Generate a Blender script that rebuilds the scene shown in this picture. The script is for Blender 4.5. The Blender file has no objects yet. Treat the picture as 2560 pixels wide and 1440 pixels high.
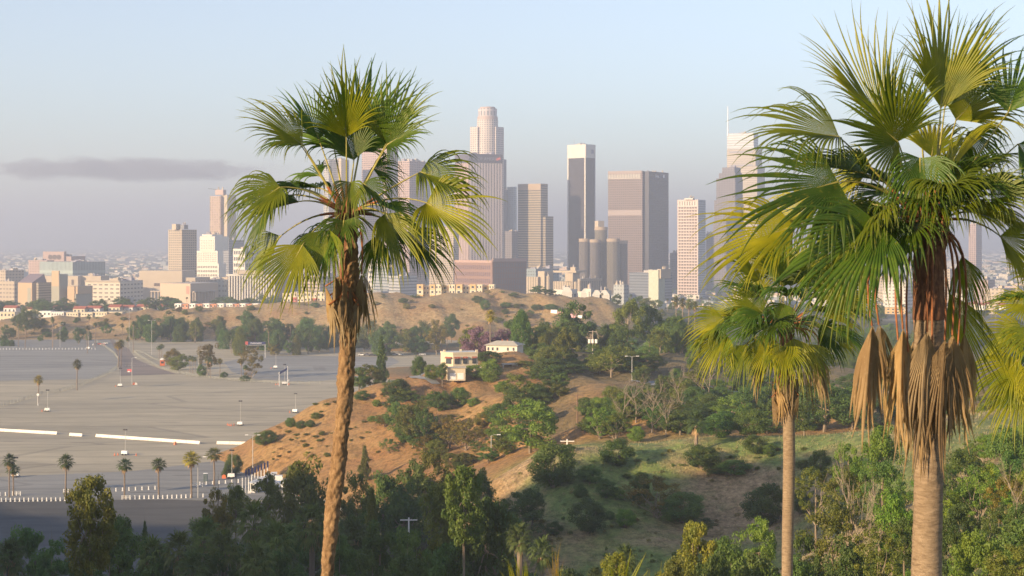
import bpy, math, random
import numpy as np
from mathutils import Vector, noise, Matrix
R = math.radians
rng = random.Random(7)
nr = np.random.RandomState(11)
SC = bpy.context.scene
COL = SC.collection

# ---------------------------------------------------------------- camera
F = 4150.0            # focal length in photograph pixels (2560 wide)
CZ = 70.0             # drone height above the parking lot
HY = 600.0            # row of the horizon
cd = bpy.data.cameras.new("camera")
cam = bpy.data.objects.new("camera", cd); COL.objects.link(cam)
cam.location = (0, 0, CZ); cam.rotation_euler = (R(90), 0, 0)
cd.sensor_width = 36.0; cd.lens = 36.0 * F / 2560.0
cd.shift_y = -(720 - HY) / 2560.0
cd.clip_start = 0.5; cd.clip_end = 90000
cd.dof.use_dof = True; cd.dof.focus_distance = 75.0; cd.dof.aperture_fstop = cd.lens / 1000 / 0.016
SC.camera = cam

# ---------------------------------------------------------------- light
SUN_EL, SUN_AZ = 15.0, 52.0      # azimuth: degrees to the left of straight behind the camera
w = bpy.data.worlds.new("World"); SC.world = w; w.use_nodes = True
wn, wl = w.node_tree.nodes, w.node_tree.links
bg = wn["Background"]
sky = wn.new("ShaderNodeTexSky"); sky.sky_type = 'NISHITA'; sky.sun_disc = False
sky.sun_elevation = R(SUN_EL); sky.sun_rotation = R(180 + SUN_AZ)
sky.altitude = 100; sky.air_density = 1.0; sky.dust_density = 0.6; sky.ozone_density = 3.0
hs = wn.new("ShaderNodeHueSaturation"); hs.inputs["Saturation"].default_value = 0.68; wl.new(sky.outputs[0], hs.inputs["Color"])
mx = wn.new("ShaderNodeMix"); mx.data_type = 'RGBA'; mx.blend_type = 'MULTIPLY'; mx.inputs[0].default_value = 1; wl.new(hs.outputs[0], mx.inputs[6]); mx.inputs[7].default_value = (1.01, 0.985, 1.01, 1)
wl.new(mx.outputs[2], bg.inputs[0]); bg.inputs[1].default_value = 0.108
sd = bpy.data.lights.new("sun", 'SUN'); sun = bpy.data.objects.new("sun", sd); COL.objects.link(sun)
sd.energy = 4.9; sd.angle = R(0.5); sd.color = (1.0, 0.74, 0.44)
tos = Vector((-math.sin(R(SUN_AZ)) * math.cos(R(SUN_EL)), -math.cos(R(SUN_AZ)) * math.cos(R(SUN_EL)), math.sin(R(SUN_EL))))
sun.rotation_euler = tos.to_track_quat('Z', 'Y').to_euler()
SC.view_settings.view_transform = 'Standard'; SC.view_settings.look = 'None'
SC.view_settings.exposure = 1.1; SC.view_settings.gamma = 1.0
cy = SC.cycles
cy.use_denoising = True; cy.max_bounces = 5; cy.volume_bounces = 1; cy.transparent_max_bounces = 4
cy.diffuse_bounces = 3; cy.glossy_bounces = 2; cy.transmission_bounces = 2
cy.caustics_reflective = False; cy.caustics_refractive = False

# ---------------------------------------------------------------- haze: one box of air over the whole basin
HAZE_TOP, HAZE_FAR = 352.0, 27000.0
HAZE_DENS = 2.3e-4

# ---------------------------------------------------------------- helpers
def pt(px, py, D):
    return Vector(((px - 1280) / F * D, D, CZ - (py - HY) / F * D))
def link(name, me, parent=None):
    o = bpy.data.objects.new(name, me); COL.objects.link(o)
    if parent: o.parent = parent
    return o
def tag(o, label=None, cat=None, group=None, kind=None):
    if label: o["label"] = label
    if cat: o["category"] = cat
    if group: o["group"] = group
    if kind: o["kind"] = kind
    return o
def empty(name, loc, rz=0, label=None, cat=None, group=None):
    o = bpy.data.objects.new(name, None); COL.objects.link(o); o.location = loc
    o.rotation_euler = (0, 0, rz); o.empty_display_size = 0.5
    return tag(o, label, cat, group)
def dup(o, parent=None, name=None):
    c = o.copy(); COL.objects.link(c); c.parent = parent
    for ch in o.children: dup(ch, c)
    return c
ORD = ["first", "second", "third", "fourth", "fifth", "sixth", "seventh", "eighth", "ninth", "tenth", "eleventh", "twelfth"]

def npmesh(name, v, f, mats, mi=None, smooth=False, uv=None):
    """v (n,3); f (m,k) array of equal sized faces"""
    v = np.asarray(v, dtype=np.float32); f = np.asarray(f, dtype=np.int32)
    me = bpy.data.meshes.new(name)
    k = f.shape[1]
    me.vertices.add(len(v)); me.vertices.foreach_set("co", v.ravel())
    me.loops.add(f.size); me.loops.foreach_set("vertex_index", f.ravel())
    me.polygons.add(len(f)); me.polygons.foreach_set("loop_start", np.arange(0, f.size, k, dtype=np.int32))
    if mi is not None: me.polygons.foreach_set("material_index", np.asarray(mi, dtype=np.int32))
    me.update(calc_edges=True)
    if smooth: me.polygons.foreach_set("use_smooth", np.ones(len(f), dtype=bool))
    for m in (mats if isinstance(mats, (list, tuple)) else [mats]): me.materials.append(m)
    return me

class MB:
    def __init__(s): s.v, s.f, s.m, s.uv = [], [], [], []
    def face(s, pts, mi=0, uv=None):
        b = len(s.v); s.v += [tuple(p) for p in pts]; s.f.append(tuple(range(b, b + len(pts)))); s.m.append(mi)
        s.uv += (uv if uv else [(0, 0)] * len(pts))
        return s
    def box(s, cx, cy, z0, sx, sy, h, rz=0, mi=0, top=None, tx=0, ty=0):
        """box on its base centre, size sx sy h, turned rz; tx,ty shrink the top"""
        c, n = math.cos(rz), math.sin(rz)
        def P(x, y, z): return (cx + x * c - y * n, cy + x * n + y * c, z)
        X, Y = sx / 2, sy / 2; A, B = X - tx, Y - ty; z1 = z0 + h
        q = [(-X, -Y), (X, -Y), (X, Y), (-X, Y)]; t = [(-A, -B), (A, -B), (A, B), (-A, B)]
        for i in range(4):
            j = (i + 1) % 4; L = sx if i % 2 == 0 else sy
            s.face([P(*q[i], z0), P(*q[j], z0), P(*t[j], z1), P(*t[i], z1)], mi, [(0, 0), (L, 0), (L, h), (0, h)])
        s.face([P(*t[0], z1), P(*t[1], z1), P(*t[2], z1), P(*t[3], z1)], mi if top is None else top)
        s.face([P(*q[3], z0), P(*q[2], z0), P(*q[1], z0), P(*q[0], z0)], mi)
        return s
    def prism(s, poly, z0, z1, mi=0, top=None):
        n = len(poly); acc = 0
        for i in range(n):
            a, b = poly[i], poly[(i + 1) % n]; L = math.hypot(b[0] - a[0], b[1] - a[1])
            s.face([(a[0], a[1], z0), (b[0], b[1], z0), (b[0], b[1], z1), (a[0], a[1], z1)], mi,
                   [(acc, 0), (acc + L, 0), (acc + L, z1 - z0), (acc, z1 - z0)]); acc += L
        s.face([(p[0], p[1], z1) for p in poly], mi if top is None else top)
        s.face([(p[0], p[1], z0) for p in reversed(poly)], mi)
        return s
    def tube(s, pts, rad, n=6, mi=0, cap=True):
        pts = [Vector(p) for p in pts]; b0 = len(s.v); rings = []
        up = None
        for i, p in enumerate(pts):
            d = (pts[min(i + 1, len(pts) - 1)] - pts[max(i - 1, 0)])
            if d.length < 1e-9: d = Vector((0, 0, 1))
            d.normalize()
            if up is None:
                up = d.orthogonal().normalized()
            else:
                up = (up - d * up.dot(d))
                up = up.normalized() if up.length > 1e-6 else d.orthogonal().normalized()
            sd_ = d.cross(up); r = rad[i] if isinstance(rad, (list, tuple)) else rad
            rings.append(len(s.v))
            for k in range(n):
                a = 2 * math.pi * k / n
                s.v.append(tuple(p + (up * math.cos(a) + sd_ * math.sin(a)) * r))
        for i in range(len(pts) - 1):
            for k in range(n):
                a, b = rings[i] + k, rings[i] + (k + 1) % n
                c, d2 = rings[i + 1] + (k + 1) % n, rings[i + 1] + k
                s.f.append((a, b, c, d2)); s.m.append(mi); s.uv += [(0, 0)] * 4
        if cap:
            s.f.append(tuple(rings[-1] + k for k in range(n))); s.m.append(mi); s.uv += [(0, 0)] * n
            s.f.append(tuple(rings[0] + n - 1 - k for k in range(n))); s.m.append(mi); s.uv += [(0, 0)] * n
        return s
    def mesh(s, name, mats, smooth=False):
        me = bpy.data.meshes.new(name); me.from_pydata(s.v, [], s.f)
        for m in (mats if isinstance(mats, (list, tuple)) else [mats]): me.materials.append(m)
        me.polygons.foreach_set("material_index", s.m)
        u = me.uv_layers.new(name="UVMap"); u.data.foreach_set("uv", [c for p in s.uv for c in p])
        if smooth: me.polygons.foreach_set("use_smooth", [True] * len(s.f))
        me.update(); return me
    def build(s, name, mats, parent=None, loc=None, smooth=False):
        o = link(name, s.mesh(name, mats, smooth), parent)
        if loc is not None: o.location = loc
        return o

# ---------------------------------------------------------------- materials
def newmat(name):
    m = bpy.data.materials.new(name); m.use_nodes = True
    n, l = m.node_tree.nodes, m.node_tree.links
    return m, n, l, n["Principled BSDF"]
def mixc(n, l, fac, a, b, mode='MIX'):
    x = n.new("ShaderNodeMix"); x.data_type = 'RGBA'; x.blend_type = mode
    for sock, val in ((x.inputs[0], fac), (x.inputs[6], a), (x.inputs[7], b)):
        if hasattr(val, "links"): l.new(val, sock)
        elif isinstance(val, (int, float)): sock.default_value = val
        else: sock.default_value = (*val[:3], 1)
    return x.outputs[2]
def mth(n, l, op, a, b=None, c=None, clamp=False):
    x = n.new("ShaderNodeMath"); x.operation = op; x.use_clamp = clamp
    for i, val in enumerate((a, b, c)):
        if val is None: continue
        if hasattr(val, "links"): l.new(val, x.inputs[i])
        else: x.inputs[i].default_value = val
    return x.outputs[0]
def ramp(n, l, fac, stops):
    x = n.new("ShaderNodeValToRGB"); l.new(fac, x.inputs[0]); e = x.color_ramp.elements
    while len(e) < len(stops): e.new(0.5)
    for el, (p, c) in zip(e, stops): el.position = p; el.color = (*c, 1) if len(c) == 3 else c
    return x.outputs[0]
def tex(n, l, scale, detail=4, rough=0.6, vec=None, kind='object', dist=0):
    x = n.new("ShaderNodeTexNoise"); x.inputs["Scale"].default_value = scale; x.inputs["Detail"].default_value = detail
    x.inputs["Roughness"].default_value = rough; x.inputs["Distortion"].default_value = dist
    if vec is None:
        if kind == 'object': vec = n.new("ShaderNodeTexCoord").outputs["Object"]
        else: vec = n.new("ShaderNodeNewGeometry").outputs["Position"]
    l.new(vec, x.inputs["Vector"])
    return x.outputs["Fac"]
def plain(name, col, rough=0.8, var=0.18, scale=1.0, bump=0.0, metal=0.0, kind='object'):
    m, n, l, p = newmat(name)
    f = tex(n, l, scale, kind=kind)
    c = ramp(n, l, f, [(0.3, tuple(x * (1 - var) for x in col)), (0.7, tuple(min(1, x * (1 + var)) for x in col))])
    l.new(c, p.inputs["Base Color"]); p.inputs["Roughness"].default_value = rough; p.inputs["Metallic"].default_value = metal
    if bump:
        b = n.new("ShaderNodeBump"); b.inputs["Strength"].default_value = bump; l.new(f, b.inputs["Height"]); l.new(b.outputs[0], p.inputs["Normal"])
    return m
def leafmat(name, c1, c2, transl=0.35, scale=2.0):
    """foliage: two greens in patches, tinted by the object's own colour, part of the light passes through"""
    m, n, l, p = newmat(name)
    f = tex(n, l, scale, 3)
    c = ramp(n, l, f, [(0.35, c1), (0.65, c2)])
    oi = n.new("ShaderNodeObjectInfo")
    c = mixc(n, l, 1.0, c, oi.outputs["Color"], 'MULTIPLY')
    hv = n.new("ShaderNodeHueSaturation"); l.new(c, hv.inputs["Color"])
    l.new(mth(n, l, 'MULTIPLY_ADD', oi.outputs["Random"], 0.5, 0.75), hv.inputs["Value"])
    l.new(mth(n, l, 'MULTIPLY_ADD', oi.outputs["Random"], 0.03, 0.485), hv.inputs["Hue"])
    c = hv.outputs[0]
    l.new(c, p.inputs["Base Color"]); p.inputs["Roughness"].default_value = 0.6
    t = n.new("ShaderNodeBsdfTranslucent"); l.new(c, t.inputs["Color"])
    mx = n.new("ShaderNodeMixShader"); mx.inputs[0].default_value = transl
    l.new(p.outputs[0], mx.inputs[1]); l.new(t.outputs[0], mx.inputs[2])
    l.new(mx.outputs[0], n["Material Output"].inputs["Surface"])
    return m
def facade(name, wall, glass, wx=3.0, wz=3.6, mx=0.25, mz=0.3, rough=0.25, wvar=0.08, gvar=0.5, off=0.0, metal=0.0):
    """wall with a regular window pattern laid out in metres along each face"""
    glass = tuple(x * .5 for x in glass); m, n, l, p = newmat(name)
    uv = n.new("ShaderNodeUVMap"); sp = n.new("ShaderNodeSeparateXYZ"); l.new(uv.outputs[0], sp.inputs[0])
    u = mth(n, l, 'DIVIDE', sp.outputs[0], wx); v = mth(n, l, 'DIVIDE', sp.outputs[1], wz)
    fu, fv = mth(n, l, 'FRACT', u), mth(n, l, 'FRACT', v)
    def inside(x, mg):
        d = mth(n, l, 'ABSOLUTE', mth(n, l, 'SUBTRACT', x, 0.5)); return mth(n, l, 'LESS_THAN', d, 0.5 - mg)
    k = mth(n, l, 'MULTIPLY', inside(fu, mx), inside(fv, mz))
    cb = n.new("ShaderNodeCombineXYZ"); l.new(mth(n, l, 'FLOOR', u), cb.inputs[0]); l.new(mth(n, l, 'FLOOR', v), cb.inputs[1])
    wnz = n.new("ShaderNodeTexWhiteNoise"); l.new(cb.outputs[0], wnz.inputs[0])
    g = mixc(n, l, mth(n, l, 'MULTIPLY', wnz.outputs[0], gvar), glass, tuple(min(1, x * 2.2 + 0.03) for x in glass))
    nz = tex(n, l, 0.03)
    wc = ramp(n, l, nz, [(0.3, tuple(x * (1 - wvar) for x in wall)), (0.7, tuple(min(1, x * (1 + wvar)) for x in wall))])
    l.new(mixc(n, l, k, wc, g), p.inputs["Base Color"])
    l.new(mth(n, l, 'MULTIPLY_ADD', k, rough - 0.85, 0.85), p.inputs["Roughness"])
    l.new(mth(n, l, 'MULTIPLY', k, metal), p.inputs["Metallic"])
    return m
# ---------------------------------------------------------------- terrain
# control points (px, depth, z or None, py): heights of the land
CP = []
def cpz(px, D, z): CP.append((px, D, z))
def cpy(px, py, D): CP.append((px, D, CZ - (py - HY) / F * D))
for px in (-1600, -900, -400, 0, 300, 550):
    for D in (380, 440, 520, 620, 760, 950, 1120): cpz(px, D, -1.2)
for px, Ds in ((700, (620, 760, 950, 1120)), (860, (690, 800, 950, 1120)), (1000, (800, 950, 1120)), (1100, (1000, 1120)), (600, (560,))):
    for D in Ds: cpz(px, D, -1.2)
# orange hill
cpz(500, 480, -1.2); cpz(550, 500, -1.2)
for a in ((600,1168,505),(640,1115,515),(700,1064,525),(780,1014,532),(850,990,536),(930,966,540),(1010,950,545),
          (1100,942,550),(1200,935,555),(1150,905,572),(1260,885,590),(1330,880,600)): cpy(*a)
for a in ((640,1160,500),(700,1120,503),(700,1165,494),(800,1060,512),(900,1040,510),(1000,1020,510),(1100,1000,515),(1200,985,518),(1300,960,525),
          (800,1185,470),(900,1190,456),(1000,1185,448),(1100,1185,440),(1200,1180,428),
          (800,1130,488),(900,1110,485),(1000,1100,480),(1100,1090,476),(1200,1080,470),(1280,1060,462)): cpy(*a)
for px, D in ((575,492),(620,486),(660,482),(710,478),(755,462),(780,440),(620,440),(700,430),(620,465),(690,455)): cpz(px, D, -1.2)
for px, D in ((600,560),(640,580),(700,590),(780,600),(850,620),(930,650)): cpz(px, D, -1.2)
cpz(1000, 690, 2); cpz(1000, 610, 15); cpz(1080, 740, 5); cpz(1100, 680, 17)
# ridge behind houses, wooded hill to the right
for a in ((1220,885,600),(1340,880,620),(1430,885,640),(1570,890,650),(1700,895,660),(1850,900,650),(1480,890,600)): cpy(*a)
for a in ((1380,1000,470),(1400,1050,445),(1420,1100,415),(1300,1120,405),(1240,1160,400),
          (1470,950,485),(1440,985,470),(1530,985,462),(1600,1000,455),(1600,945,520),(1680,965,530),(1620,915,560),(1760,985,500),
          (1750,1010,455),(1850,1000,470),(2000,990,480),(2200,985,480),(2400,980,480),(1600,1060,400),(1800,1060,400),(2000,1060,395),(2200,1050,390)): cpy(*a)
cpz(2000, 650, 19); cpz(2300, 650, 15); cpz(2600, 650, 15); cpz(2600, 480, 26); cpz(3200, 500, 30); cpz(3200, 900, 10)
for px in (1300, 1500, 1700, 2000, 2300, 2700): cpz(px, 850, 6 if px < 2200 else 2)
# green hill
for a in ((1255,1195,328),(1300,1160,330),(1340,1140,332),(1420,1122,334),(1500,1112,335),(1620,1106,336),(1740,1100,336),(1880,1098,334),(2000,1096,331),(2130,1088,326),(2250,1075,315),(2400,1070,300)): cpy(*a)
for px in (1340,1500,1740,2000): cpy(px, 1118, 362)
for a in ((1400,1440,278),(1600,1440,280),(1800,1440,275),(1500,1300,302),(1700,1300,304),(1900,1300,300),(1350,1250,312),(1500,1200,318),(1700,1190,320),(1900,1180,316),(2050,1250,290),(2000,1440,262),
          (1280,1330,300),(1260,1440,285),(2200,1300,235),(2200,1440,190),(2400,1300,175),(2400,1440,130),(2560,1200,190),(2600,1440,100),(2560,1110,250)): cpy(*a)
cpz(2900, 150, 45); cpz(3200, 250, 48); cpz(3500, 100, 52)
# wooded valley below the camera
for px in (-1200, -500, 100, 500, 800, 1100):
    cpz(px, 310, -1 if px < 600 else 3); cpz(px, 240, 1 if px < 600 else 5); cpz(px, 180, 8); cpz(px, 130, 20); cpz(px, 80, 36)
cpz(-500, 350, -0.5); cpz(100, 350, -0.5); cpz(500, 350, -0.5); cpz(700, 380, 1); cpz(1000, 370, 5); cpz(1200, 360, 9); cpz(1150, 300, 8)
for px in (-1500, 0, 1280, 2000, 3000): cpz(px, 45, 44); cpz(px, 15, 47)
cpz(1300, 180, 14); cpz(1300, 110, 28); cpz(1700, 180, 22); cpz(1700, 110, 34); cpz(2000, 110, 38)
# bluff
for px, py in ((-600,815),(-200,812),(0,808),(150,803),(300,793),(400,785),(550,775),(700,768),(850,757),(1000,748),(1100,745),(1300,748),(1450,752),(1520,765)):
    z = CZ - (py - HY) / F * 1250
    cpz(px, 1250, z); cpz(px, 1320, z - 1.5); cpz(px, 1205, z * 0.35); cpz(px, 1175, 0.5); cpz(px, 1450, min(z - 3, 9)); cpz(px, 1650, min(z - 8, 2))
for px in (1200, 1350, 1450): cpy(px, 800, 1180); cpz(px, 1100, 3)
for px in (1700, 2000, 2400, 3000): cpz(px, 1250, 2); cpz(px, 1700, -7)
for px in (-1600, -600, 100, 700, 1300, 1900, 2500, 3300):
    for D in (2200, 3200): cpz(px, D, -18)
    cpz(px, 1880, -13)
cp = np.array(CP)
TH = np.arctan((cp[:, 0] - 1280) / F); RR = cp[:, 1] / np.cos(TH)
SX, SR = 4.15, 6.0
U = np.stack([TH * SX, np.log(RR) * SR], 1)
def phi(d2): return 0.5 * d2 * np.log(d2 + 1e-12)
N = len(U)
d2 = ((U[:, None] - U[None]) ** 2).sum(-1)
A = np.zeros((N + 3, N + 3)); A[:N, :N] = phi(d2) + np.eye(N) * 0.004
A[:N, N] = 1; A[:N, N + 1:] = U; A[N, :N] = 1; A[N + 1:, :N] = U.T
WT = np.linalg.solve(A, np.concatenate([cp[:, 2], np.zeros(3)]))
def smooth(a, b, x):
    t = np.clip((x - a) / (b - a), 0, 1); return t * t * (3 - 2 * t)
SDX, SDY = math.sin(R(SUN_AZ)), math.cos(R(SUN_AZ)); TE = math.tan(R(SUN_EL))
# crest of unseen hills behind and left, shaped to shade valley and lot: height of the shadow edge above the lot, against t across the sun
RT = [-1600, -1250, -1120, -1000, -930, -700, -560, -480, -420, -330, -262, -238, -212, -190, -172, -152, -138, -110, -40, 300]
RB = [105, 100, 96, 70, 60, 30, 34, 42, 46, 55, 69, 87, 97, 93, 79, 66, 61.5, 59, 57, 52]
def ground(X, Y):
    X = np.atleast_1d(np.asarray(X, float)); Y = np.atleast_1d(np.asarray(Y, float))
    r = np.maximum(np.hypot(X, Y), 6); th = np.arctan2(X, Y)
    tc = np.clip(th, R(-34), R(34)); rc = np.clip(r, 14, 3400)
    u = np.stack([tc * SX, np.log(rc) * SR], 1)
    z = np.empty(len(u))
    for i in range(0, len(u), 4000):
        q = u[i:i + 4000]; dd = ((q[:, None] - U[None]) ** 2).sum(-1)
        z[i:i + 4000] = phi(dd) @ WT[:N] + WT[N] + q @ WT[N + 1:]
    far = smooth(2400, 3300, r); z = z * (1 - far) - 18 * far
    # small relief on the hills
    hill = smooth(1.0, 8.0, z) * (1 - smooth(1500, 1700, r))
    nz = np.array([noise.fractal(Vector((x / 38, y / 38, 3.1)), 0.9, 2.1, 5) for x, y in zip(X, Y)])
    rd = np.array([abs(noise.noise(Vector((x / 16 + y / 60, y / 90, 7.7)))) for x, y in zip(X, Y)])
    amp = np.where(r < 400, 1.0, np.where(r < 1000, 2.9, 3.4))
    z = z + hill * (nz * amp * 0.8 - (0.25 - rd) * amp * 1.3)
    # the lot is level
    lot = (r > 300) & (r < 1180) & (z < 0.8) ; z = np.where(lot, np.minimum(z, -0.5), z)
    # unseen hills behind and to the left of the camera, shaped for their shade
    s = SDX * X + SDY * Y; t = SDY * X - SDX * Y
    b = np.interp(t, RT, RB)
    s0 = -150 + np.where(t < -800, 350 * np.clip((-800 - t) / 200, 0, 1), 0)
    wob = np.array([noise.fractal(Vector((x / 40, y / 40, 9.0)), 0.8, 2.0, 4) for x, y in zip(X, Y)])
    H = b - TE * s0 + wob * 3
    ds = s - s0
    fall = np.where(ds > 0, ds * 0.62, -ds * 0.3)
    rz = H - fall
    lat = smooth(1900, 1700, np.abs(t))
    rz = np.where(lat > 0, rz, -50)
    out = np.abs(th) > R(21)
    k = smooth(R(20), R(26), np.abs(th)) * (th < 0) + (np.abs(th) > R(60)) * 1.0
    z = np.where((rz > z), z + (rz - z) * np.clip(k, 0, 1), z)
    return z
def G(px, D):
    X = (px - 1280) / F * D
    return float(ground([X], [D])[0])
def gp(px, D):
    X = (px - 1280) / F * D
    return Vector((X, D, float(ground([X], [D])[0])))

th1 = np.radians(np.arange(-34, 34.001, 0.13)); th0 = np.radians(np.arange(-180, -34.5, 3.0)); th2 = np.radians(np.arange(37, 180.1, 3.0))
ths = np.concatenate([th0, th1, th2])
rs = np.concatenate([np.geomspace(6, 90, 24)[:-1], np.geomspace(90, 1800, 420)[:-1], np.geomspace(1800, 40000, 60)])
TT, RR2 = np.meshgrid(ths, rs); GX, GY = (RR2 * np.sin(TT)).ravel(), (RR2 * np.cos(TT)).ravel()
GZ = ground(GX, GY)
nt, nrr = len(ths), len(rs)
ii, jj = np.meshgrid(np.arange(nrr - 1), np.arange(nt - 1), indexing='ij')
a = (ii * nt + jj).ravel()
faces = np.stack([a, a + 1, a + nt + 1, a + nt], 1)

def groundmat():
    m, n, l, p = newmat("ground")
    at = n.new("ShaderNodeAttribute"); at.attribute_name = "cover"; sp = n.new("ShaderNodeSeparateColor"); l.new(at.outputs["Color"], sp.inputs[0])
    pos = n.new("ShaderNodeNewGeometry").outputs["Position"]
    big, mid, fine = tex(n, l, 0.035, 5, 0.6, pos), tex(n, l, 0.22, 5, 0.7, pos), tex(n, l, 1.6, 4, 0.7, pos)
    soil = ramp(n, l, mid, [(0.25, (0.25, 0.13, 0.048)), (0.5, (0.37, 0.22, 0.082)), (0.75, (0.46, 0.31, 0.125))])
    red = ramp(n, l, big, [(0.35, (0.30, 0.125, 0.048)), (0.65, (0.42, 0.25, 0.095))])
    soil = mixc(n, l, 0.5, soil, red)
    grass = ramp(n, l, mid, [(0.3, (0.12, 0.18, 0.045)), (0.55, (0.21, 0.27, 0.065)), (0.75, (0.38, 0.37, 0.12))])
    dry = ramp(n, l, fine, [(0.3, (0.29, 0.195, 0.11)), (0.7, (0.48, 0.34, 0.19))])
    gd = mixc(n, l, ramp(n, l, big, [(0.46, (0, 0, 0)), (0.60, (1, 1, 1))]), grass, dry)
    c = mixc(n, l, sp.outputs[0], soil, gd)
    bl = ramp(n, l, mid, [(0.25, (0.30, 0.19, 0.09)), (0.5, (0.43, 0.30, 0.15)), (0.75, (0.52, 0.40, 0.22))]); c = mixc(n, l, mth(n, l, 'MULTIPLY', at.outputs['Alpha'], ramp(n, l, big, [(0.35, (.35, .35, .35)), (0.6, (1, 1, 1))])), c, bl)
    scrub = ramp(n, l, mid, [(0.3, (0.06, 0.075, 0.035)), (0.7, (0.14, 0.13, 0.07))])
    c = mixc(n, l, sp.outputs[1], c, scrub)
    urb = ramp(n, l, tex(n, l, 0.02, 6, 0.8, pos), [(0.3, (0.07, 0.085, 0.06)), (0.5, (0.16, 0.16, 0.14)), (0.65, (0.35, 0.32, 0.28))])
    c = mixc(n, l, sp.outputs[2], c, urb)
    pat = ramp(n, l, tex(n, l, 0.5, 6, 0.75, pos), [(0.40, (0.30, 0.34, 0.20)), (0.54, (1, 1, 1))])
    c = mixc(n, l, 0.65, c, pat, 'MULTIPLY')
    c = mixc(n, l, 0.5, c, ramp(n, l, fine, [(0.3, (.62, .58, .52)), (0.62, (1.12, 1.12, 1.1))]), 'MULTIPLY')
    l.new(c, p.inputs["Base Color"]); p.inputs["Roughness"].default_value = 0.95
    b = n.new("ShaderNodeBump"); b.inputs["Strength"].default_value = 0.75; b.inputs["Distance"].default_value = 1.2
    l.new(mth(n, l, 'ADD', mid, mth(n, l, 'MULTIPLY', fine, 0.35)), b.inputs["Height"]); l.new(b.outputs[0], p.inputs["Normal"])
    return m
gme = npmesh("ground", np.stack([GX, GY, GZ], 1), faces[:, ::-1], groundmat(), smooth=True)
gpx = 1280 + F * np.tan(np.clip(np.arctan2(GX, GY), R(-60), R(60))); gr = np.hypot(GX, GY)
green = smooth(395, 360, gr) * smooth(1180, 1300, gpx)
green = np.maximum(green, smooth(640, 760, gpx) * 0)
scr = np.maximum(smooth(640, 720, gr) * smooth(1180, 1160, gr) * smooth(0.5, 3, GZ), smooth(1250, 1150, gpx) * smooth(420, 380, gr))
scr = np.maximum(scr, smooth(2000, 2300, gpx) * smooth(430, 300, gr) * 0.4)
scr = np.maximum(scr, smooth(1560, 1700, gpx) * smooth(430, 520, gr) * 0.6)
scr = np.maximum(scr, smooth(1500, 1620, gpx) * smooth(1000, 1100, gr))
scr = np.maximum(scr, smooth(1320, 1420, gpx) * smooth(395, 430, gr) * smooth(1180, 1160, gr) * (.75 - .6 * np.exp(-((gpx - 1480) / 70) ** 2 - ((gr - 480) / 40) ** 2)))
urb = smooth(1330, 1420, gr)
ca = gme.color_attributes.new("cover", 'FLOAT_COLOR', 'POINT')
ca.data.foreach_set("color", np.stack([green, np.clip(scr, 0, 1), urb, smooth(1150, 1190, gr) * (1 - urb)], 1).ravel().astype(np.float32))
tag(link("ground", gme), kind="structure")
# ---------------------------------------------------------------- parking lot, roads, air
def LD(py): return CZ * F / (py - HY)
def lotp(px, py): D = LD(py); return ((px - 1280) / F * D, D)
def asphalt(name, c1, c2, stripes=True, sc=0.05):
    m, n, l, p = newmat(name)
    pos = n.new("ShaderNodeNewGeometry").outputs["Position"]
    mp = n.new("ShaderNodeMapping"); l.new(pos, mp.inputs[0]); mp.inputs["Scale"].default_value = (0.25, 1.0, 1.0); mp.inputs["Rotation"].default_value = (0, 0, R(-14))
    f1 = tex(n, l, sc, 6, 0.65, mp.outputs[0]); f2 = tex(n, l, 0.35, 5, 0.7, mp.outputs[0])
    f = mth(n, l, 'MULTIPLY_ADD', f2, 0.45, mth(n, l, 'MULTIPLY', f1, 0.6))
    c = ramp(n, l, f, [(0.38, c1), (0.64, c2)])
    if stripes:
        sp = n.new("ShaderNodeSeparateXYZ"); l.new(mp.outputs[0], sp.inputs[0])
        wob = mth(n, l, 'MULTIPLY', tex(n, l, 0.02, 2, 0.5, pos), 14)
        row = mth(n, l, 'FRACT', mth(n, l, 'DIVIDE', mth(n, l, 'ADD', sp.outputs[1], wob), 17.0))
        dk = mth(n, l, 'LESS_THAN', mth(n, l, 'ABSOLUTE', mth(n, l, 'SUBTRACT', row, 0.5)), 0.10)
        sk = mth(n, l, 'MULTIPLY', dk, ramp(n, l, f2, [(0.4, (0, 0, 0)), (0.6, (1, 1, 1))]))
        c = mixc(n, l, mth(n, l, 'MULTIPLY', sk, 0.5), c, tuple(x * 0.6 for x in c1))
    vc = n.new("ShaderNodeTexVoronoi"); vc.inputs["Scale"].default_value = 0.022; l.new(mp.outputs[0], vc.inputs["Vector"]); sc_ = n.new("ShaderNodeSeparateColor"); l.new(vc.outputs["Color"], sc_.inputs[0])
    ve = n.new("ShaderNodeTexVoronoi"); ve.feature = 'DISTANCE_TO_EDGE'; ve.inputs["Scale"].default_value = 0.022; l.new(mp.outputs[0], ve.inputs["Vector"])
    c = mixc(n, l, 1.0, c, ramp(n, l, sc_.outputs[0], [(0.0, (.87, .87, .88)), (1.0, (1.08, 1.07, 1.05))]), 'MULTIPLY')
    c = mixc(n, l, mth(n, l, 'MULTIPLY', mth(n, l, 'LESS_THAN', ve.outputs["Distance"], 0.008), 0.3), c, (.10, .095, .09))
    # oil spots where cars stand
    v = n.new("ShaderNodeTexVoronoi"); v.inputs["Scale"].default_value = 0.11; l.new(mp.outputs[0], v.inputs["Vector"])
    sm = mth(n, l, 'LESS_THAN', v.outputs["Distance"], 0.13)
    c = mixc(n, l, mth(n, l, 'MULTIPLY', sm, 0.38), c, (0.06, 0.055, 0.05))
    l.new(c, p.inputs["Base Color"]); p.inputs["Roughness"].default_value = 0.9
    return m
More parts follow.
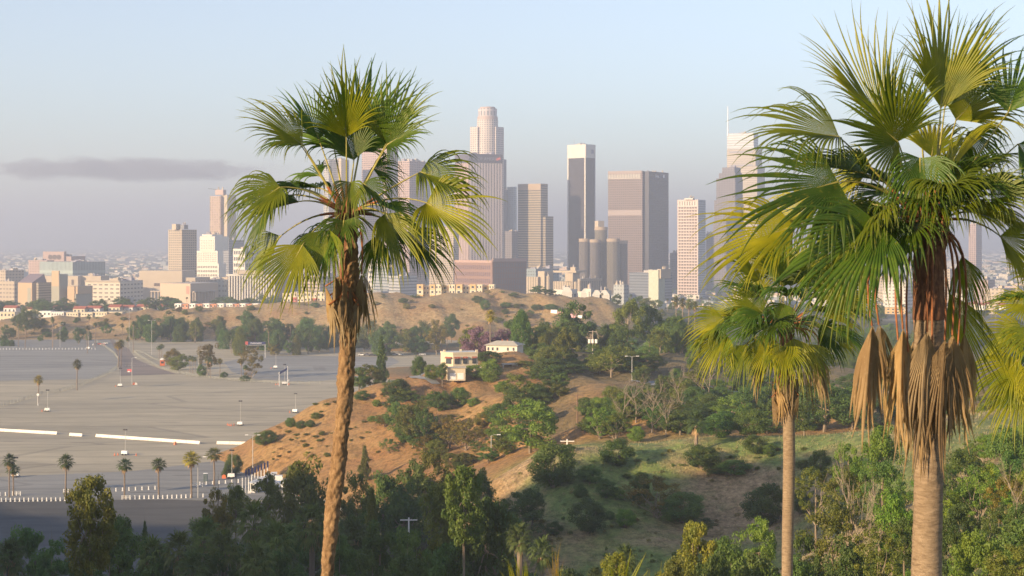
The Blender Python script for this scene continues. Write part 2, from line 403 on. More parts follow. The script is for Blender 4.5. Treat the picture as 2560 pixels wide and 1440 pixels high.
def sheet(name, poly, z, mat):
    me = bpy.data.meshes.new(name); me.from_pydata([(x, y, z) for x, y in poly], [], [tuple(range(len(poly)))]); me.materials.append(mat)
    o = link(name, me)
    if me.polygons[0].normal.z < 0: me.flip_normals()
    return tag(o, kind="structure")
LOTC, LOTD = (0.31, 0.278, 0.205), (0.46, 0.41, 0.305)
mlot = asphalt("sun_bleached_asphalt", LOTC, LOTD)
mshade = asphalt("shade_grey_asphalt", (0.21, 0.215, 0.21), (0.31, 0.31, 0.295), sc=0.03)  # greyer asphalt colour standing in for the shaded bands of the lot
mdark = asphalt("dark_asphalt", (0.052, 0.054, 0.055), (0.098, 0.098, 0.096), sc=0.04)
sheet("parking_lot", [(-900, 372), (-46, 372), (-30, 520), (-20, 1165), (-900, 1165)], 0.0, mlot)
sheet("service_road", [(-700, 296), (-60, 296), (-50, 380), (-47, 420), lotp(700,1255), lotp(400, 1249), lotp(0, 1250), (-700, LD(1250))], 0.02, mdark)
sheet("upper_lot_shade", [lotp(-900, 842), lotp(280, 842), lotp(300, 868), lotp(292, 925), lotp(225, 948), lotp(0, 952), lotp(-900, 960)], 0.008, mshade)  # shaded band of the upper lot, laid on as a grey sheet
sheet("far_lot_shade", [lotp(560, 905), lotp(580, 930), lotp(640, 948), lotp(760, 955), lotp(900, 945), lotp(1000, 905), lotp(980, 893), lotp(640, 888)], 0.008, mshade)  # bluish shade on the far lot, put in as colour
sheet("near_lot_shade", [lotp(-900, 1205), lotp(0, 1192), lotp(330, 1178), lotp(560, 1150), lotp(640, 1150), lotp(700, 1250), lotp(-900, 1250)], 0.008, mshade)  # shaded strip of the near lot painted as a grey sheet
sheet("entrance_road", [lotp(272, 846), lotp(322, 872), lotp(340, 898), lotp(380, 915), lotp(440, 935), lotp(300, 940), lotp(296, 900), lotp(285, 870)], 0.014, asphalt("brownish_asphalt", (0.15, 0.125, 0.115), (0.25, 0.21, 0.19), False))
pw = plain("white_line_paint", (0.62, 0.62, 0.60), 0.7, 0.2, 2)
# worn crossing line on the entrance road
mb = MB()
for k in range(12):
    x0, y0 = lotp(300 + k * 7, 915.5 - k * 0.35); mb.box(x0, y0, 0.02, 0.9, 0.8, 0.01)
tag(mb.build("road_marking", pw), kind="structure")

# the air over the basin
def hazebox():
    m = bpy.data.materials.new("haze"); m.use_nodes = True; n, l = m.node_tree.nodes, m.node_tree.links
    n.remove(n["Principled BSDF"])
    v = n.new("ShaderNodeVolumePrincipled"); v.inputs["Color"].default_value = (0.66, 0.72, 0.86, 1); v.inputs["Density"].default_value = HAZE_DENS
    v.inputs["Anisotropy"].default_value = 0.25
    l.new(v.outputs[0], n["Material Output"].inputs["Volume"])
    mb = MB(); mb.box(0, HAZE_FAR / 2 - 3000, -60, 45000, HAZE_FAR + 6000, HAZE_TOP + 60)
    tag(mb.build("haze", m), "thin lavender haze lying over the whole basin", "haze", kind="stuff")
hazebox()

def smoke():
    m = bpy.data.materials.new("smoke_cloud"); m.use_nodes = True; n, l = m.node_tree.nodes, m.node_tree.links
    n.remove(n["Principled BSDF"]); v = n.new("ShaderNodeVolumePrincipled"); v.inputs["Color"].default_value = (0.34, 0.38, 0.46, 1)
    g = n.new("ShaderNodeTexCoord").outputs["Generated"]; sp = n.new("ShaderNodeSeparateXYZ"); l.new(g, sp.inputs[0])
    mp = n.new("ShaderNodeMapping"); l.new(g, mp.inputs[0]); mp.inputs["Scale"].default_value = (13.0, 3.0, 2.6)
    f = tex(n, l, 1.0, 6, 0.68, mp.outputs[0], dist=1.0)
    def fall(s, c, w_): return mth(n, l, 'SUBTRACT', 1.0, mth(n, l, 'POWER', mth(n, l, 'DIVIDE', mth(n, l, 'ABSOLUTE', mth(n, l, 'SUBTRACT', s, c)), w_), 2.0), clamp=True)
    k = mth(n, l, 'MULTIPLY', fall(sp.outputs[0], .45, .5), fall(sp.outputs[2], .5, .5)); k = mth(n, l, 'MULTIPLY', k, fall(sp.outputs[1], .5, .5))
    d = mth(n, l, 'MULTIPLY', mth(n, l, 'SUBTRACT', mth(n, l, 'ADD', f, mth(n, l, 'MULTIPLY', k, .5)), .75, clamp=True), mth(n, l, 'MULTIPLY', k, 2.2e-2))
    l.new(d, v.inputs["Density"]); l.new(v.outputs[0], n["Material Output"].inputs["Volume"])
    mb = MB(); x0, x1 = (-260 - 1280) / F * 30000, (900 - 1280) / F * 30000; mb.box((x0 + x1) / 2, 31000, 1060, x1 - x0, 2500, 640)
    tag(mb.build("smoke_cloud", m), "long dark smoke cloud drifting above the horizon at left", "cloud", kind="stuff")
smoke()
# ---------------------------------------------------------------- fan palms
def fan(A, u, nrm, L, spread=1.9, nseg=44, nst=9, droop=0.5, cup=0.25, split=0.5, seed=0, pleat=0.35, fold=0.0, wm=1.0, rag=0.0):
    """one fan-shaped blade: narrow pleated segments joined near the middle, free and drooping at their tips"""
    r_ = random.Random(seed); A = Vector(A); u = Vector(u).normalized(); nrm = Vector(nrm)
    nrm = (nrm - u * nrm.dot(u)); nrm = nrm.normalized() if nrm.length > 1e-4 else u.orthogonal().normalized()
    w_ = nrm.cross(u).normalized()
    V, Fc = [], []
    dphi = 2 * spread / nseg
    g = Vector((0, 0, -1))
    for i in range(nseg):
        ph = -spread + (i + 0.5) * dphi; q = abs(ph) / spread
        d = u * math.cos(ph) + w_ * math.sin(ph)
        d = (d + nrm * (cup * (abs(math.sin(ph)) ** 1.3) + fold * abs(ph) / spread)).normalized()
        sd_ = (-u * math.sin(ph) + w_ * math.cos(ph))
        ln = L * (1 - 0.42 * q ** 1.5) * r_.uniform(0.80, 1.10)
        ln *= 1 - rag * r_.random()
        if r_.random() < 0.06: ln *= r_.uniform(0.5, 0.8)
        dr = (droop * (0.75 + 2.4 * q * q) + 0.06) * r_.uniform(0.6, 1.6); sw = r_.uniform(-0.4, 0.4) * (1 + rag * 2); p = A.copy(); b = len(V); hw = 0
        for k in range(nst + 1):
            t = k / nst
            if k:
                st = ln / nst; h = max(0.0, t - split * 0.55)
                d = (d + g * dr * (h ** 1.25) * 1.15 / nst * 5.0 + sd_ * sw * h / nst * 3).normalized(); p = p + d * st
            r = t * ln
            if t <= split: hw = r * math.tan(dphi / 2) * (1.04 if t < split * .8 else .92)
            else:
                hs = split * ln * math.tan(dphi / 2) * 1.04; hw = hs * max(0.06, (1 - (t - split) / (1 - split)) ** 0.8) * 0.86
            hw *= wm if k else 1
            ln_ = sd_.cross(d).normalized()
            if ln_.dot(nrm) < 0: ln_ = -ln_
            lift = ln_ * (hw * pleat)
            V += [p - sd_ * hw - lift, p + lift, p + sd_ * hw - lift]
            if k:
                a = b + (k - 1) * 3; c = b + k * 3
                Fc += [(a, a + 1, c + 1, c), (a + 1, a + 2, c + 2, c + 1)]
    return V, Fc
def tubeq(pts, rad, n=5):
    m = MB(); m.tube(pts, rad, n, cap=False); return m.v, m.f
def join_parts(parts):
    """parts: (verts, quad faces, material index)"""
    V, Fc, M = [], [], []
    for v, f, mi in parts:
        b = len(V); V += [tuple(x) for x in v]; Fc += [tuple(i + b for i in q) for q in f]; M += [mi] * len(f)
    return V, Fc, M
def bez(a, b, c, n=8): return [a * (1 - t) ** 2 + b * 2 * t * (1 - t) + c * t * t for t in [i / n for i in range(n + 1)]]
def palmleafmat(name, c1, c2, tip, transl=0.45, rough=0.42):
    m, n, l, p = newmat(name)
    f = tex(n, l, 1.3, 3); f2 = tex(n, l, 14, 3)
    c = ramp(n, l, f, [(0.35, c1), (0.65, c2)])
    oi = n.new("ShaderNodeObjectInfo"); c = mixc(n, l, 1.0, c, oi.outputs["Color"], 'MULTIPLY')
    c = mixc(n, l, mth(n, l, 'MULTIPLY', ramp(n, l, f2, [(0.55, (0, 0, 0)), (0.75, (1, 1, 1))]), 0.35), c, tip)
    l.new(c, p.inputs["Base Color"]); p.inputs["Roughness"].default_value = rough
    t = n.new("ShaderNodeBsdfTranslucent"); l.new(mixc(n, l, 1.0, c, (1.5, 1.5, 0.6), 'MULTIPLY'), t.inputs["Color"])
    mx = n.new("ShaderNodeMixShader"); mx.inputs[0].default_value = transl
    l.new(p.outputs[0], mx.inputs[1]); l.new(t.outputs[0], mx.inputs[2]); l.new(mx.outputs[0], n["Material Output"].inputs["Surface"])
    return m
M_fan = palmleafmat("palm_green", (0.085, 0.135, 0.012), (0.21, 0.25, 0.016), (0.42, 0.33, 0.05))
M_dead = palmleafmat("palm_straw", (0.27, 0.19, 0.10), (0.46, 0.345, 0.20), (0.55, 0.42, 0.25), 0.25, 0.8)
M_pet = plain("petiole", (0.27, 0.24, 0.055), 0.5, 0.3, 6)
M_petb = plain("petiole_base", (0.30, 0.105, 0.035), 0.7, 0.4, 9, 0.3)
def barkmat(name, c1, c2, c3, sx=9, sz=3.0, bump=0.6):
    m, n, l, p = newmat(name)
    tc = n.new("ShaderNodeTexCoord").outputs["Object"]
    mp = n.new("ShaderNodeMapping"); l.new(tc, mp.inputs[0]); mp.inputs["Scale"].default_value = (sx, sx, sz)
    f = tex(n, l, 1.0, 6, 0.7, mp.outputs[0], dist=0.6); f2 = tex(n, l, 0.5, 3, 0.5, tc)
    c = ramp(n, l, f, [(0.3, c1), (0.5, c2), (0.7, c3)])
    c = mixc(n, l, 0.4, c, ramp(n, l, f2, [(0.35, (0.6, 0.55, 0.5)), (0.65, (1, 1, 1))]), 'MULTIPLY')
    l.new(c, p.inputs["Base Color"]); p.inputs["Roughness"].default_value = 0.9
    b = n.new("ShaderNodeBump"); b.inputs["Strength"].default_value = bump; b.inputs["Distance"].default_value = 0.02
    l.new(f, b.inputs["Height"]); l.new(b.outputs[0], p.inputs["Normal"]); return m
M_bark1 = barkmat("rough_palm_bark", (0.09, 0.05, 0.023), (0.24, 0.145, 0.07), (0.37, 0.245, 0.125), 16, 7, 1.0)
M_bark2 = barkmat("ringed_palm_bark", (0.14, 0.095, 0.06), (0.26, 0.19, 0.12), (0.36, 0.27, 0.18), 6, 26, 0.9)
M_fibre = barkmat("brown_fibre", (0.07, 0.03, 0.018), (0.18, 0.08, 0.04), (0.34, 0.17, 0.08), 20, 6)

def trunk_mesh(name, pts, rads, mat, style, n=40, step=0.03, amp=0.02):
    """palm stem swept along pts with leaf-base relief"""
    P = [Vector(p) for p in pts]; cum = [0]
    for a, b in zip(P, P[1:]): cum.append(cum[-1] + (b - a).length)
    Ln = cum[-1]; nn = max(8, int(Ln / step)); V = []
    for i in range(nn + 1):
        s = Ln * i / nn; x = np.interp(s, cum, [p.x for p in P]); y = np.interp(s, cum, [p.y for p in P]); z = np.interp(s, cum, [p.z for p in P]); r = np.interp(s, cum, rads)
        for k in range(n):
            a = 2 * math.pi * k / n
            if style == 'rough':
                q = noise.fractal(Vector((math.cos(a) * r * 14, math.sin(a) * r * 14, s * 6.5)), 0.6, 2.2, 4)
                hx = (a / (2 * math.pi) * 9 + (int(s / 0.11) % 2) * 0.5) % 1.0; hz = (s / 0.11) % 1.0
                boot = (0.5 - abs(hx - 0.5)) * (1 - hz)
                dr = q * amp + boot * amp * 1.1 + noise.noise(Vector((s * 1.3, a * 0.5, 2))) * amp
            else:
                q = noise.fractal(Vector((math.cos(a) * 2, math.sin(a) * 2, s * 14)), 0.7, 2.2, 3)
                dr = q * amp * 0.5 + (((s / 0.075 + 0.3 * noise.noise(Vector((s * 3, a, 1)))) % 1.0) - 0.5) * amp * 0.5
            V.append((x + math.cos(a) * (r + dr), y + math.sin(a) * (r + dr), z))
    f = [(i * n + k, i * n + (k + 1) % n, (i + 1) * n + (k + 1) % n, (i + 1) * n + k) for i in range(nn) for k in range(n)]
    return npmesh(name, V, f, mat, smooth=(style != 'rough'))

def hero_palm(label, D, hub_px, base_px_pts, fr, dead, trunk_r, tint=(1, 1, 1), dark_len=0.0, style='rough', bark=None, skirt=None, depth_seed=1, nseg=40, extra=None, ls=1.0, emin=-35, emax=78):
    """fr: (hastula px,py, depth offset m, tip px,py, depth offset m, facing vector, spread, droop, cup, tint)"""
    r_ = random.Random(depth_seed)
    hub = pt(hub_px[0], hub_px[1], D); Dg = D
    pts = [pt(x, y, D) for x, y in base_px_pts]; b = pts[-1].copy(); dirn = (pts[-1] - pts[-2]).normalized()
    gz = float(ground([b.x + dirn.x * 3], [b.y])[0]) - 0.3
    if gz < b.z - 1:
        pts.append(Vector((b.x + dirn.x * min(4, b.z - gz) * 0.6, b.y, b.z - min(4, (b.z - gz) * 0.5)))); pts.append(Vector((pts[-1].x, b.y, gz)))
    root = empty("fan_palm", pts[-1], 0, label, "palm tree"); O = Vector(pts[-1])
    rel = [p - O for p in pts][::-1]; rd = list(np.interp(range(len(rel)), [0, len(rel) - 1], [trunk_r * 1.25, trunk_r]))
    if bark: rd[-len(base_px_pts):] = [trunk_r * k for k in bark][::-1]
    link("trunk", trunk_mesh("trunk", rel, rd, M_bark1 if style == 'rough' else M_bark2, style, amp=0.026 if style == 'rough' else 0.010), root)
    # crown shaft of torn brown leaf bases
    m = MB(); h0 = hub - O
    for k in range(34):
        a = k * 2.4; zz = -0.55 + 0.62 * k / 34; rr = trunk_r * 0.75
        p0 = h0 + Vector((math.cos(a) * rr, math.sin(a) * rr, zz)); ln = r_.uniform(0.16, 0.34)
        p1 = p0 + Vector((math.cos(a) * 0.07, math.sin(a) * 0.07, ln * 0.6)); p2 = p1 + Vector((math.cos(a) * r_.uniform(0.02, 0.1), math.sin(a) * 0.08, ln * 0.5))
        m.tube([p0, p1, p2], [0.05, 0.04, 0.012], 5)
    m.tube([h0 + Vector((0, 0, -dark_len - 0.6)), h0 + Vector((0, 0, -0.5)), h0 + Vector((0, 0, 0.1))], [trunk_r * 1.08, trunk_r * 0.98, trunk_r * 0.5], 20)
    m.build("leaf_bases", M_fibre, root)
    nfix = len(fr)
    for k in range(extra[0] if extra else 0):
        a = k * 2.399 + r_.uniform(-.3, .3); e = R(r_.uniform(emin, emax)); pl, bl = extra[1] * r_.uniform(.55, 1.1), extra[2] * r_.uniform(.85, 1.1)
        d = Vector((math.cos(a) * math.cos(e), math.sin(a) * math.cos(e), math.sin(e))); A = d * pl; T = A + (d + Vector((0, 0, -.45))).normalized() * bl; kx = F / D
        fr = fr + [(hub_px[0] + A.x * kx, hub_px[1] - A.z * kx, A.y, hub_px[0] + T.x * kx, hub_px[1] - T.z * kx, T.y, (-math.cos(a) * math.sin(e), -math.sin(a) * math.sin(e), math.cos(e)), 1.5, .8, .2, r_.choice(((1, 1, .95), DG, BG, YG)))]
    for i, q in enumerate(fr):
        hx, hy, hd, tx, ty, td, fc, spr, dr, cup = q[:10]; tn = q[10] if len(q) > 10 else (1, 1, 1)
        A = pt(hx, hy, D + hd) - O; T = pt(tx, ty, D + td) - O; u = T - A; L = u.length * 1.04
        a = math.atan2(A.y - h0.y, A.x - h0.x) if (A - h0).length > 0.05 else 0
        s0 = h0 + Vector((math.cos(a) * trunk_r * 0.5, math.sin(a) * trunk_r * 0.5, -0.05))
        mid = (s0 + A) / 2 + Vector((0, 0, (A - s0).length * (0.22 if A.z < h0.z + 0.6 else 0.04)))
        pet = bez(s0, mid, A, 8); pet_r = [0.024 - 0.014 * j / 8 for j in range(9)]
        v1, f1 = tubeq(pet[:4], [0.034, 0.028, 0.025, 0.022]); v2, f2 = tubeq(pet[3:], pet_r[3:])
        # costa running into the blade, then the blade itself leaves it
        vb, fb = fan(A, u, fc, L * 1.10 * (ls if i < nfix else 1), spr * r_.uniform(0.78, 0.92), nseg, 12, dr * 1.25, cup * 1.4, 0.57, seed=depth_seed * 100 + i, pleat=0.6, fold=r_.uniform(0.1, 0.55))
        vc, fc_ = tubeq([A, A + u.normalized() * L * 0.10, A + u.normalized() * L * 0.22], [0.016, 0.009, 0.003])
        V, Fq, MI = join_parts([(vb, fb, 0), (vc, fc_, 1), (v2, f2, 1), (v1, f1, 2)])
        o = link("frond", npmesh("frond", V, Fq, [M_fan, M_pet, M_petb], MI), root)
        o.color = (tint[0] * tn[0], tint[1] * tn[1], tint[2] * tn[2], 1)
    for i, q in enumerate(dead):
        hx, hy, hd, tx, ty, td, spr, sx = q[:8]
        A = pt(hx, hy, D + hd) - O; T = pt(tx, ty, D + td) - O; u = T - A
        s0 = h0 + Vector((sx, -0.05 if hd <= 0 else 0.05, -0.15 if len(q) < 9 else q[8]))
        out = Vector(((A.x - s0.x) * 1.4, (A.y - s0.y) * 1.5, 0.05))
        pet = bez(s0, s0 + out, A, 8)
        vp, fp = tubeq(pet, [0.026 - 0.012 * j / 8 for j in range(9)])
        vb, fb = fan(A, u, Vector((0.3 * (1 if i % 2 else -1), -1, 0.1)), u.length * 1.28, spr * .75, 26, 10, 1.3, 0.25, 0.72, seed=900 + i, pleat=0.5, fold=-0.7, wm=1.6, rag=.35)
        vb2, fb2 = fan(A + Vector((0.02, 0.05, 0)), u + Vector((0.08, 0.1, 0)), Vector((-0.6, -1, 0)), u.length * 1.15, spr * .65, 22, 10, 1.5, 0.2, 0.72, seed=950 + i, pleat=0.5, fold=-0.5, wm=1.6, rag=.4)
        V, Fq, MI = join_parts([(vb, fb, 0), (vb2, fb2, 0), (vp, fp, 1)])
        o = link("dead_frond", npmesh("dead_frond", V, Fq, [M_dead, M_petb], MI), root); o.color = (*r_.choice(DTINT), 1)
    if skirt:
        (sx, sy, sw, slen, cnt) = skirt; c = pt(sx, sy, D) - O
        for k in range(cnt):
            a = 2 * math.pi * (k + 0.3) / cnt + r_.uniform(-.2, .2); rr = sw * r_.uniform(0.55, 1.0)
            p0 = c + Vector((math.cos(a) * trunk_r * 0.9, math.sin(a) * trunk_r * 0.9, r_.uniform(-0.15, 0.3) * slen))
            p1 = p0 + Vector((math.cos(a) * rr * 0.8, math.sin(a) * rr * 0.8, -0.16 * slen)); Lk = slen * r_.uniform(0.6, 0.88)
            vb, fb = fan(p1, Vector((-math.cos(a) * 0.05, -math.sin(a) * 0.05, -1)), Vector((math.cos(a), math.sin(a), 0.2)), Lk, 0.42, 22, 8, 0.5, 0.1, 0.7, seed=700 + k, pleat=0.7, fold=-0.5, wm=1.5, rag=.4)
            vp, fp = tubeq([p0 + Vector((0, 0, 0.3 * slen)), p0, p1], [0.02, 0.02, 0.014])
            V, Fq, MI = join_parts([(vb, fb, 0), (vp, fp, 1)])
            o = link("dead_frond", npmesh("dead_frond", V, Fq, [M_dead, M_petb], MI), root); o.color = (*r_.choice(DTINT), 1)
    return root
DTINT = ((1, 1.02, 1.05), (.70, .70, .72), (.85, .84, .84), (1.15, 1.05, .85), (.6, .55, .5), (.9, .82, .72))
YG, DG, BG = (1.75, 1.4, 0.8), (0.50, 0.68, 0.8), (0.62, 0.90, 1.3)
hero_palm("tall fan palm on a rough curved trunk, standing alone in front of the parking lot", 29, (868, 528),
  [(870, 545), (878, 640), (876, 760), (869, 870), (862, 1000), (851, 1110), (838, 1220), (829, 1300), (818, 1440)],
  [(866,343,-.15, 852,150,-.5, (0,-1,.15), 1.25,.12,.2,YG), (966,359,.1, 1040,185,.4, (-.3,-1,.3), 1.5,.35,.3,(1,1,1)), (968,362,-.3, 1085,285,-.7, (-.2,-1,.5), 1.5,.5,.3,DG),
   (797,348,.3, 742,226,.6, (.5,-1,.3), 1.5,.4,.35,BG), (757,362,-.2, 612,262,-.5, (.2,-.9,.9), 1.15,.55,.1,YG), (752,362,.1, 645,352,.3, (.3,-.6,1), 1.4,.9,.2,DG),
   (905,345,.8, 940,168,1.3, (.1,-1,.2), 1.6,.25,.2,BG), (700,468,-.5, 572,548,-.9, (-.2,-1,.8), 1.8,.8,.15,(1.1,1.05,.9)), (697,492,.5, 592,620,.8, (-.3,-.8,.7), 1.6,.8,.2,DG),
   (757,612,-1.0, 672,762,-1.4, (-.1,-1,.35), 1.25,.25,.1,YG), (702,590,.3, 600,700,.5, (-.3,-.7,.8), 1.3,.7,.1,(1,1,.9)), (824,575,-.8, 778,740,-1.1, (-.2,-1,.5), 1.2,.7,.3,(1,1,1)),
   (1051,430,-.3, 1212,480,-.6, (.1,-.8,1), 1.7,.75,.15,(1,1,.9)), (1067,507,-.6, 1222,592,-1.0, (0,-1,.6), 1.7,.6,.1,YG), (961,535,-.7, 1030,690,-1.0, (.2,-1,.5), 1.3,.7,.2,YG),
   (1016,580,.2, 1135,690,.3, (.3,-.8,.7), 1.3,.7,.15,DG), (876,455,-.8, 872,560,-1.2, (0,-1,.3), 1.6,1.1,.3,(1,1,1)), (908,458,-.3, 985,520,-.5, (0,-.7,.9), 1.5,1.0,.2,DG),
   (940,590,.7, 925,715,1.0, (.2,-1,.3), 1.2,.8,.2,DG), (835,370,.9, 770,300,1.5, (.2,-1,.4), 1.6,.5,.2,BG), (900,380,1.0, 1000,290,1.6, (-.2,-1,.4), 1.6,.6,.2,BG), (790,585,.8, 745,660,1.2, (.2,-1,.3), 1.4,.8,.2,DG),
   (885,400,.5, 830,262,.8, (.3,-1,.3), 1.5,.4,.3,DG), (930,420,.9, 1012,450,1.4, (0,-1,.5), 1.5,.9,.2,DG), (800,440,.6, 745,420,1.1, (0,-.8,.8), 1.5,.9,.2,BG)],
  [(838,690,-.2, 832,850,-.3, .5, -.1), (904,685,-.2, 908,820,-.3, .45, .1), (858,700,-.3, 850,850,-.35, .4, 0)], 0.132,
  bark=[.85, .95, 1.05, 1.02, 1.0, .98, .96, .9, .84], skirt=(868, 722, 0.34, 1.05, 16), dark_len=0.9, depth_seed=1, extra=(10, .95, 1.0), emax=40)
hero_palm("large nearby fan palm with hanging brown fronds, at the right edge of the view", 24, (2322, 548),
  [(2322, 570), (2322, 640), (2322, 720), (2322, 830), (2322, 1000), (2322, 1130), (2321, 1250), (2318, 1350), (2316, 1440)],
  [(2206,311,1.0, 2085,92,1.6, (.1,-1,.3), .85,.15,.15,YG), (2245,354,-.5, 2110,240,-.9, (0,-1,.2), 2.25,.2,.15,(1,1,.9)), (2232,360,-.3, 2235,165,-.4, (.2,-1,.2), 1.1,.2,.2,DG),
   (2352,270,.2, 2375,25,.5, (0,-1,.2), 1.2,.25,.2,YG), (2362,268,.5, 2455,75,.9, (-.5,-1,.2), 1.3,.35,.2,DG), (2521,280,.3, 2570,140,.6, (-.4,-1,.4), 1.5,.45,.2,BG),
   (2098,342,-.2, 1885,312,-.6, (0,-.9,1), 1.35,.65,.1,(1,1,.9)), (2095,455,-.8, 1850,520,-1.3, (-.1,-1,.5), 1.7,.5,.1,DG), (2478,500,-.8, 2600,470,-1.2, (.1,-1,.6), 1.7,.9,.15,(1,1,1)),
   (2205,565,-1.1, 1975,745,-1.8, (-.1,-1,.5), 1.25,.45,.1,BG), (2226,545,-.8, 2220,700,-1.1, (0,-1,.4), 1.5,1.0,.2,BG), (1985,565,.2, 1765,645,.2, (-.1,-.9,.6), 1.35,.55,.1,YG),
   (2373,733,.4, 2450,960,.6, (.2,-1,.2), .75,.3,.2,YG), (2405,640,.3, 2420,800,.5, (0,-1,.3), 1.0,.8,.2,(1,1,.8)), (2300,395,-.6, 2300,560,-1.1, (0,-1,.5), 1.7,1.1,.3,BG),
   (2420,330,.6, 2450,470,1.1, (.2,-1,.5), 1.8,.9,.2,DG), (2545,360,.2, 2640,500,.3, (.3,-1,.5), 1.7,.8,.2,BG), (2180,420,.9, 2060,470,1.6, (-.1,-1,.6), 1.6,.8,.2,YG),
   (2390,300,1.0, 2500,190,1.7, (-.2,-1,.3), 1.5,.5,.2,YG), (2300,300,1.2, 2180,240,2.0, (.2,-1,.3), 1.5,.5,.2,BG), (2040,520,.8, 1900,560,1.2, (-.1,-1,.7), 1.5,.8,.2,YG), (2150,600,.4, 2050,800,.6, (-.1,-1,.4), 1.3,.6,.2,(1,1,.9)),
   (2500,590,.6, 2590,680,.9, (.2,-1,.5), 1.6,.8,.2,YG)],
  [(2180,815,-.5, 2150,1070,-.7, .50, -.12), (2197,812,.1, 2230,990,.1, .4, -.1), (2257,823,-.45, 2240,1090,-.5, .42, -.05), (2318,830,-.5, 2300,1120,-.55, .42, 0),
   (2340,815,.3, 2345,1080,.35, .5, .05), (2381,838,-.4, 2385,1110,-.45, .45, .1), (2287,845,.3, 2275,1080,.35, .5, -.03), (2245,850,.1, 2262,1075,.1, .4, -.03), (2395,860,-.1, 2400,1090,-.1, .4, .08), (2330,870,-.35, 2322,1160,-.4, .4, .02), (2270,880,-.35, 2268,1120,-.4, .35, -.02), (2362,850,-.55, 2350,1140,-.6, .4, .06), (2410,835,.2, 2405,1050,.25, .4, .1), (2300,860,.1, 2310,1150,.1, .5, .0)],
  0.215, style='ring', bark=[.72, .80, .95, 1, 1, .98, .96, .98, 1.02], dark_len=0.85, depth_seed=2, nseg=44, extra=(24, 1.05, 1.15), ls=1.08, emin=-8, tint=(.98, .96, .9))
hero_palm("slim straight fan palm with a short straw skirt, between the other two large palms", 55, (1965, 808),
  [(1966, 820), (1967, 880), (1970, 960), (1972, 1050), (1973, 1150), (1971, 1260), (1969, 1350), (1968, 1440)],
  [(1809,796,.2, 1730,842,.2, (-.2,-1,.7), 1.5,.7,.15,YG), (1813,834,-.3, 1758,922,-.5, (-.1,-1,.5), 1.3,.5,.15,YG), (1868,862,-.8, 1826,948,-1.1, (-.1,-1,.4), 1.2,.6,.15,(1,1,.9)), (1930,838,-1.0, 1880,936,-1.4, (-.1,-1,.4), 1.2,.5,.15,YG),
   (1984,846,-1.1, 1998,950,-1.5, (0,-1,.3), 1.2,.45,.1,YG), (2045,826,.3, 2120,870,.5, (.1,-1,.6), 1.7,.9,.15,DG), (2090,846,.5, 2148,856,.7, (.1,-1,.4), 1.6,.4,.1,YG), (1907,780,.3, 1838,722,.4, (0,-1,.4), 1.5,.5,.2,(1,1,.9)),
   (1892,745,.8, 1858,672,1.2, (.2,-1,.3), 1.7,.2,.15,YG), (1945,690,.2, 1925,570,.3, (0,-1,.3), 1.5,.3,.2,YG), (2010,710,.4, 2060,610,.6, (-.2,-1,.3), 1.6,.4,.2,YG), (1900,700,-.2, 1835,600,-.4, (.2,-1,.4), 1.5,.4,.2,YG), (2070,770,-.2, 2160,735,-.3, (0,-.9,.7), 1.6,.6,.15,YG),
   (2068,740,.5, 2168,720,.9, (0,-.9,.7), 1.5,.6,.15,(1,1,.9)), (1900,820,1, 1850,830,1.4, (0,-1,.5), 1.6,.7,.2,DG), (2025,860,-.6, 2062,940,-.9, (.1,-1,.4), 1.2,.6,.15,YG), (1960,760,-.9, 1930,840,-1.2, (0,-1,.5), 1.6,.9,.2,DG), (1860,800,.9, 1790,760,1.4, (0,-1,.5), 1.5,.5,.2,YG)],
  [(2040,880,-.3, 2065,1010,-.3, .5, .1), (2020,900,.1, 2028,1030,.1, .2, .08), (1905,885,-.2, 1880,985,-.3, .4, -.1)], 0.20,
  style='ring', bark=[.8, .9, .95, .98, 1, .97, .95, .92], skirt=(1964, 955, 0.40, 1.75, 16), dark_len=0.5, depth_seed=3, nseg=40, extra=(26, 1.75, 1.6), ls=1.22, emin=-25)
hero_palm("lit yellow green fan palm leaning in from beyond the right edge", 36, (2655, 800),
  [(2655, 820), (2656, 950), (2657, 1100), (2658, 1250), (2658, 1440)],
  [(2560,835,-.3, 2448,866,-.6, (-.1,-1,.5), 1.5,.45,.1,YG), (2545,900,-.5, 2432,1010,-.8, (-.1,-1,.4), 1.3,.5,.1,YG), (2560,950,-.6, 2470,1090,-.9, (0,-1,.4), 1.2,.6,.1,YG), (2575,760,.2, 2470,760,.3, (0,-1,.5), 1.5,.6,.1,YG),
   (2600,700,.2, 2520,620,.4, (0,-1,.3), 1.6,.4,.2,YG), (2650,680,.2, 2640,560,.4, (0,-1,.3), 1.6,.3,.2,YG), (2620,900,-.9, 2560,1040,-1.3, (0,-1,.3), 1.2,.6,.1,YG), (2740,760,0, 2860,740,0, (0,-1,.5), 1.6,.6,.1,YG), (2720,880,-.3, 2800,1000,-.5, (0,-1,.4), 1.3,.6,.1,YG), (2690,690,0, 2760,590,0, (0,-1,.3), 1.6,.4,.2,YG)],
  [(2640,930,-.2, 2630,1120,-.2, .5, 0)], 0.2, style='ring', dark_len=0.4, skirt=(2655, 960, 0.4, 1.6, 9), depth_seed=4, nseg=40, extra=(10, 1.1, 1.3))
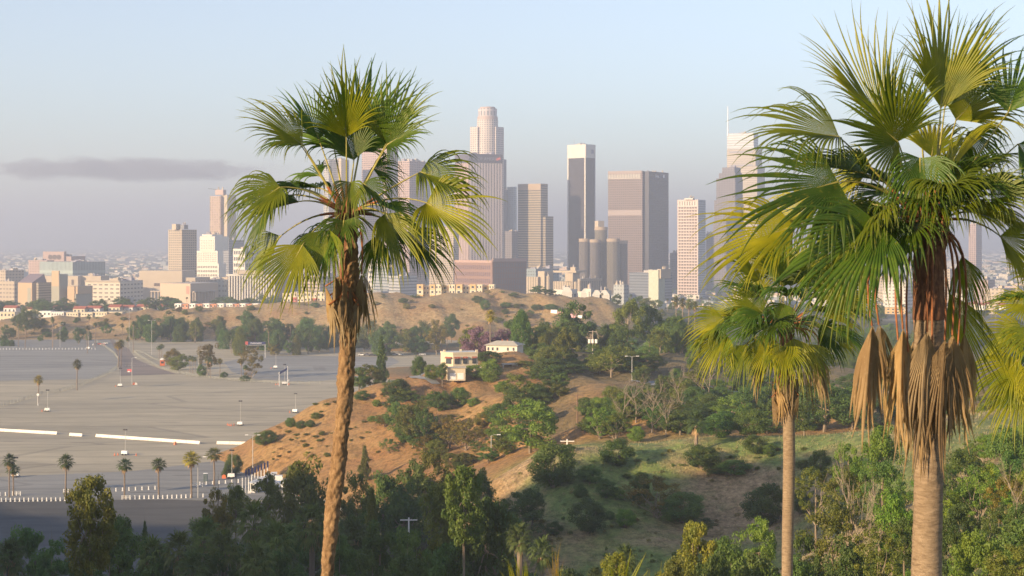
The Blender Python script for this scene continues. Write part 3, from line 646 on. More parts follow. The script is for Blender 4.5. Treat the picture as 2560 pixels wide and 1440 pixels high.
# young frond tips rising from a palm below the frame
hero_palm("upright frond tips of a palm crown poking up at the bottom edge", 17, (1440, 1660),
  [(1440, 1680), (1440, 1800), (1442, 2000)],
  [(1310,1545,0, 1292,1392,0, (0,-1,.1), .62,.02,.1,YG), (1390,1560,.1, 1386,1388,.1, (0,-1,.1), .22,.02,.1,(2.4,1.2,1.2)), (1530,1560,0, 1590,1402,0, (0,-1,.1), .70,.02,.1,YG), (1600,1590,0, 1650,1425,0, (0,-1,.1), .5,.02,.1,(1.6,1.2,.9)),
   (1300,1650,0, 1180,1600,0, (0,-1,.4), 1.3,.5,.1,YG), (1580,1660,0, 1700,1640,0, (0,-1,.4), 1.3,.5,.1,YG)],
  [], 0.16, style='ring', dark_len=0.3, depth_seed=5, nseg=24)
# ---------------------------------------------------------------- tree prototypes, one unit high and one unit wide
def blobs(n, shape, seed, hollow=0.35):
    r_ = np.random.RandomState(seed); out = []
    while len(out) < n:
        p = r_.uniform(-1, 1, 3); d = np.linalg.norm(p)
        if d > 1 or d < hollow: continue
        q = shape(p, r_)
        if q is not None: out.append(q)
    return np.array(out)
def leaves(centers, rad, per, size, seed, flat=0.75, up=0.35):
    """small leaf-cluster faces spread through lumps around each centre; faces look outwards"""
    r_ = np.random.RandomState(seed); n = len(centers)
    c = np.repeat(centers, per, 0); rr = np.repeat(rad, per)[:, None]
    d = r_.normal(size=(n * per, 3)); d /= np.linalg.norm(d, axis=1)[:, None]
    k = r_.uniform(0.25, 1.0, (n * per, 1)) ** 0.45
    p = c + d * rr * k * np.array([1, 1, flat])
    nrm = d + r_.normal(scale=0.55, size=d.shape) + np.array([0, 0, up]); nrm /= np.linalg.norm(nrm, axis=1)[:, None]
    a = np.cross(nrm, r_.normal(size=d.shape)); a /= np.linalg.norm(a, axis=1)[:, None] + 1e-9; b = np.cross(nrm, a)
    s = size * r_.uniform(0.6, 1.4, (n * per, 1))
    v = np.stack([p - a * s, p - b * s * 0.6, p + a * s, p + b * s * 0.6], 1).reshape(-1, 3)
    f = np.arange(len(v)).reshape(-1, 4)
    return v, f
def limb(m, p0, p1, r0, r1, bend=0.1, r_=rng, n=5):
    p0, p1 = Vector(p0), Vector(p1); L = (p1 - p0).length
    q = [p0.lerp(p1, t) + Vector((r_.uniform(-1, 1), r_.uniform(-1, 1), r_.uniform(-.4, .4))) * bend * L * math.sin(t * 3.14) for t in (0, .25, .5, .75, 1)]
    m.tube(q, [r0 + (r1 - r0) * t for t in (0, .25, .5, .75, 1)], n, cap=False); return q
M_leaf = leafmat("foliage", (0.080, 0.145, 0.026), (0.180, 0.240, 0.042), 0.4, 3.0)
M_purple = leafmat("purple_blossom", (0.16, 0.085, 0.13), (0.26, 0.16, 0.22), 0.3, 3.0)
M_wood = plain("bark", (0.22, 0.17, 0.12), 0.9, 0.3, 5)
M_pale = plain("pale_bark", (0.30, 0.24, 0.18), 0.9, 0.25, 5)
PROTO = {}
hidden = []
def proto(kind, parts, cat):
    """parts: list of (name, mesh)"""
    PROTO.setdefault(kind, []).append((parts, cat))
def crown(kind, seed):
    r_ = np.random.RandomState(seed); rr = random.Random(seed); m = MB(); wood = M_wood
    def elong(p, q): return p
    if kind == 'bush':
        C = blobs(60, lambda p, q: np.array([p[0] * .39, p[1] * .39, .44 + p[2] * .42 * (1 if p[2] > 0 else .85)]), seed, .62)
        v, f = leaves(C, r_.uniform(.10, .16, len(C)), 210, .016, seed); 
        for k in range(5): limb(m, (0, 0, 0), (rr.uniform(-.25, .25), rr.uniform(-.25, .25), .5), .02, .008, .1, rr)
    elif kind == 'round':
        C = blobs(56, lambda p, q: np.array([p[0] * .42, p[1] * .42, .53 + p[2] * .40]), seed, .35)
        C += r_.normal(scale=.03, size=C.shape)
        v, f = leaves(C, r_.uniform(.07, .14, len(C)), 160, .017, seed)
        limb(m, (0, 0, 0), (0.02, 0, .45), .028, .02, .04, rr)
        for k in range(7):
            c = C[rr.randrange(len(C))]; limb(m, (0.02, 0, rr.uniform(.25, .45)), c, .014, .004, .08, rr)
    elif kind == 'euca':
        wood = M_pale
        C = blobs(44, lambda p, q: np.array([p[0] * .40 * (1.1 - .5 * max(0, p[2])), p[1] * .40 * (1.1 - .5 * max(0, p[2])), .64 + p[2] * .33]), seed, .25)
        C += r_.normal(scale=.045, size=C.shape)
        v, f = leaves(C, r_.uniform(.06, .12, len(C)), 160, .015, seed, 1.0)
        q = limb(m, (0, 0, 0), (0.05, 0, .8), .022, .008, .06, rr)
        for k in range(9):
            c = C[rr.randrange(len(C))]; b = q[rr.choice((1, 2, 2, 3))]; limb(m, b, c, .010, .003, .08, rr)
    elif kind == 'airy':
        wood = M_pale
        C = blobs(60, lambda p, q: np.array([p[0] * .46, p[1] * .46, .58 + p[2] * .40]), seed, .2)
        C += r_.normal(scale=.04, size=C.shape)
        v, f = leaves(C, r_.uniform(.05, .10, len(C)), 90, .015, seed)
        for k in range(16):
            c = C[rr.randrange(len(C))]; limb(m, (rr.uniform(-.04, .04), rr.uniform(-.04, .04), 0), c * 1.02, .009, .002, .08, rr, 4)
    elif kind == 'pine':
        C = []
        for k in range(150):
            z = 1 - (k / 150) ** 0.8 * .88; a = k * 2.4 + rr.uniform(-.3, .3); w0 = .48 * (1 - z) ** .75 * (0.75 + .35 * noise.noise(Vector((z * 7, a, seed)))) * rr.uniform(.35, 1.05)
            C.append((math.cos(a) * w0, math.sin(a) * w0, z - w0 * .12))
        C = np.array(C); v, f = leaves(C, r_.uniform(.04, .085, len(C)), 75, .016, seed, .8)
        limb(m, (0, 0, 0), (0, 0, .98), .022, .003, .01, rr)
        for k in range(26): c = C[rr.randrange(len(C))]; limb(m, (0, 0, c[2]), c, .006, .002, .03, rr, 4)
    elif kind == 'cypress':
        C = []
        for k in range(120):
            z = .06 + .92 * k / 120; w0 = .40 * math.sin(min(1, (1 - z) * 1.9) * 1.57) ** .8 * rr.uniform(.55, 1); a = k * 2.4
            C.append((math.cos(a) * w0, math.sin(a) * w0, z))
        C = np.array(C); v, f = leaves(C, r_.uniform(.06, .11, len(C)), 110, .016, seed, 1.1)
        limb(m, (0, 0, 0), (0, 0, .9), .02, .005, .01, rr)
    elif kind == 'spike':      # lumpy crown piled over an open lower part, like an old pine
        C = []
        for k in range(90):
            z = rr.uniform(.25, 1); w0 = (.30 if z > .55 else .42 * (z + .1) / .65) * math.sqrt(rr.random()) * (1 if z < .9 else .6); a = rr.uniform(0, 6.28)
            C.append((math.cos(a) * w0, math.sin(a) * w0, z))
        C = np.array(C); v, f = leaves(C, r_.uniform(.06, .10, len(C)), 120, .016, seed)
        q = limb(m, (0, 0, 0), (0, 0, .9), .025, .006, .03, rr)
        for k in range(14): c = C[rr.randrange(len(C))]; limb(m, q[rr.choice((1, 2, 3))], c, .009, .003, .06, rr, 4)
    mats = M_leaf
    return [("crown", npmesh("crown_" + kind, v, f, M_leaf)), ("trunk", m.mesh("trunk_" + kind, wood))]
CAT = dict(bush="shrub", round="tree", euca="tree", airy="shrub", pine="conifer", cypress="tree", spike="tree")
for k in ('bush', 'round', 'euca', 'airy', 'pine', 'cypress', 'spike'):
    for s in ((21, 22, 23) if k in ('bush', 'round', 'euca') else (21, 22)): proto(k, crown(k, s + len(k)), CAT[k])
# purple flowering tree
pp = [(n_, me.copy()) for n_, me in crown('round', 77)]; pp[0][1].materials.clear(); pp[0][1].materials.append(M_purple); proto('purple', pp, "flowering tree")
# bare tree
def bare(seed):
    rr = random.Random(seed); m = MB(); m2 = MB()
    q = limb(m, (0, 0, 0), (rr.uniform(-.1, .1), 0, .75), .02, .006, .06, rr, 5)
    def br(p, d, L, r0, dep):
        e = Vector(p) + d * L; k = limb(m2, p, e, r0, r0 * .45, .07, rr, 4)
        if dep:
            for _ in range(3):
                d2 = (d + Vector((rr.uniform(-1, 1), rr.uniform(-1, 1), rr.uniform(-.1, .7))) * .75).normalized(); br(k[rr.choice((2, 3, 4))], d2, L * rr.uniform(.5, .75), r0 * .5, dep - 1)
    for i in range(9):
        a = i * 2.4; br(q[rr.choice((1, 2, 3, 4))], Vector((math.cos(a) * .7, math.sin(a) * .7, .8)).normalized(), rr.uniform(.25, .42), .0085, 3)
    return [("trunk", m.mesh("trunk_bare", M_pale)), ("branches", m2.mesh("branches_bare", M_pale))]
for s in (1, 2, 3): proto('bare', bare(s), "bare tree")
# small fan palms, built 1 unit high: the trunk share is set per kind
def smallpalm(trunk_frac, crown_r, nfr, nseg, seed, skirt=True, trunk_r=.012, droopmax=1.0):
    rr = random.Random(seed); parts = []; m = MB(); zt = 1 - crown_r * 1.05
    q = limb(m, (0, 0, 0), (rr.uniform(-.01, .01), 0, zt), trunk_r * 1.3, trunk_r, .01, rr, 8)
    V, Fq = [], []
    for i in range(nfr):
        a = i * 2.399 + rr.uniform(-.2, .2); e = R(82 - 128 * (i / nfr)); d = Vector((math.cos(a) * math.cos(e), math.sin(a) * math.cos(e), math.sin(e)))
        A = Vector((q[-1].x, q[-1].y, zt)) + d * crown_r * .45 + Vector((0, 0, .05 * crown_r)); u = (d + Vector((0, 0, -.12 - .2 * max(0, -d.z)))).normalized()
        nrm = Vector((-math.cos(a) * math.sin(e), -math.sin(a) * math.sin(e), math.cos(e)))
        v, f = fan(A, u, nrm, crown_r * .62 * rr.uniform(.85, 1.1), 1.55, nseg, 4, droopmax * rr.uniform(.5, 1.1), .15, .5, seed * 31 + i)
        b = len(V); V += [tuple(x) for x in v]; Fq += [tuple(k + b for k in t) for t in f]
        v, f = tubeq([Vector((q[-1].x, q[-1].y, zt)), A], [.004 * 1, .003], 3); b = len(V); V += [tuple(x) for x in v]; Fq += [tuple(k + b for k in t) for t in f]
    parts.append(("crown", npmesh("crown_fan_palm", V, Fq, M_leafpalm))); parts.append(("trunk", m.mesh("trunk_fan_palm", M_trunkp)))
    if skirt:
        V, Fq = [], []
        for i in range(16):
            a = i * 2.4; c, s_ = math.cos(a), math.sin(a); z0 = zt - rr.uniform(0, .3) * crown_r
            v, f = fan(Vector((c * trunk_r * 3, s_ * trunk_r * 3, z0)), Vector((c * .12, s_ * .12, -1)), Vector((c, s_, .2)), crown_r * rr.uniform(.5, .9) * (skirt if skirt is not True else 1), .5, 8, 3, .4, 0, .6, 50 + i)
            b = len(V); V += [tuple(x) for x in v]; Fq += [tuple(k + b for k in t) for t in f]
        parts.append(("dead_leaves", npmesh("skirt_fan_palm", V, Fq, M_dead2)))
    return parts
M_leafpalm = leafmat("palm_foliage", (0.065, 0.10, 0.025), (0.14, 0.18, 0.045), 0.35, 5.0)
M_dead2 = plain("dry_palm_leaves", (0.42, 0.28, 0.15), 0.9, 0.25, 8)
M_trunkp = plain("grey_palm_trunk", (0.22, 0.17, 0.13), 0.9, 0.2, 20)
for s in (1, 2, 3): proto('fanpalm', smallpalm(.8, .18, 30, 12, s, True, .0125), "palm tree")
for s in (4, 5): proto('tallpalm', smallpalm(.85, .10, 24, 9, s, True, .009), "palm tree")
for s in (6, 7): proto('lowpalm', smallpalm(.5, .36, 36, 16, s, 0.7, .030, 1.2), "palm tree")
proto('skirtpalm', smallpalm(.5, .40, 36, 14, 9, .8, .05, 0.8), "palm tree")

NAME = dict(bush="shrub", round="leafy_tree", euca="eucalyptus_tree", airy="wispy_shrub", pine="conifer_tree", cypress="cypress_tree", spike="pine_tree", purple="flowering_tree",
            bare="bare_tree", fanpalm="fan_palm", tallpalm="fan_palm", lowpalm="fan_palm", skirtpalm="fan_palm")
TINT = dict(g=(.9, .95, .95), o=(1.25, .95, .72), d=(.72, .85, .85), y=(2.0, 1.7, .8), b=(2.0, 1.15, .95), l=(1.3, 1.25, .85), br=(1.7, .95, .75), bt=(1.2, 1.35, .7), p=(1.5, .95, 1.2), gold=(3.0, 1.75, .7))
ASPECT = dict(bush=1.5, round=1.5, euca=1.6, airy=1.3, pine=3.0, cypress=2.6, spike=1.9, purple=1.0)
_m = MB(); _m.tube([(0, 0, 0), (.3, .1, .3), (-.1, .2, .7), (0, 0, 1)], [1.2, 1, .8, .6], 7); STEM = _m.mesh("stem", M_wood)
_m = MB(); _m.tube([(0, 0, 0), (0, 0, .5), (0, 0, 1)], [1, .9, .8], 8); STEMP = _m.mesh("palm_stem", M_trunkp)
ntree = 0
used = {}
def tree(kind, px, D, top, wpx, tint='g', label=None, group=None, base=None, lean=0, var=None, name=None):
    """plant at photo column px and distance D; `top` is the row its tip reaches, wpx its width in photo pixels"""
    global ntree
    g = gp(px, D)
    z1 = CZ - (top - HY) / F * D; h = z1 - g.z
    if h < 0.6: h = 0.6
    if kind in ('bush', 'round', 'airy', 'euca'): wpx *= 1.1 if kind == 'bush' else 1.2; h *= 1.36 if kind == 'bush' else 1.08
    if kind == 'spike': wpx *= 1.3
    if kind == 'round' and D < 340: deep = 1.25
    else: deep = 1.0
    lst = PROTO[kind]; i = ntree % len(lst) if var is None else var; ntree += 1
    parts, cat = lst[i]; wd = wpx / F * D * 1.0
    if kind in ('fanpalm', 'tallpalm', 'lowpalm', 'skirtpalm'):
        cr = {'fanpalm': .18, 'tallpalm': .10, 'lowpalm': .36, 'skirtpalm': .40}[kind]; sx = wd / (2 * cr)
    elif kind in ('bush', 'airy', 'round', 'euca'): sx = wd / .98
    else: sx = wd / .9
    sx = min(sx, h * 3.5)
    root = empty(name or NAME[kind], (g.x, g.y, g.z - 0.15), rng.uniform(0, 6.28), label, cat, group)
    c = TINT[tint] if isinstance(tint, str) else tint
    ch = h
    if kind in ASPECT: ch = min(h, max(wd * ASPECT[kind] * deep, h * .25))
    if kind in ('lowpalm', 'skirtpalm'): ch = min(h, wd / (2 * {'lowpalm': .36, 'skirtpalm': .40}[kind]) * 1.25)
    for n_, me in parts:
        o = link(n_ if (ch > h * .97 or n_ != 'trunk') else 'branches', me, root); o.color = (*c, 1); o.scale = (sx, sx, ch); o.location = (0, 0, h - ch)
    if ch <= h * .97:
        o = link('trunk', STEMP if 'palm' in kind else STEM, root); t = min(.45, .015 * h) if 'palm' in kind else min(.016 * h + .05, wd * .03); o.scale = (t, t, h - ch * (.45 if 'palm' in kind else .75))
    return root
# ---------------------------------------------------------------- city
BLD = []
class Bld:
    def __init__(s, name, label, cat, px0, pxm, px1, top, D, mat, a=40, base=None, roof=None, part="facade", group=None, bz=None):
        s.D, s.a = D, R(a); s.base = -18 if bz is None else bz
        if base is not None: s.base = CZ - (base - HY) / F * D
        BLD.append(s); s.root = None; s.tier(px0, pxm, px1, top, mat, roof, part, name=name, label=label, cat=cat, group=group)
    def foot(s, px0, pxm, px1):
        k = s.D / F; c = Vector(((pxm - 1280) * k, s.D, 0)); wl_ = (pxm - px0) * k / math.cos(s.a); wr = (px1 - pxm) * k / math.sin(s.a)
        # perspective keeps the outline only roughly; faces recede with depth
        l = c + Vector((-math.cos(s.a), math.sin(s.a), 0)) * wl_; r_ = c + Vector((math.sin(s.a), math.cos(s.a), 0)) * wr
        return c, l, r_, l + r_ - c
    def tier(s, px0, pxm, px1, top, mat, roof=None, part="upper_block", name=None, label=None, cat=None, group=None, z0=None):
        c, l, r_, b = s.foot(px0, pxm, px1); z1 = CZ - (top - HY) / F * s.D
        if s.root is None:
            o = (c + b) / 2; s.root = empty(name, (o.x, o.y, s.base), 0, label, cat, group); s.z = 0; s.O = Vector((o.x, o.y, 0))
        z0 = s.z if z0 is None else z0; h1 = z1 - s.base
        s.c, s.l, s.r, s.b = [p - s.O for p in (c, l, r_, b)]
        m = MB(); m.prism([(p.x, p.y) for p in (s.c, s.r, s.b, s.l)], z0, h1, 0, 1)
        o = m.build(part, [mat, roof or M_roofgrey], s.root)
        s.z0, s.z = z0, h1; return s
    def P(s, face, u, z, out=0):
        a, b = (s.l, s.c) if face == 'L' else (s.c, s.r); d = (b - a); n_ = Vector((d.y, -d.x, 0)).normalized()
        p = a + d * u + n_ * out; return Vector((p.x, p.y, z))
    def slab(s, name, face, u0, u1, z0, z1, out, mat, inn=-0.05):
        m = MB(); q = [s.P(face, u0, 0, inn), s.P(face, u0, 0, out), s.P(face, u1, 0, out), s.P(face, u1, 0, inn)]
        q = [q[1], q[2], q[3], q[0]]; m.prism([(p.x, p.y) for p in q], z0, z1, 0); return m.build(name, mat, s.root)
    def ribs(s, name, face, n, w, out, mat, z0, z1, u0=0, u1=1):
        L = (s.c - s.l).length if face == 'L' else (s.r - s.c).length; m = MB()
        for i in range(n):
            u = u0 + (u1 - u0) * (i + .5) / n; du = w / L / 2
            q = [s.P(face, u - du, 0, out), s.P(face, u + du, 0, out), s.P(face, u + du, 0, -.05), s.P(face, u - du, 0, -.05)]
            m.prism([(p.x, p.y) for p in q], z0, z1, 0)
        return m.build(name, mat, s.root)
    def bands(s, name, face, n, h, out, mat, z0, z1, u0=0, u1=1):
        m = MB()
        for i in range(n):
            z = z0 + (z1 - z0) * (i + .5) / n
            q = [s.P(face, u0, 0, out), s.P(face, u1, 0, out), s.P(face, u1, 0, -.05), s.P(face, u0, 0, -.05)]
            m.prism([(p.x, p.y) for p in q], z - h / 2, z + h / 2, 0)
        return m.build(name, mat, s.root)
    def windows(s, face, nx, nz, z0, z1, mat, u0=0.04, u1=0.96, fw=.55, fh=.5, cap=60):
        L = (s.c - s.l).length if face == 'L' else (s.r - s.c).length; du = (u1 - u0) / nx * fw / 2; dz = (z1 - z0) / nz * fh / 2
        cells = [(u0 + (u1 - u0) * (i + .5) / nx, z0 + (z1 - z0) * (j + .5) / nz) for j in range(nz) for i in range(nx)]
        def add(m, u, z, ref):
            q = [s.P(face, u - du, 0, .12), s.P(face, u + du, 0, .12), s.P(face, u + du, 0, -.05), s.P(face, u - du, 0, -.05)]
            m.prism([(p.x - ref.x, p.y - ref.y) for p in q], z - dz - ref.z, z + dz - ref.z, 0)
        if len(cells) <= cap:
            ref = s.P(face, cells[0][0], cells[0][1]); m = MB(); add(m, *cells[0], ref); me = m.mesh("window", mat)
            for u, z in cells: o = link("window", me, s.root); o.location = s.P(face, u, z)
        else:
            for j in range(nz):     # very many windows: one part per storey
                m = MB()
                for i in range(nx): add(m, *cells[j * nx + i], Vector((0, 0, 0)))
                m.build("window_row", mat, s.root)
        return s
    def roofbox(s, px0, pxm, px1, top, mat, name="roof_block"):
        z = s.z; s.tier(px0, pxm, px1, top, mat, None, name, z0=z); return s
M_roofgrey = plain("flat_roof", (0.42, 0.39, 0.36), 0.9, 0.15, 0.1)
W = dict(cream=(0.46, 0.38, 0.29), pink=(0.42, 0.31, 0.28), white=(0.62, 0.58, 0.52), tan=(0.38, 0.29, 0.21), brown=(0.25, 0.155, 0.13), grey=(0.27, 0.27, 0.29))
M_glass = plain("window_glass", (0.07, 0.08, 0.10), 0.15, 0.3, 0.5)
M_glassw = plain("warm_window_glass", (0.10, 0.07, 0.06), 0.2, 0.3, 0.5)
def pm(k, v=0.06): return plain("wall_" + k, W[k], 0.85, v, 0.05)
M_cream, M_pink, M_white, M_tan, M_brown = pm('cream'), pm('pink'), pm('white'), pm('tan'), pm('brown')
def fc(n_, wall, glass, **k): return facade(n_, W[wall] if isinstance(wall, str) else wall, glass, **k)
DKG = (0.05, 0.06, 0.085)
CATB = "building"
# --- towers left of the big palm
b = Bld("apartment_tower", "beige gridded apartment tower with two roof blocks, left of the stepped white building", CATB, 415, 455, 484, 574, 2300, fc("beige_grid", 'cream', (.13, .11, .10), wx=4, wz=3.3, mx=.2, mz=.24), 35)
b.roofbox(428, 440, 449, 560, M_cream); b.z -= 7; b.roofbox(449, 460, 468, 562, fc("grille", 'grey', DKG, wx=2, wz=2))
b = Bld("skyscraper", "tall slim pink tower with a bright cream strip rising behind the stepped white building", CATB, 521, 551, 556, 490, 2750, fc("pink_strip", 'pink', (.42, .33, .20), wx=5, wz=4, mx=.22, mz=.12), 35)
b.tier(551, 568, 586, 487, M_cream, z0=0, part="stair_shaft"); b.tier(535, 558, 564, 474, M_pink, z0=b.z, part="roof_block")
m = MB(); m.tube([(-14, 0, b.z + 2), (14, 4, b.z - 1)], .8, 4); m.build("crane_arm", plain("steel", (.2, .22, .25), .5), b.root)
M_brightw = plain("bright_white_wall", (.80, .76, .66), .85, .05)
b = Bld("stepped_building", "bright sunlit white building stepping up in three tiers", CATB, 470, 547, 557, 659, 2450, M_brightw, 12)
b.windows('L', 16, 8, 2, b.z - 2, M_glassw, fw=.5, fh=.5); z = b.z
b.tier(484, 544, 552, 627, M_brightw, part="middle_tier"); b.windows('L', 12, 5, z + 2, b.z - 2, M_glassw, fw=.42, fh=.4); z = b.z
b.tier(498, 537, 556, 591, M_brightw, part="top_tier"); b.windows('L', 8, 6, z + 2, b.z - 5, M_glassw, fw=.35, fh=.35)
b.tier(504, 530, 545, 586, M_brightw, part="penthouse")
Bld("office_block", "grey shaded block behind the stepped white building", CATB, 556, 572, 604, 600, 2700, fc("grey_bands", 'grey', (.2, .2, .22), wx=30, wz=3.8, mx=0, mz=.3), 40)
b = Bld("office_block", "white gridded block half behind the lower left palm fronds", CATB, 578, 612, 660, 622, 2300, M_white, 40)
b.windows('L', 6, 7, 14, b.z - 1, M_glass, fw=.6, fh=.55); b.windows('R', 8, 7, 14, b.z - 1, M_glass, fw=.6, fh=.55)
# --- towers behind the big palm
b = Bld("skyscraper", "bright cream tower directly behind the big left palm's trunk", CATB, 806, 822, 870, 398, 3000, fc("creamglass", (.40, .38, .36), (.2, .2, .22), wx=8, wz=4, mx=.1, mz=.3), 60)
b.tier(820, 853, 862, 396, fc("cream_stone", 'cream', (.45, .36, .24), wx=6, wz=4, mx=.3, mz=.3), z0=0, part="front_wing")
pg = fc("pink_grid", 'pink', (.20, .14, .13), wx=4.6, wz=4, mx=.18, mz=.22)
Bld("skyscraper", "tall pink tower with window grid seen through the fronds right of the big palm's trunk", CATB, 900, 968, 993, 362, 3050, pg, 35)
Bld("skyscraper", "narrower pink gridded tower between two palm fronds", CATB, 993, 1024, 1060, 402, 2950, pg, 40)
Bld("skyscraper", "slate grey slab tower with flat top behind the narrower pink tower", CATB, 1010, 1042, 1074, 404, 3200, fc("slate_glass", (.22, .26, .32), (.10, .13, .18), wx=3, wz=4), 40)
Bld("skyscraper", "beige mid height tower covered in small windows behind the lower right palm fronds", CATB, 1071, 1134, 1146, 566, 2500, fc("beige_small", 'cream', (.2, .16, .14), wx=3.4, wz=3.4, mx=.22, mz=.22), 25)
Bld("office_block", "low grey glass office block at the foot of the towers behind the palm trunk", CATB, 930, 972, 1012, 668, 2200, fc("pale_glass", (.36, .38, .40), (.22, .26, .3), wx=14, wz=4, mx=0, mz=.25), 40)
b = Bld("office_block", "white block with dark window grid low behind the palm trunk", CATB, 918, 958, 975, 624, 2350, M_white, 30); b.windows('L', 6, 10, 4, b.z - 1, M_glass, fw=.6, fh=.5)
Bld("office_block", "terraced pale office block stepping down right of the palm's dead fronds", CATB, 970, 1000, 1040, 690, 2150, fc("pale_bands", (.42, .42, .43), (.25, .27, .3), wx=60, wz=4, mx=0, mz=.25), 40)
Bld("office_block", "long banded building low behind the palm's straw skirt", CATB, 735, 800, 860, 690, 2100, fc("cream_bands", 'cream', (.2, .16, .14), wx=60, wz=4.2, mx=0, mz=.3), 40)
# --- round topped tower
D = 3250; O = pt(1219, 600, D); zt = lambda py: CZ - (py - HY) / F * D + 18
k = D / F
root = empty("skyscraper", (O.x, O.y, -18), 0, "tallest tower, pale stone with a round glass crown, rising behind the ribbed pink tower", CATB)
def cyl(px_r, z0, z1, name, mat, n=28, dx=0, top=None):
    m = MB(); r_ = px_r * k; m.prism([(dx * k + math.cos(2 * math.pi * i / n) * r_, math.sin(2 * math.pi * i / n) * r_) for i in range(n)], z0, z1, 0, 1); return m.build(name, [mat, top or M_roofgrey], root)
fs = fc("stone_grid", (.58, .50, .46), (.19, .18, .20), wx=5, wz=4.2, mx=.22, mz=.25)
cyl(26.5, 0, zt(300), "round_shaft", fs); cyl(25.5, zt(300), zt(292), "neck", M_pink)
cyl(23.5, zt(292), zt(272), "crown", fc("crown_glass", (.56, .48, .48), (.30, .31, .35), wx=7, wz=12, mx=.2, mz=.12)); cyl(19, zt(272), zt(268), "crown_top", M_pink)
for sx, w_, tp, mt in ((-24, 26, 318, fs), (22, 24, 318, fs)):
    m = MB(); m.box(sx * k, 0, 0, w_ * k * .9, 34 * k, zt(tp), R(-35), 0, 1); m.build("corner_block", [mt, M_roofgrey], root)
# ribbed tower
b = Bld("skyscraper", "broad pink tower with tall white vertical ribs and lettering under its flat top", CATB, 1135, 1173, 1256, 384, 2850, fc("ribbed_pink", 'pink', (.12, .10, .13), wx=200, wz=400, mx=0, mz=.001), 62)
dark = plain("dark_glazing", (.09, .08, .11), .25, .2, .3)
zt_ = b.z - 16
b.slab("glazing", 'R', .02, .98, 3, zt_, .15, dark); b.slab("glazing", 'L', .03, .97, 3, zt_, .15, dark)
b.ribs("pier", 'R', 12, 3.4, 1.3, plain("pale_pier", (.60, .50, .47), .8, .05), 2.8, zt_ + .2); b.ribs("pier", 'L', 9, 4.6, 1.3, M_pink, 2.8, zt_ + .2)
def text_on(b, face, u, z, txt, size, mat, name="lettering", out=.3):
    cu = bpy.data.curves.new("t", 'FONT'); cu.body = txt; cu.size = size; cu.extrude = .12; cu.align_x = 'CENTER'
    t = bpy.data.objects.new("t", cu); COL.objects.link(t); dg = bpy.context.evaluated_depsgraph_get()
    me = bpy.data.meshes.new_from_object(t.evaluated_get(dg)); bpy.data.objects.remove(t); me.materials.clear(); me.materials.append(mat)
    o = link(name, me, b.root); p0, p1 = b.P(face, 0, 0), b.P(face, 1, 0); d = p1 - p0
    o.location = b.P(face, u, z, out); o.rotation_euler = (R(90), 0, math.atan2(d.y, d.x)); return o
M_sgrey = plain("grey_sign", (.26, .25, .30), .6); M_red = plain("red_sign", (.55, .12, .10), .5, .1); M_swhite = plain("white_sign", (.9, .9, .92), .5, .05)
text_on(b, 'R', .42, b.z - 11, "BANK OF AMERICA", 8.0, M_sgrey)
m = MB()
for i in range(4): m.box(i * 1.9, 0, i * .5, 1.3, .3, 4.2, 0, 0, None, 0, 0)
o = m.build("emblem", M_red, b.root); o.location = b.P('R', .82, b.z - 11, .4)
Bld("skyscraper", "dark narrow slab standing close behind the ribbed pink tower", CATB, 1236, 1252, 1266, 398, 3300, fc("dkslab", (.22, .23, .26), (.12, .13, .16), wx=4, wz=4), 40)
b = Bld("skyscraper", "slim pale blue glass tower between the ribbed tower and the yellow banded tower", CATB, 1268, 1287, 1292, 467, 3300, fc("blueglass", (.38, .46, .50), (.30, .38, .43), wx=4, wz=4, gvar=.2), 30)
b.tier(1256, 1266, 1270, 475, fc("dkslab2", (.18, .20, .24), (.10, .12, .16), wx=4, wz=4), z0=0, part="side_wing")
Bld("office_block", "dark grey office block low between the ribbed tower and the banded tower", CATB, 1262, 1280, 1304, 578, 3000, fc("dkoffice", (.20, .18, .20), (.10, .10, .12), wx=5, wz=4), 40)
bandm = fc("banded", (.36, .29, .20), (.10, .09, .085), wx=200, wz=4.2, mx=0, mz=.27, gvar=.25)
b = Bld("skyscraper", "banded tower with a gold lit face and a step on its right side", CATB, 1295, 1352, 1370, 459, 2900, bandm, 33)
b.slab("top_band", 'L', 0, 1, b.z - 11, b.z, .4, M_tan); z = b.z
b.tier(1300, 1364, 1384, 541, bandm, z0=0, part="lower_wing")
# dark tower with white frame
b = Bld("skyscraper", "dark glass tower framed by white corner columns and a white top band", CATB, 1421, 1464, 1489, 362, 2950, fc("darkgrid", (.045, .04, .05), (.07, .065, .085), wx=4.2, wz=3.9, mx=.12, mz=.25, rough=.2), 42)
for f_ in 'LR': b.slab("top_band", f_, -.01, 1.01, b.z - 23, b.z + 1, .9, M_white)
for u in (0.02, .98): b.slab("corner_column", 'L', u - .03, u + .03, 0, b.z - 23, .9, M_white)
b.slab("corner_column", 'R', .94, 1.0, 0, b.z - 23, .9, plain("shade_grey_column", (.42, .42, .46), .8))  # white column on the shaded face, its shade put into a greyer colour
b.slab("emblem", 'R', .55, .82, b.z - 15, b.z - 8, 1.2, M_sgrey)
m = MB(); m.tube([(0, 0, b.z), (0, 0, b.z + 7)], .4, 4); m.tube([(-13, -4, b.z), (-13, -4, b.z + 11)], .3, 4); m.build("antenna", M_sgrey, b.root)
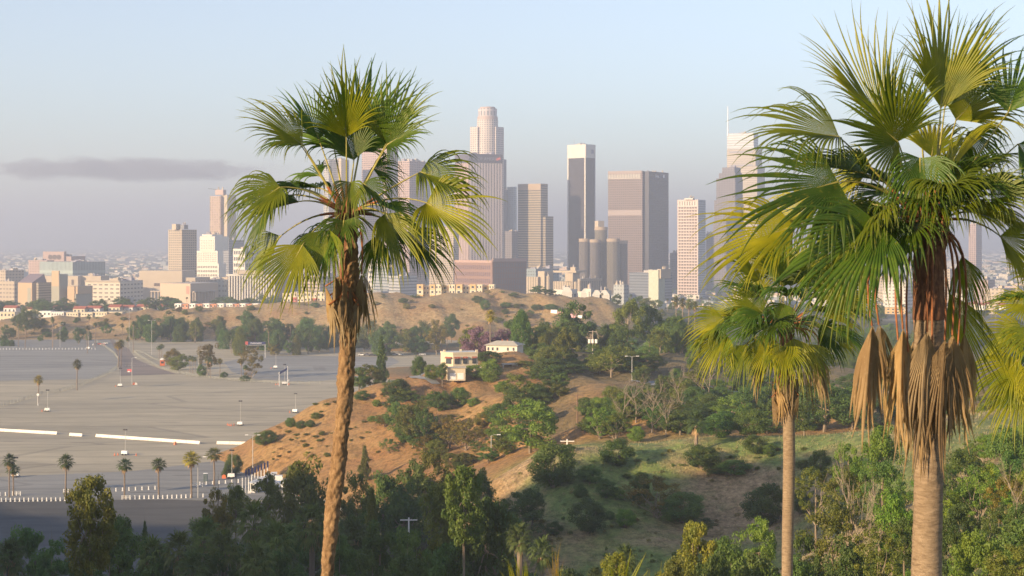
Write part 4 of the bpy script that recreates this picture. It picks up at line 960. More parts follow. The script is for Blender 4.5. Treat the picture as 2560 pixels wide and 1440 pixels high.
# cluster of round glass towers
D = 2650; k = D / F; O = pt(1512, 600, D)
root = empty("round_tower_hotel", (O.x, O.y, -18), 0, "cluster of bronze glass cylinders, a higher one in the middle, below the dark framed tower", "hotel")
zt = lambda py: CZ - (py - HY) / F * D + 18
gm = [facade("bronze_glass_%d" % i, (.19 + .04 * i, .165 + .035 * i, .15), (.07, .06, .06), wx=2.2, wz=200, mx=.25, mz=0, rough=.15, gvar=.15) for i in range(2)]
for j, (dx, dy, r_, tp) in enumerate(((-50, 10, 14, 598), (-8, 25, 16, 569), (-25, -18, 13, 600), (20, -20, 16, 598), (44, 12, 14, 603))):
    m = MB(); m.prism([(dx * k + math.cos(2 * math.pi * i / 24) * r_ * k, dy * k + math.sin(2 * math.pi * i / 24) * r_ * k) for i in range(24)], 0, zt(tp), 0, 1); m.build("cylinder_tower", [gm[j % 2], M_roofgrey], root)
    m = MB(); m.prism([(dx * k + math.cos(2 * math.pi * i / 24) * (r_ + .7) * k, dy * k + math.sin(2 * math.pi * i / 24) * (r_ + .7) * k) for i in range(24)], zt(tp) - 4, zt(tp) + 1, 0, 0); m.build("roof_ring", M_tan, root)
m = MB(); m.box(-12 * k, 25 * k, zt(569), 18 * k, 16 * k, 11, R(30)); m.build("roof_block", M_cream, root)
# twin dark tower with grid
grd = fc("brown_grid", (.20, .15, .145), (.045, .04, .05), wx=3.6, wz=3.9, mx=.2, mz=.24, gvar=.3)
b = Bld("skyscraper", "wide brown gridded tower with a dark right face carrying white letters", CATB, 1523, 1606, 1612, 427, 2800, grd, 30)
b.slab("top_band", 'L', 0, .98, b.z - 4.5, b.z + .5, .6, plain("brown_metal", (.28, .22, .21), .6)); b.slab("plain_band", 'L', 0, .98, b.z - 75, b.z - 66, .35, plain("brown_metal2", (.30, .24, .23), .6))
b.slab("grille_band", 'L', 0, .95, b.z - 13, b.z - 5, .5, fc("lightgrille", (.46, .42, .38), (.12, .11, .12), wx=3, wz=9, mx=.3, mz=.1)); z = b.z
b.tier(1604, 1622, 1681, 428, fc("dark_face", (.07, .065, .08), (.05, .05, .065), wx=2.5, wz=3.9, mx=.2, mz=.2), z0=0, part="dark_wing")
text_on(b, 'R', .42, b.z - 9.5, "Banc", 8.0, M_swhite); m = MB(); m.prism([(0, 0), (3, 0), (2.4, .3), (.6, .3)], 0, 5.5); o = m.build("emblem", M_swhite, b.root); o.location = b.P('R', .70, b.z - 9.5, .4)
# white grid tower
b = Bld("skyscraper", "white tower with a regular dark window grid and shaded blue grey right side", CATB, 1696, 1745, 1769, 499, 2500, plain("rosy_white", (.60, .48, .43), .8, .05, .1), 27)
b.windows('L', 7, 30, 3, b.z - 10, M_glassw, fw=.74, fh=.55); b.slab("top_grille", 'L', .06, .94, b.z - 9, b.z - 2.5, .2, fc("grille_slots", (.72, .60, .53), (.25, .2, .2), wx=4, wz=9, mx=.25, mz=.05))
b.slab("shade_panel", 'R', .0, 1, 0, b.z - .3, .3, fc("bluegrey_shade", (.36, .40, .44), (.27, .31, .36), wx=4, wz=3.6, mx=.1, mz=.25)); b.roofbox(1712, 1732, 1738, 495, M_white)  # panel paints the right face's shade in blue grey
Bld("office_block", "small dark block in the gap right of the white gridded tower", CATB, 1766, 1776, 1786, 584, 2900, fc("dkgap", (.2, .2, .23), (.12, .12, .15), wx=4, wz=4), 40)
Bld("office_block", "dark low block at the foot of the brown tower's right side", CATB, 1676, 1688, 1702, 632, 2900, fc("dkgap2", (.2, .2, .23), (.12, .12, .15), wx=4, wz=4), 40)
# stepped grey tower and spired tower
M_spire = fc("spire_stone", (.44, .38, .31), (.30, .25, .22), wx=200, wz=4.2, mx=0, mz=.36)
st = fc("stepped_grey", (.21, .19, .21), (.09, .09, .12), wx=3.4, wz=4, mx=.28, mz=.15, rough=.15)
b = Bld("skyscraper", "stepped grey tower narrowing to a flat crown left of the right hand palms", CATB, 1787, 1838, 1868, 560, 3000, st, 38)
for q in ((1790, 1838, 1864, 500), (1795, 1838, 1861, 445), (1801, 1838, 1859, 432), (1808, 1836, 1855, 418)): b.tier(*q, st)
b = Bld("skyscraper", "pale tower with a thin white spire, its top louvred and its shaft bright cream", CATB, 1822, 1893, 1920, 415, 3350, M_spire, 28)
b.tier(1822, 1889, 1912, 372, M_spire, part="upper_shaft"); b.slab("window_band", 'L', .08, .9, b.z - 7, b.z - 4, .3, M_sgrey); b.slab("window_band", 'L', .08, .9, b.z - 34, b.z - 31, .3, M_sgrey)
b.tier(1822, 1884, 1900, 332, fc("louvre", (.55, .56, .60), (.42, .44, .49), wx=300, wz=5, mx=0, mz=.25), part="sail_crown")
m = MB(); p = b.P('L', 0.03, 0); m.tube([(p.x, p.y, 300), (p.x, p.y, CZ - (263 - HY) / F * 3350 + 18)], [1.5, .5], 6); m.build("spire", M_swhite, b.root)
Bld("office_block", "grey tower mostly hidden by the right hand palms", CATB, 1900, 1950, 1990, 520, 3000, st, 40)
Bld("office_block", "pinkish block hidden low behind the fronds of the large right palm", CATB, 2040, 2100, 2150, 640, 2600, pg, 40)
Bld("skyscraper", "faint pink tower seen right of the large palm's trunk", CATB, 2425, 2440, 2462, 560, 3400, pg, 40)
# --- mid distance
b = Bld("courthouse", "long reddish brown building with square windows, in front of the ribbed pink tower", CATB, 1133, 1230, 1231, 652, 1950, M_brown, 44)
b.windows('L', 17, 7, 4, b.z - 4, plain("dark_win", (.15, .10, .11), .3), fw=.6, fh=.6); b.slab("cornice", 'L', 0, 1, b.z - 2.5, b.z + .4, .5, plain("brick_trim", (.42, .28, .24), .8))
b.tier(1229, 1232, 1317, 647, M_brown, z0=0, part="right_wing"); b.windows('R', 13, 9, 2, b.z - 4, plain("dark_win2", (.17, .15, .17), .3), fw=.5, fh=.75); b.slab("cornice", 'R', 0, 1, b.z - 3.5, b.z + .4, .5, M_pink)
rb = fc("cream_ribs", 'cream', (.30, .25, .21), wx=3.2, wz=60, mx=.28, mz=.02)
b = Bld("office_block", "cream ribbed block with a taller plain box, right of the reddish brown building", CATB, 1316, 1345, 1350, 692, 1900, rb, 30); b.tier(1345, 1361, 1384, 678, M_cream, z0=0); b.tier(1361, 1373, 1378, 690, rb, z0=0)
b = Bld("office_block", "cream building under a wide thin flat roof slab on slim columns", CATB, 1380, 1442, 1452, 704, 1950, rb, 30)
b.tier(1413, 1432, 1450, 683, M_cream, part="tower_block"); b.tier(1382, 1440, 1468, 677, M_cream, part="roof_slab", z0=b.z + .5)
b.tier(1426, 1438, 1444, 668, M_cream, part="roof_block")
m = MB(); p = b.P('L', .42, 0); m.box(p.x, p.y, 0, 1.6, 1.6, b.z - 6); m.build("column", M_cream, b.root)
b = Bld("office_block", "long cream ribbed building with a notched parapet right of the slab roofed one", CATB, 1444, 1450, 1508, 697, 1900, rb, 45); b.slab("parapet", 'R', 0, 1, b.z - 3, b.z, .3, M_cream)
b = Bld("office_block", "narrow pale green and cream block standing alone below the dark towers", CATB, 1623, 1646, 1664, 675, 1750, plain("greencream", (.48, .48, .38), .8), 40); z = b.z
b.tier(1645, 1652, 1680, 673, M_cream, z0=z - 9, part="roof_block")
Bld("office_block", "long dark building with a thin white roof edge behind the narrow pale block", CATB, 1577, 1640, 1686, 682, 2300, fc("longdark", (.20, .22, .26), (.15, .17, .21), wx=60, wz=4, mx=0, mz=.25), 40, roof=M_white)
Bld("office_block", "pale stepped block low between the round hotel and the dark long building", CATB, 1535, 1560, 1573, 712, 1800, fc("palestep", (.36, .38, .38), (.26, .28, .3), wx=4, wz=4), 40)
Bld("office_block", "teal grey low building behind the cream ribbed block", CATB, 1300, 1340, 1400, 672, 2200, fc("tealgrey", (.25, .30, .33), (.17, .21, .24), wx=4, wz=4), 40)
# white apartment terrace with gabled roof lights
D = 1450; k = D / F
b = Bld("apartment_building", "white modern apartment block with pale gabled roof lights right of the bluff", "apartment building", 1444, 1472, 1497, 729, D, M_white, 30, bz=-6)
b.tier(1460, 1477, 1486, 722, M_white, z0=0, part="stair_tower"); b.slab("balcony_bay", 'R', .45, .95, 1, b.z - 4, -.02, M_glass, inn=-.6)
b = Bld("apartment_building", "white low apartment block left of the gabled one, half behind trees", "apartment building", 1386, 1410, 1444, 724, D + 20, M_white, 40, bz=-2); b.windows('L', 3, 2, 2, b.z - 1, M_glass); b.windows('R', 4, 2, 2, b.z - 1, M_glass)
b = Bld("apartment_building", "white apartment wing on the right end of the gabled block with dark balconies", "apartment building", 1497, 1505, 1530, 727, D + 5, M_white, 40, bz=-8); b.windows('R', 3, 3, 2, b.z - 1, M_glass, fw=.7, fh=.6)
for i, (px, py) in enumerate(((1418, 712), (1465, 716), (1492, 720), (1512, 720))):
    q = pt(px, py, D - 2); m = MB(); w_ = 4.4
    m.face([(-w_, -3, 0), (w_, -3, 0), (w_ * .35, -1, 4), (-w_ * .35, -1, 4)]).face([(w_, 3, 0), (-w_, 3, 0), (-w_ * .35, 1, 4), (w_ * .35, 1, 4)]).face([(w_, -3, 0), (w_, 3, 0), (w_ * .35, 1, 4), (w_ * .35, -1, 4)]).face([(-w_, 3, 0), (-w_, -3, 0), (-w_ * .35, -1, 4), (-w_ * .35, 1, 4)]).face([(-w_ * .35, -1, 4), (w_ * .35, -1, 4), (w_ * .35, 1, 4), (-w_ * .35, 1, 4)])
    m.box(0, 0, -6, w_ * 2, 6, 6)
    o = m.build("roof_light_house", M_white, None, (q.x, q.y + 6, q.z - 6.0)); tag(o, "white pavilion with a sloped glazed roof, %s from the left on the white apartment terrace" % ORD[i], CATB, "sloped roof pavilions")
# apartments on the bluff
M_or = plain("ochre_render", (.62, .43, .22), .85, .05); M_crm = plain("cream_render", (.66, .58, .43), .85, .05); M_wr = plain("white_render", (.78, .76, .72), .85, .05); M_terra = plain("terracotta_render", (.55, .27, .17), .85, .05); M_redr = plain("red_render", (.45, .12, .09), .85, .05); M_tile = plain("red_roof_tile", (.36, .11, .07), .8, .2, 1)
def unit(name, label, cat, px0, px1, top, D, base, mats, nwin, nst, group=None, depth=9, a=-8, roofm=None, gable=False):
    """one terraced unit facing the camera, turned slightly to the left"""
    k = D / F; w_ = (px1 - px0) * k; c = pt((px0 + px1) / 2, 600, D); zb = CZ - (base - HY) / F * D - 1; h = CZ - (top - HY) / F * D - zb
    root = empty(name, (c.x, c.y, zb), R(a), label, cat, group); hs = h / nst
    for j in range(nst):
        m = MB(); m.box(0, depth / 2, j * hs, w_, depth, hs, 0, 0, 1); m.build("wall", [mats[j % len(mats)], roofm or M_roofgrey], root)
    ww = w_ / nwin * .38; m = MB(); m.box(0, 0, 0, ww, .16, hs * .42); me = m.mesh("window", M_glass); m = MB(); m.box(0, 0, 0, ww + .5, .12, .25); fm = m.mesh("window_sill", M_wr)
    for j in range(nst):
        for i in range(nwin):
            o = link("window", me, root); o.location = (-w_ / 2 + w_ * (i + .5) / nwin, -.04, j * hs + hs * .33); o2 = link("sill", fm, o); o2.location = (0, -.1, -.3)
    if gable:
        m = MB(); y0, y1, e = -.5, depth + .5, w_ / 2 + .4; m.face([(-e, y0, h), (e, y0, h), (e, depth / 2, h + gable), (-e, depth / 2, h + gable)]).face([(e, y1, h), (-e, y1, h), (-e, depth / 2, h + gable), (e, depth / 2, h + gable)]).face([(-e, y1, h), (-e, y0, h), (-e, depth / 2, h + gable)]).face([(e, y0, h), (e, y1, h), (e, depth / 2, h + gable)]); m.build("roof", roofm, root)
    else:
        m = MB(); m.box(0, depth / 2, h, w_ + .3, depth + .3, .35); m.build("parapet", mats[0], root)
    return root
xs = [1042, 1058, 1074, 1088, 1104, 1122, 1138, 1156, 1174, 1190, 1206, 1222, 1236]
for i in range(12):
    up = i % 3 == 1
    unit("terraced_apartment", "cream and ochre apartment unit, %s from the left in the row on the bluff top" % ORD[i], "apartment building", xs[i], xs[i + 1] - .5, 712 if not up else 715, 1290 + (5 if up else 0), 746, [M_crm if i % 2 else M_or, M_crm], 1 + (i % 2), 3, "apartment row on the bluff top")
for i, (x0, x1, mm) in enumerate(((706, 728, M_crm), (728, 742, M_redr), (742, 760, M_crm), (760, 778, M_crm), (778, 792, M_redr), (792, 812, M_crm))):
    unit("terraced_apartment", "%s apartment unit, %s from the left in the row behind the left palm fronds" % ("red" if mm is M_redr else "cream", ORD[i]), "apartment building", x0, x1 - .5, 734 - (i % 2) * 3, 1300, 765, [M_crm, mm], 2, 3, "apartment row behind the palm fronds")
unit("house", "small yellow house on the bluff edge just right of the palm's dead fronds", "house", 916, 950, 733, 1310, 748, [M_or], 3, 1, roofm=M_roofgrey, gable=1.5)
x = 436; i = 0
for blk in ((436, 7, 17.6), (566, 6, 16.0)):
    for j in range(blk[1]):
        x0 = blk[0] + j * blk[2]
        unit("town_house", "%s town house, %s from the left in the %s low row on the hill crest" % ("terracotta" if j % 2 else "white", ORD[j], "left" if blk[0] < 500 else "right"), "house", x0, x0 + blk[2] - .4, 760 + (j % 2), 1310, 776 if blk[0] < 500 else 774, [M_terra if j % 2 else M_wr], 2, 2, "low town house rows on the hill crest")
for i, (x0, x1, tp, bs) in enumerate(((128, 160, 781, 798), (160, 196, 782, 797), (196, 232, 782, 796), (232, 268, 781, 794), (268, 306, 781, 792))):
    unit("white_apartment_wing", "white two storey wing, %s from the left of the long pale hill edge row" % ORD[i], "apartment building", x0, x1 - .3, tp, 1330, bs + 1, [M_crm if i else M_wr], 5, 2, "long pale apartment row")
unit("apartment_building", "cream apartment block at the far left edge above the tan slope", "apartment building", -20, 38, 781, 1330, 805, [M_crm], 6, 2)
unit("apartment_building", "white house with three windows left of the long pale row", "house", 96, 128, 779, 1340, 800, [M_wr], 3, 2)
for i, (x0, x1, tp, bs) in enumerate(((182, 212, 772, 780), (214, 250, 771, 779), (270, 300, 768, 776), (302, 332, 769, 777), (340, 372, 767, 777), (372, 408, 766, 778), (60, 95, 773, 782), (8, 40, 770, 780), (130, 160, 770, 779))):
    unit("house", "red roofed white house, %s along the cluster left of the bluff" % ORD[i], "house", x0, x1, tp, 1420 + i * 6, bs, [M_wr if i % 2 else M_crm], 3, 1, "red roofed houses left of the bluff", roofm=M_tile, gable=2.2)
# --- cathedral and civic buildings
M_san = plain("sand_concrete", (.52, .37, .23), .9, .06); M_sand2 = plain("olive_concrete", (.36, .34, .27), .9, .06); M_sroof = plain("purple_roof", (.22, .17, .20), .7, .1)
D = 1950
b = Bld("cathedral", "sand coloured angular cathedral with tall blank walls, sloped dark roofs and a square bell tower", "cathedral", 40, 80, 102, 707, D, M_san, 22, roof=M_sroof)
z = b.z; m = MB(); c, l, r_, bk = b.c, b.l, b.r, b.b; H = 10
m.face([(l.x, l.y, z), (c.x, c.y, z), (c.x * .2 + r_.x * .8, c.y * .2 + r_.y * .8, z + H), (l.x * .2 + bk.x * .8, l.y * .2 + bk.y * .8, z + H)]); m.face([(c.x, c.y, z), (r_.x, r_.y, z), (c.x * .2 + r_.x * .8, c.y * .2 + r_.y * .8, z + H)])
m.build("sloped_roof", M_sroof, b.root); b.slab("dark_slot", 'L', .68, .92, 2, z - 6, .12, M_sand2)
b.tier(90, 96, 136, 707, fc("ribwall", (.36, .30, .22), (.24, .20, .15), wx=200, wz=3, mx=0, mz=.3), z0=0, part="nave_wall")
b.tier(126, 148, 161, 686, M_sand2, z0=0, part="bell_tower"); b.tier(127, 147, 148.5, 677, M_san, z0=b.z - 14, part="tower_head")
b.tier(166, 186, 214, 716, M_san, z0=0, part="east_wing"); b.tier(176, 190, 214, 735, M_sand2, z0=0, part="chapel_block"); z = b.z
m = MB(); q = [b.P('L', .2, 0), b.P('R', .9, 0)]; 
b.tier(172, 194, 214, 716, M_san, z0=z, part="gable_block")
Bld("office_block", "cream office block with window bands at the far left edge", CATB, -20, 14, 48, 676, 2300, fc("creamb", 'cream', (.22, .19, .17), wx=5, wz=4.2, mx=.25, mz=.3), 40)
Bld("office_block", "cream low block under the cathedral's left wall", CATB, -10, 36, 44, 703, 2050, fc("creamb2", 'cream', (.25, .2, .18), wx=5, wz=5, mx=.2, mz=.33), 25)
b = Bld("office_block", "grey blue glass office building with fine fins, a pink block rising behind it", CATB, 78, 182, 242, 655, 2500, fc("fins", (.36, .42, .40), (.16, .21, .24), wx=3, wz=20, mx=.3, mz=.1), 35)
Bld("office_block", "pink stepped building with round openings rising behind the glass fin building", CATB, 62, 118, 130, 651, 2620, fc("pinkb", 'pink', (.3, .2, .18), wx=6, wz=4, mx=.25, mz=.3), 30)
b = Bld("city_hall_block", "tall pink block with three round arches behind the glass fin building", CATB, 103, 160, 163, 629, 2700, M_pink, 15); z = b.z
for i in range(3):
    m = MB(); p = b.P('L', .36 + i * .2, z - 9, .2); m.prism([(math.cos(t) * 4, math.sin(t) * 4) for t in [j * math.pi / 8 for j in range(16)]], 0, .3); o = m.build("round_opening", M_glassw, b.root); o.location = p; o.rotation_euler = (R(90), 0, R(-15))
b.tier(125, 178, 196, 641, M_pink, z0=0, part="lower_wing")
wb = fc("whiteband", (.64, .56, .45), (.24, .20, .18), wx=8, wz=5, mx=.2, mz=.33)
b = Bld("office_block", "long cream building with two rows of windows right of the cathedral", CATB, 205, 300, 334, 703, 2050, wb, 18); b.slab("roof_edge", 'L', 0, 1, b.z - 1, b.z + .8, 1.5, M_cream)
b = Bld("office_block", "plain cream boxes with a small square window behind the cathedral's bell tower", CATB, 84, 195, 212, 690, 2200, M_cream, 18); b.slab("window", 'L', .84, .9, b.z - 12, b.z - 5, .12, M_glassw)
b.tier(200, 252, 264, 690, M_cream, z0=0, part="right_box")
b = Bld("office_block", "large cream building in stepped layers behind the colonnaded hall", CATB, 341, 455, 474, 677, 2250, M_cream, 15); z = b.z
b.slab("window_band", 'L', .35, .95, z - 21, z - 17, .12, M_glassw)
b.tier(336, 488, 510, 694, fc("lowcream", 'cream', (.26, .21, .18), wx=8, wz=7, mx=.2, mz=.36), z0=0, part="lower_terrace")
b = Bld("concert_hall", "square cream hall standing inside a tall white colonnade", "concert hall", 392, 476, 526, 709, 1900, plain("panelled_stone", (.56, .43, .32), .85, .05), 25)
b.slab("poster", 'L', .86, .96, b.z - 12, b.z - 3, .2, plain("faded_red_banner", (.52, .26, .2), .8)); b.tier(362, 487, 528, 729, M_cream, part="canopy", z0=CZ - (731 - HY) / F * 1900 + 18)
for f_, nn in (('L', 13), ('R', 7)):
    L0 = b.c if f_ == 'L' else b.c
    for i in range(nn):
        p = b.P(f_, (i + .3) / nn, 0, -.8); m = MB(); m.box(p.x, p.y, 0, 1.3, 1.3, b.z0); m.build("column", M_cream, b.root)
b = Bld("pavilion", "white pavilion with tall closely spaced columns under a flat roof, left behind the palm fronds", "concert hall", 566, 690, 712, 690, 2100, M_glassw, 12); z = b.z
b.tier(560, 694, 718, 686, M_white, part="roof_slab"); b.tier(590, 660, 672, 676, M_cream, part="roof_block")
b.z = z; b.tier(566, 690, 712, 690, M_glassw, z0=z - .2, part="frieze")
b.ribs("column", 'L', 18, 1.5, 1.6, M_white, 0, z)
Bld("office_block", "low grey green glass building between the stepped white building and the colonnaded hall", CATB, 500, 560, 600, 700, 2300, fc("lowglass", (.34, .36, .33), (.26, .28, .27), wx=7, wz=7), 30)
# --- right side, seen through the palms
for i, q in enumerate(((2185, 2235, 2290, 690, 2300, 'cream'), (2330, 2375, 2425, 672, 2300, 'cream'), (2215, 2265, 2300, 706, 1900, 'white'), (2390, 2415, 2440, 732, 1700, 'white'), (2470, 2510, 2560, 722, 1800, 'cream'),
                       (1838, 1870, 1900, 708, 1900, 'cream'), (1850, 1880, 1915, 727, 1600, 'white'), (2120, 2150, 2175, 745, 1500, 'white'), (2040, 2070, 2100, 700, 2100, 'white'), (2440, 2470, 2500, 700, 2200, 'pink'))):
    lab = ["cream block behind the trunk of the large right palm", "cream block seen just right of the large palm's trunk", "white low building left of the large palm's trunk", "white small windowed building right of the large palm's trunk", "cream long building near the right edge",
           "cream building just right of the white gridded tower's foot", "white low house row under the mid palm's upper fronds", "white house between the two right hand palms", "white block between the fronds of the slim palm", "pink block beyond the large palm, near the right edge"][i]
    Bld("office_block", lab, CATB, *q[:5], fc("rb%d" % i, q[5], (.25, .22, .2), wx=4.5, wz=4, mx=.25, mz=.3), 35)
for i, x in enumerate((2395, 2412, 2430, 2448, 2466, 2500)):
    unit("house", "small gabled house, %s from the left in the row beyond the right palm" % ORD[i], "house", x, x + 14, 760 + (i % 2) * 3, 1450, 772, [M_wr if i % 2 else M_crm], 2, 1, "gabled houses beyond the right palm", roofm=M_tile, gable=2.2)
for i, (x0, x1, y) in enumerate(((2215, 2262, 770), (2300, 2330, 792))):
    unit("house", ["yellow flat house above the brown field between the right palms", "pale house below the city on the right"][i], "house", x0, x1, y, 1300, y + 12, [M_or if not i else M_wr], 4, 2)

# plant and stair heads on the roofs
rr_ = random.Random(3)
m = MB(); m.box(0, 0, 0, 1, 1, 1); m.box(.1, .1, 1, .4, .4, .25); ru = [m.mesh("roof_unit", x) for x in (M_roofgrey, M_cream, M_sgrey)]
for b in BLD:
    if b.root.name.startswith(("cathedral", "round")): continue
    for k in range(rr_.randint(3, 6)):
        u, v = rr_.uniform(.15, .85), rr_.uniform(.15, .85); p = b.l + (b.c - b.l) * u + (b.r - b.c) * v
        o = link("roof_unit", rr_.choice(ru), b.root); o.location = (p.x, p.y, b.z); w_ = min((b.c - b.l).length, (b.r - b.c).length) * .3; o.scale = (rr_.uniform(.4, 1) * w_, rr_.uniform(.3, .8) * w_, rr_.uniform(1.5, 4.0)); o.rotation_euler = (0, 0, -b.a)
# --- far sprawl: small blocks fading into the haze
ms = [plain("far_wall_%d" % i, c, .9, .1, .02) for i, c in enumerate(((.62, .56, .48), (.42, .40, .38), (.55, .42, .33), (.30, .32, .33)))]
protos = []
for i in range(4):
    m = MB(); m.box(0, 0, 0, 1, 1, 1, 0, 0, 1); m.box(.2, .1, 1, .3, .3, .25, 0, 0, 1); protos.append(m.mesh("far_block_mesh", [ms[i], M_roofgrey]))
rc = random.Random(5)
for i in range(290):
    D = 1950 * math.exp(rc.random() ** 1.2 * 1.6); px = rc.uniform(-60, 2620); g = gp(px, D)
    if 560 < px < 1780 and D < 3400 and rc.random() < .75: px = rc.choice((rc.uniform(-60, 420), rc.uniform(1780, 2620))); g = gp(px, D)
    o = link("distant_building", protos[rc.randrange(4)]); o.location = g; o.rotation_euler = (0, 0, R(rc.choice((-38, 52)) + rc.uniform(-4, 4)))
    sc = D / 2500; hi = rc.choice((5, 6, 8, 8, 11, 16)) * (1.0 if D > 2500 else .8); o.scale = (rc.uniform(14, 45) * sc ** .5, rc.uniform(12, 28) * sc ** .5, hi)
    z = "left" if px < 400 else "centre" if px < 1780 else "right"
    near = "near" if D < 3500 else "far"
    tag(o, {"left": "small pale building in the hazy flat city left of the towers", "centre": "small pale building in the hazy city seen between the towers", "right": "small pale building in the hazy city behind the right hand palms"}[z] if near == "near"
        else {"left": "tiny faded building close to the horizon left of the towers", "centre": "tiny faded building near the horizon between the towers", "right": "tiny faded building near the horizon behind the right hand palms"}[z], "building", "hazy low buildings of the plain, " + z + " " + near)
# countless roofs and street trees farther out, one mass each
V, Fq, MI = [], [], []
for i in range(5200):
    D = 2100 * math.exp(rc.random() * 2.2); px = rc.uniform(-150, 2700); X = (px - 1280) / F * D; a = R(-38) + rc.uniform(-.1, .1); s1, s2, h = rc.uniform(7, 22), rc.uniform(7, 16), rc.uniform(3, 7)
    m_ = MB(); m_.box(X, D, -18, s1 * (D / 2500) ** .6, s2 * (D / 2500) ** .6, h, a); b0 = len(V); V += m_.v; Fq += [tuple(k + b0 for k in f) for f in m_.f]; MI += [rc.randrange(4)] * 6
tag(link("distant_rooftops", npmesh("distant_rooftops", V, Fq, ms, MI)), "countless tiny pale roofs of the flat city fading into haze", "rooftops", kind="stuff")
C = []
for i in range(5200):
    D = 1750 * math.exp(rc.random() ** 1.1 * 2.3); px = rc.uniform(-150, 2700); C.append(((px - 1280) / F * D, D, -18 + 3, D))
C = np.array(C); cs = np.repeat(C, 6, 0); v, f = leaves(cs[:, :3] + nr.normal(scale=1, size=(len(cs), 3)) * np.array([7, 5, 1.5]), cs[:, 3] / 2500 * 2.0 + 1.5, 9, 1.3, 3)
tag(link("distant_street_trees", npmesh("distant_street_trees", v, f, M_leaf)), "dark green haze softened street trees spread over the flat city", "trees", kind="stuff")
# far low hills on the horizon
V, Fq = [], []
nH = 160
for i in range(nH + 1):
    x = -16000 + 32000 * i / nH; hgt = 60 + 45 * noise.fractal(Vector((x / 5000, 1, 0)), .9, 2, 4) + 60 * math.exp(-((x + 6500) / 3500) ** 2)
    V += [(x, 21500, -25), (x, 22500, max(10, hgt)), (x, 25000, -25)]
for i in range(nH):
    a = i * 3; Fq += [(a, a + 3, a + 4, a + 1), (a + 1, a + 4, a + 5, a + 2)]
tag(link("distant_hills", npmesh("distant_hills", V, Fq, plain("far_hill_land", (.16, .16, .12), .95, .2, .001), smooth=True)), kind="structure")
# ---------------------------------------------------------------- things on the lot and along the roads
_D = np.geomspace(70, 2400, 520)
def hit(px, py):
    """distance at which the line of sight through a photo pixel meets the land"""
    z = ground((px - 1280) / F * _D, _D); zr = CZ - (py - HY) / F * _D; k = np.nonzero(z >= zr)[0]
    return float(_D[k[0]]) if len(k) else 2400.0
M_metal = plain("galvanised_metal", (.45, .45, .44), .5, .1, 3); M_conc = plain("white_concrete", (.80, .76, .70), .8, .06, 1); M_wht = plain("white_plastic", (.82, .82, .80), .5, .04, 1)
M_orng = plain("orange_plastic", (.65, .16, .06), .5, .1, 3); M_black = plain("black_plastic", (.03, .03, .035), .5); M_navy = plain("navy_cloth", (.035, .045, .14), .8); M_woodp = plain("pole_wood", (.20, .13, .09), .9, .2, 6)
def lotpos(px, py): x, y = lotp(px, py); return Vector((x, y, 0.02))
# concrete barriers
mb = MB(); L = 4.3
prof = [(-.30, 0), (.30, 0), (.30, .18), (.14, .42), (.10, .86), (-.10, .86), (-.14, .42), (-.30, .18)]
n = len(prof)
for i in range(n):
    a, b_ = prof[i], prof[(i + 1) % n]; mb.face([(-L / 2, a[0], a[1]), (-L / 2, b_[0], b_[1]), (L / 2, b_[0], b_[1]), (L / 2, a[0], a[1])][::-1])
mb.face([(L / 2, p[0], p[1]) for p in prof]); mb.face([(-L / 2, p[0], p[1]) for p in prof[::-1]])
barme = mb.mesh("road_barrier", M_conc)
runs = [((0, 1078), (143, 1086), 5, "first run from the left"), ((174, 1089), (206, 1091), 1, "short middle piece of the barrier line"), ((240, 1092), (500, 1110), 8, "long middle run"), ((542, 1110), (638, 1112), 3, "right hand run ending at the hill")]
for (a, b_, cnt, where) in runs:
    for i in range(cnt):
        p0 = lotpos(a[0] + (b_[0] - a[0]) * i / cnt, a[1] + (b_[1] - a[1]) * i / cnt); p1 = lotpos(a[0] + (b_[0] - a[0]) * (i + 1) / cnt, a[1] + (b_[1] - a[1]) * (i + 1) / cnt)
        o = link("road_barrier", barme); o.location = (p0 + p1) / 2; d = p1 - p0; o.rotation_euler = (0, 0, math.atan2(d.y, d.x)); o.scale = (d.length / L * .985, 1.3, 1.15)
        tag(o, ("white concrete barrier, " + where) if cnt == 1 else "white concrete barrier, %s in the %s" % (ORD[i], where), "barrier", "white barriers across the lot")
# bollards
mb = MB(); mb.tube([(0, 0, 0), (0, 0, .82)], .16, 10); mb.tube([(0, 0, .82), (0, 0, .92), (0, 0, .97)], [.18, .17, .06], 10); mb.box(0, 0, 0, .5, .5, .06); bome = mb.mesh("bollard", M_wht)
def bollards(pts, lab, grp):
    for (px, py) in pts: o = link("bollard", bome); o.location = lotpos(px, py); tag(o, lab, "bollard", grp)
bollards([(4 + i * 11.3, 1254 - i * .12) for i in range(17)], "white bollard in the line left of the lumpy pine, along the dark road", "bollards left of the pine")
bollards([(326 + i * 11.6, 1248 - i * .25) for i in range(14)] + [(508, 1243), (528, 1242), (547, 1241)], "white bollard in the line between the pine and the toll booths", "bollards right of the pine")
bollards([(274 + i * 16.3, 1229 - i * .8) for i in range(8)], "white bollard in the short row behind the two near lot palms", "short middle bollard row")
bollards([(500 + i * 16, 1213 - i * 1.1) for i in range(7)], "white bollard in the row between the portable toilet and the booths", "bollard row by the portable toilet")
bollards([(0 + i * 8.2, 874 - i * .02) for i in range(30)], "tiny white bollard in the far row of the upper lot", "far bollard row of the upper lot")
bollards([(0, 1239), (14, 1239)], "white bollard behind the pair of palms at the left edge", "bollards behind the left palm pair")
bollards([(705, 1241), (726, 1240)], "white bollard right of the toll booths under the dark oak", "bollards under the dark oak")
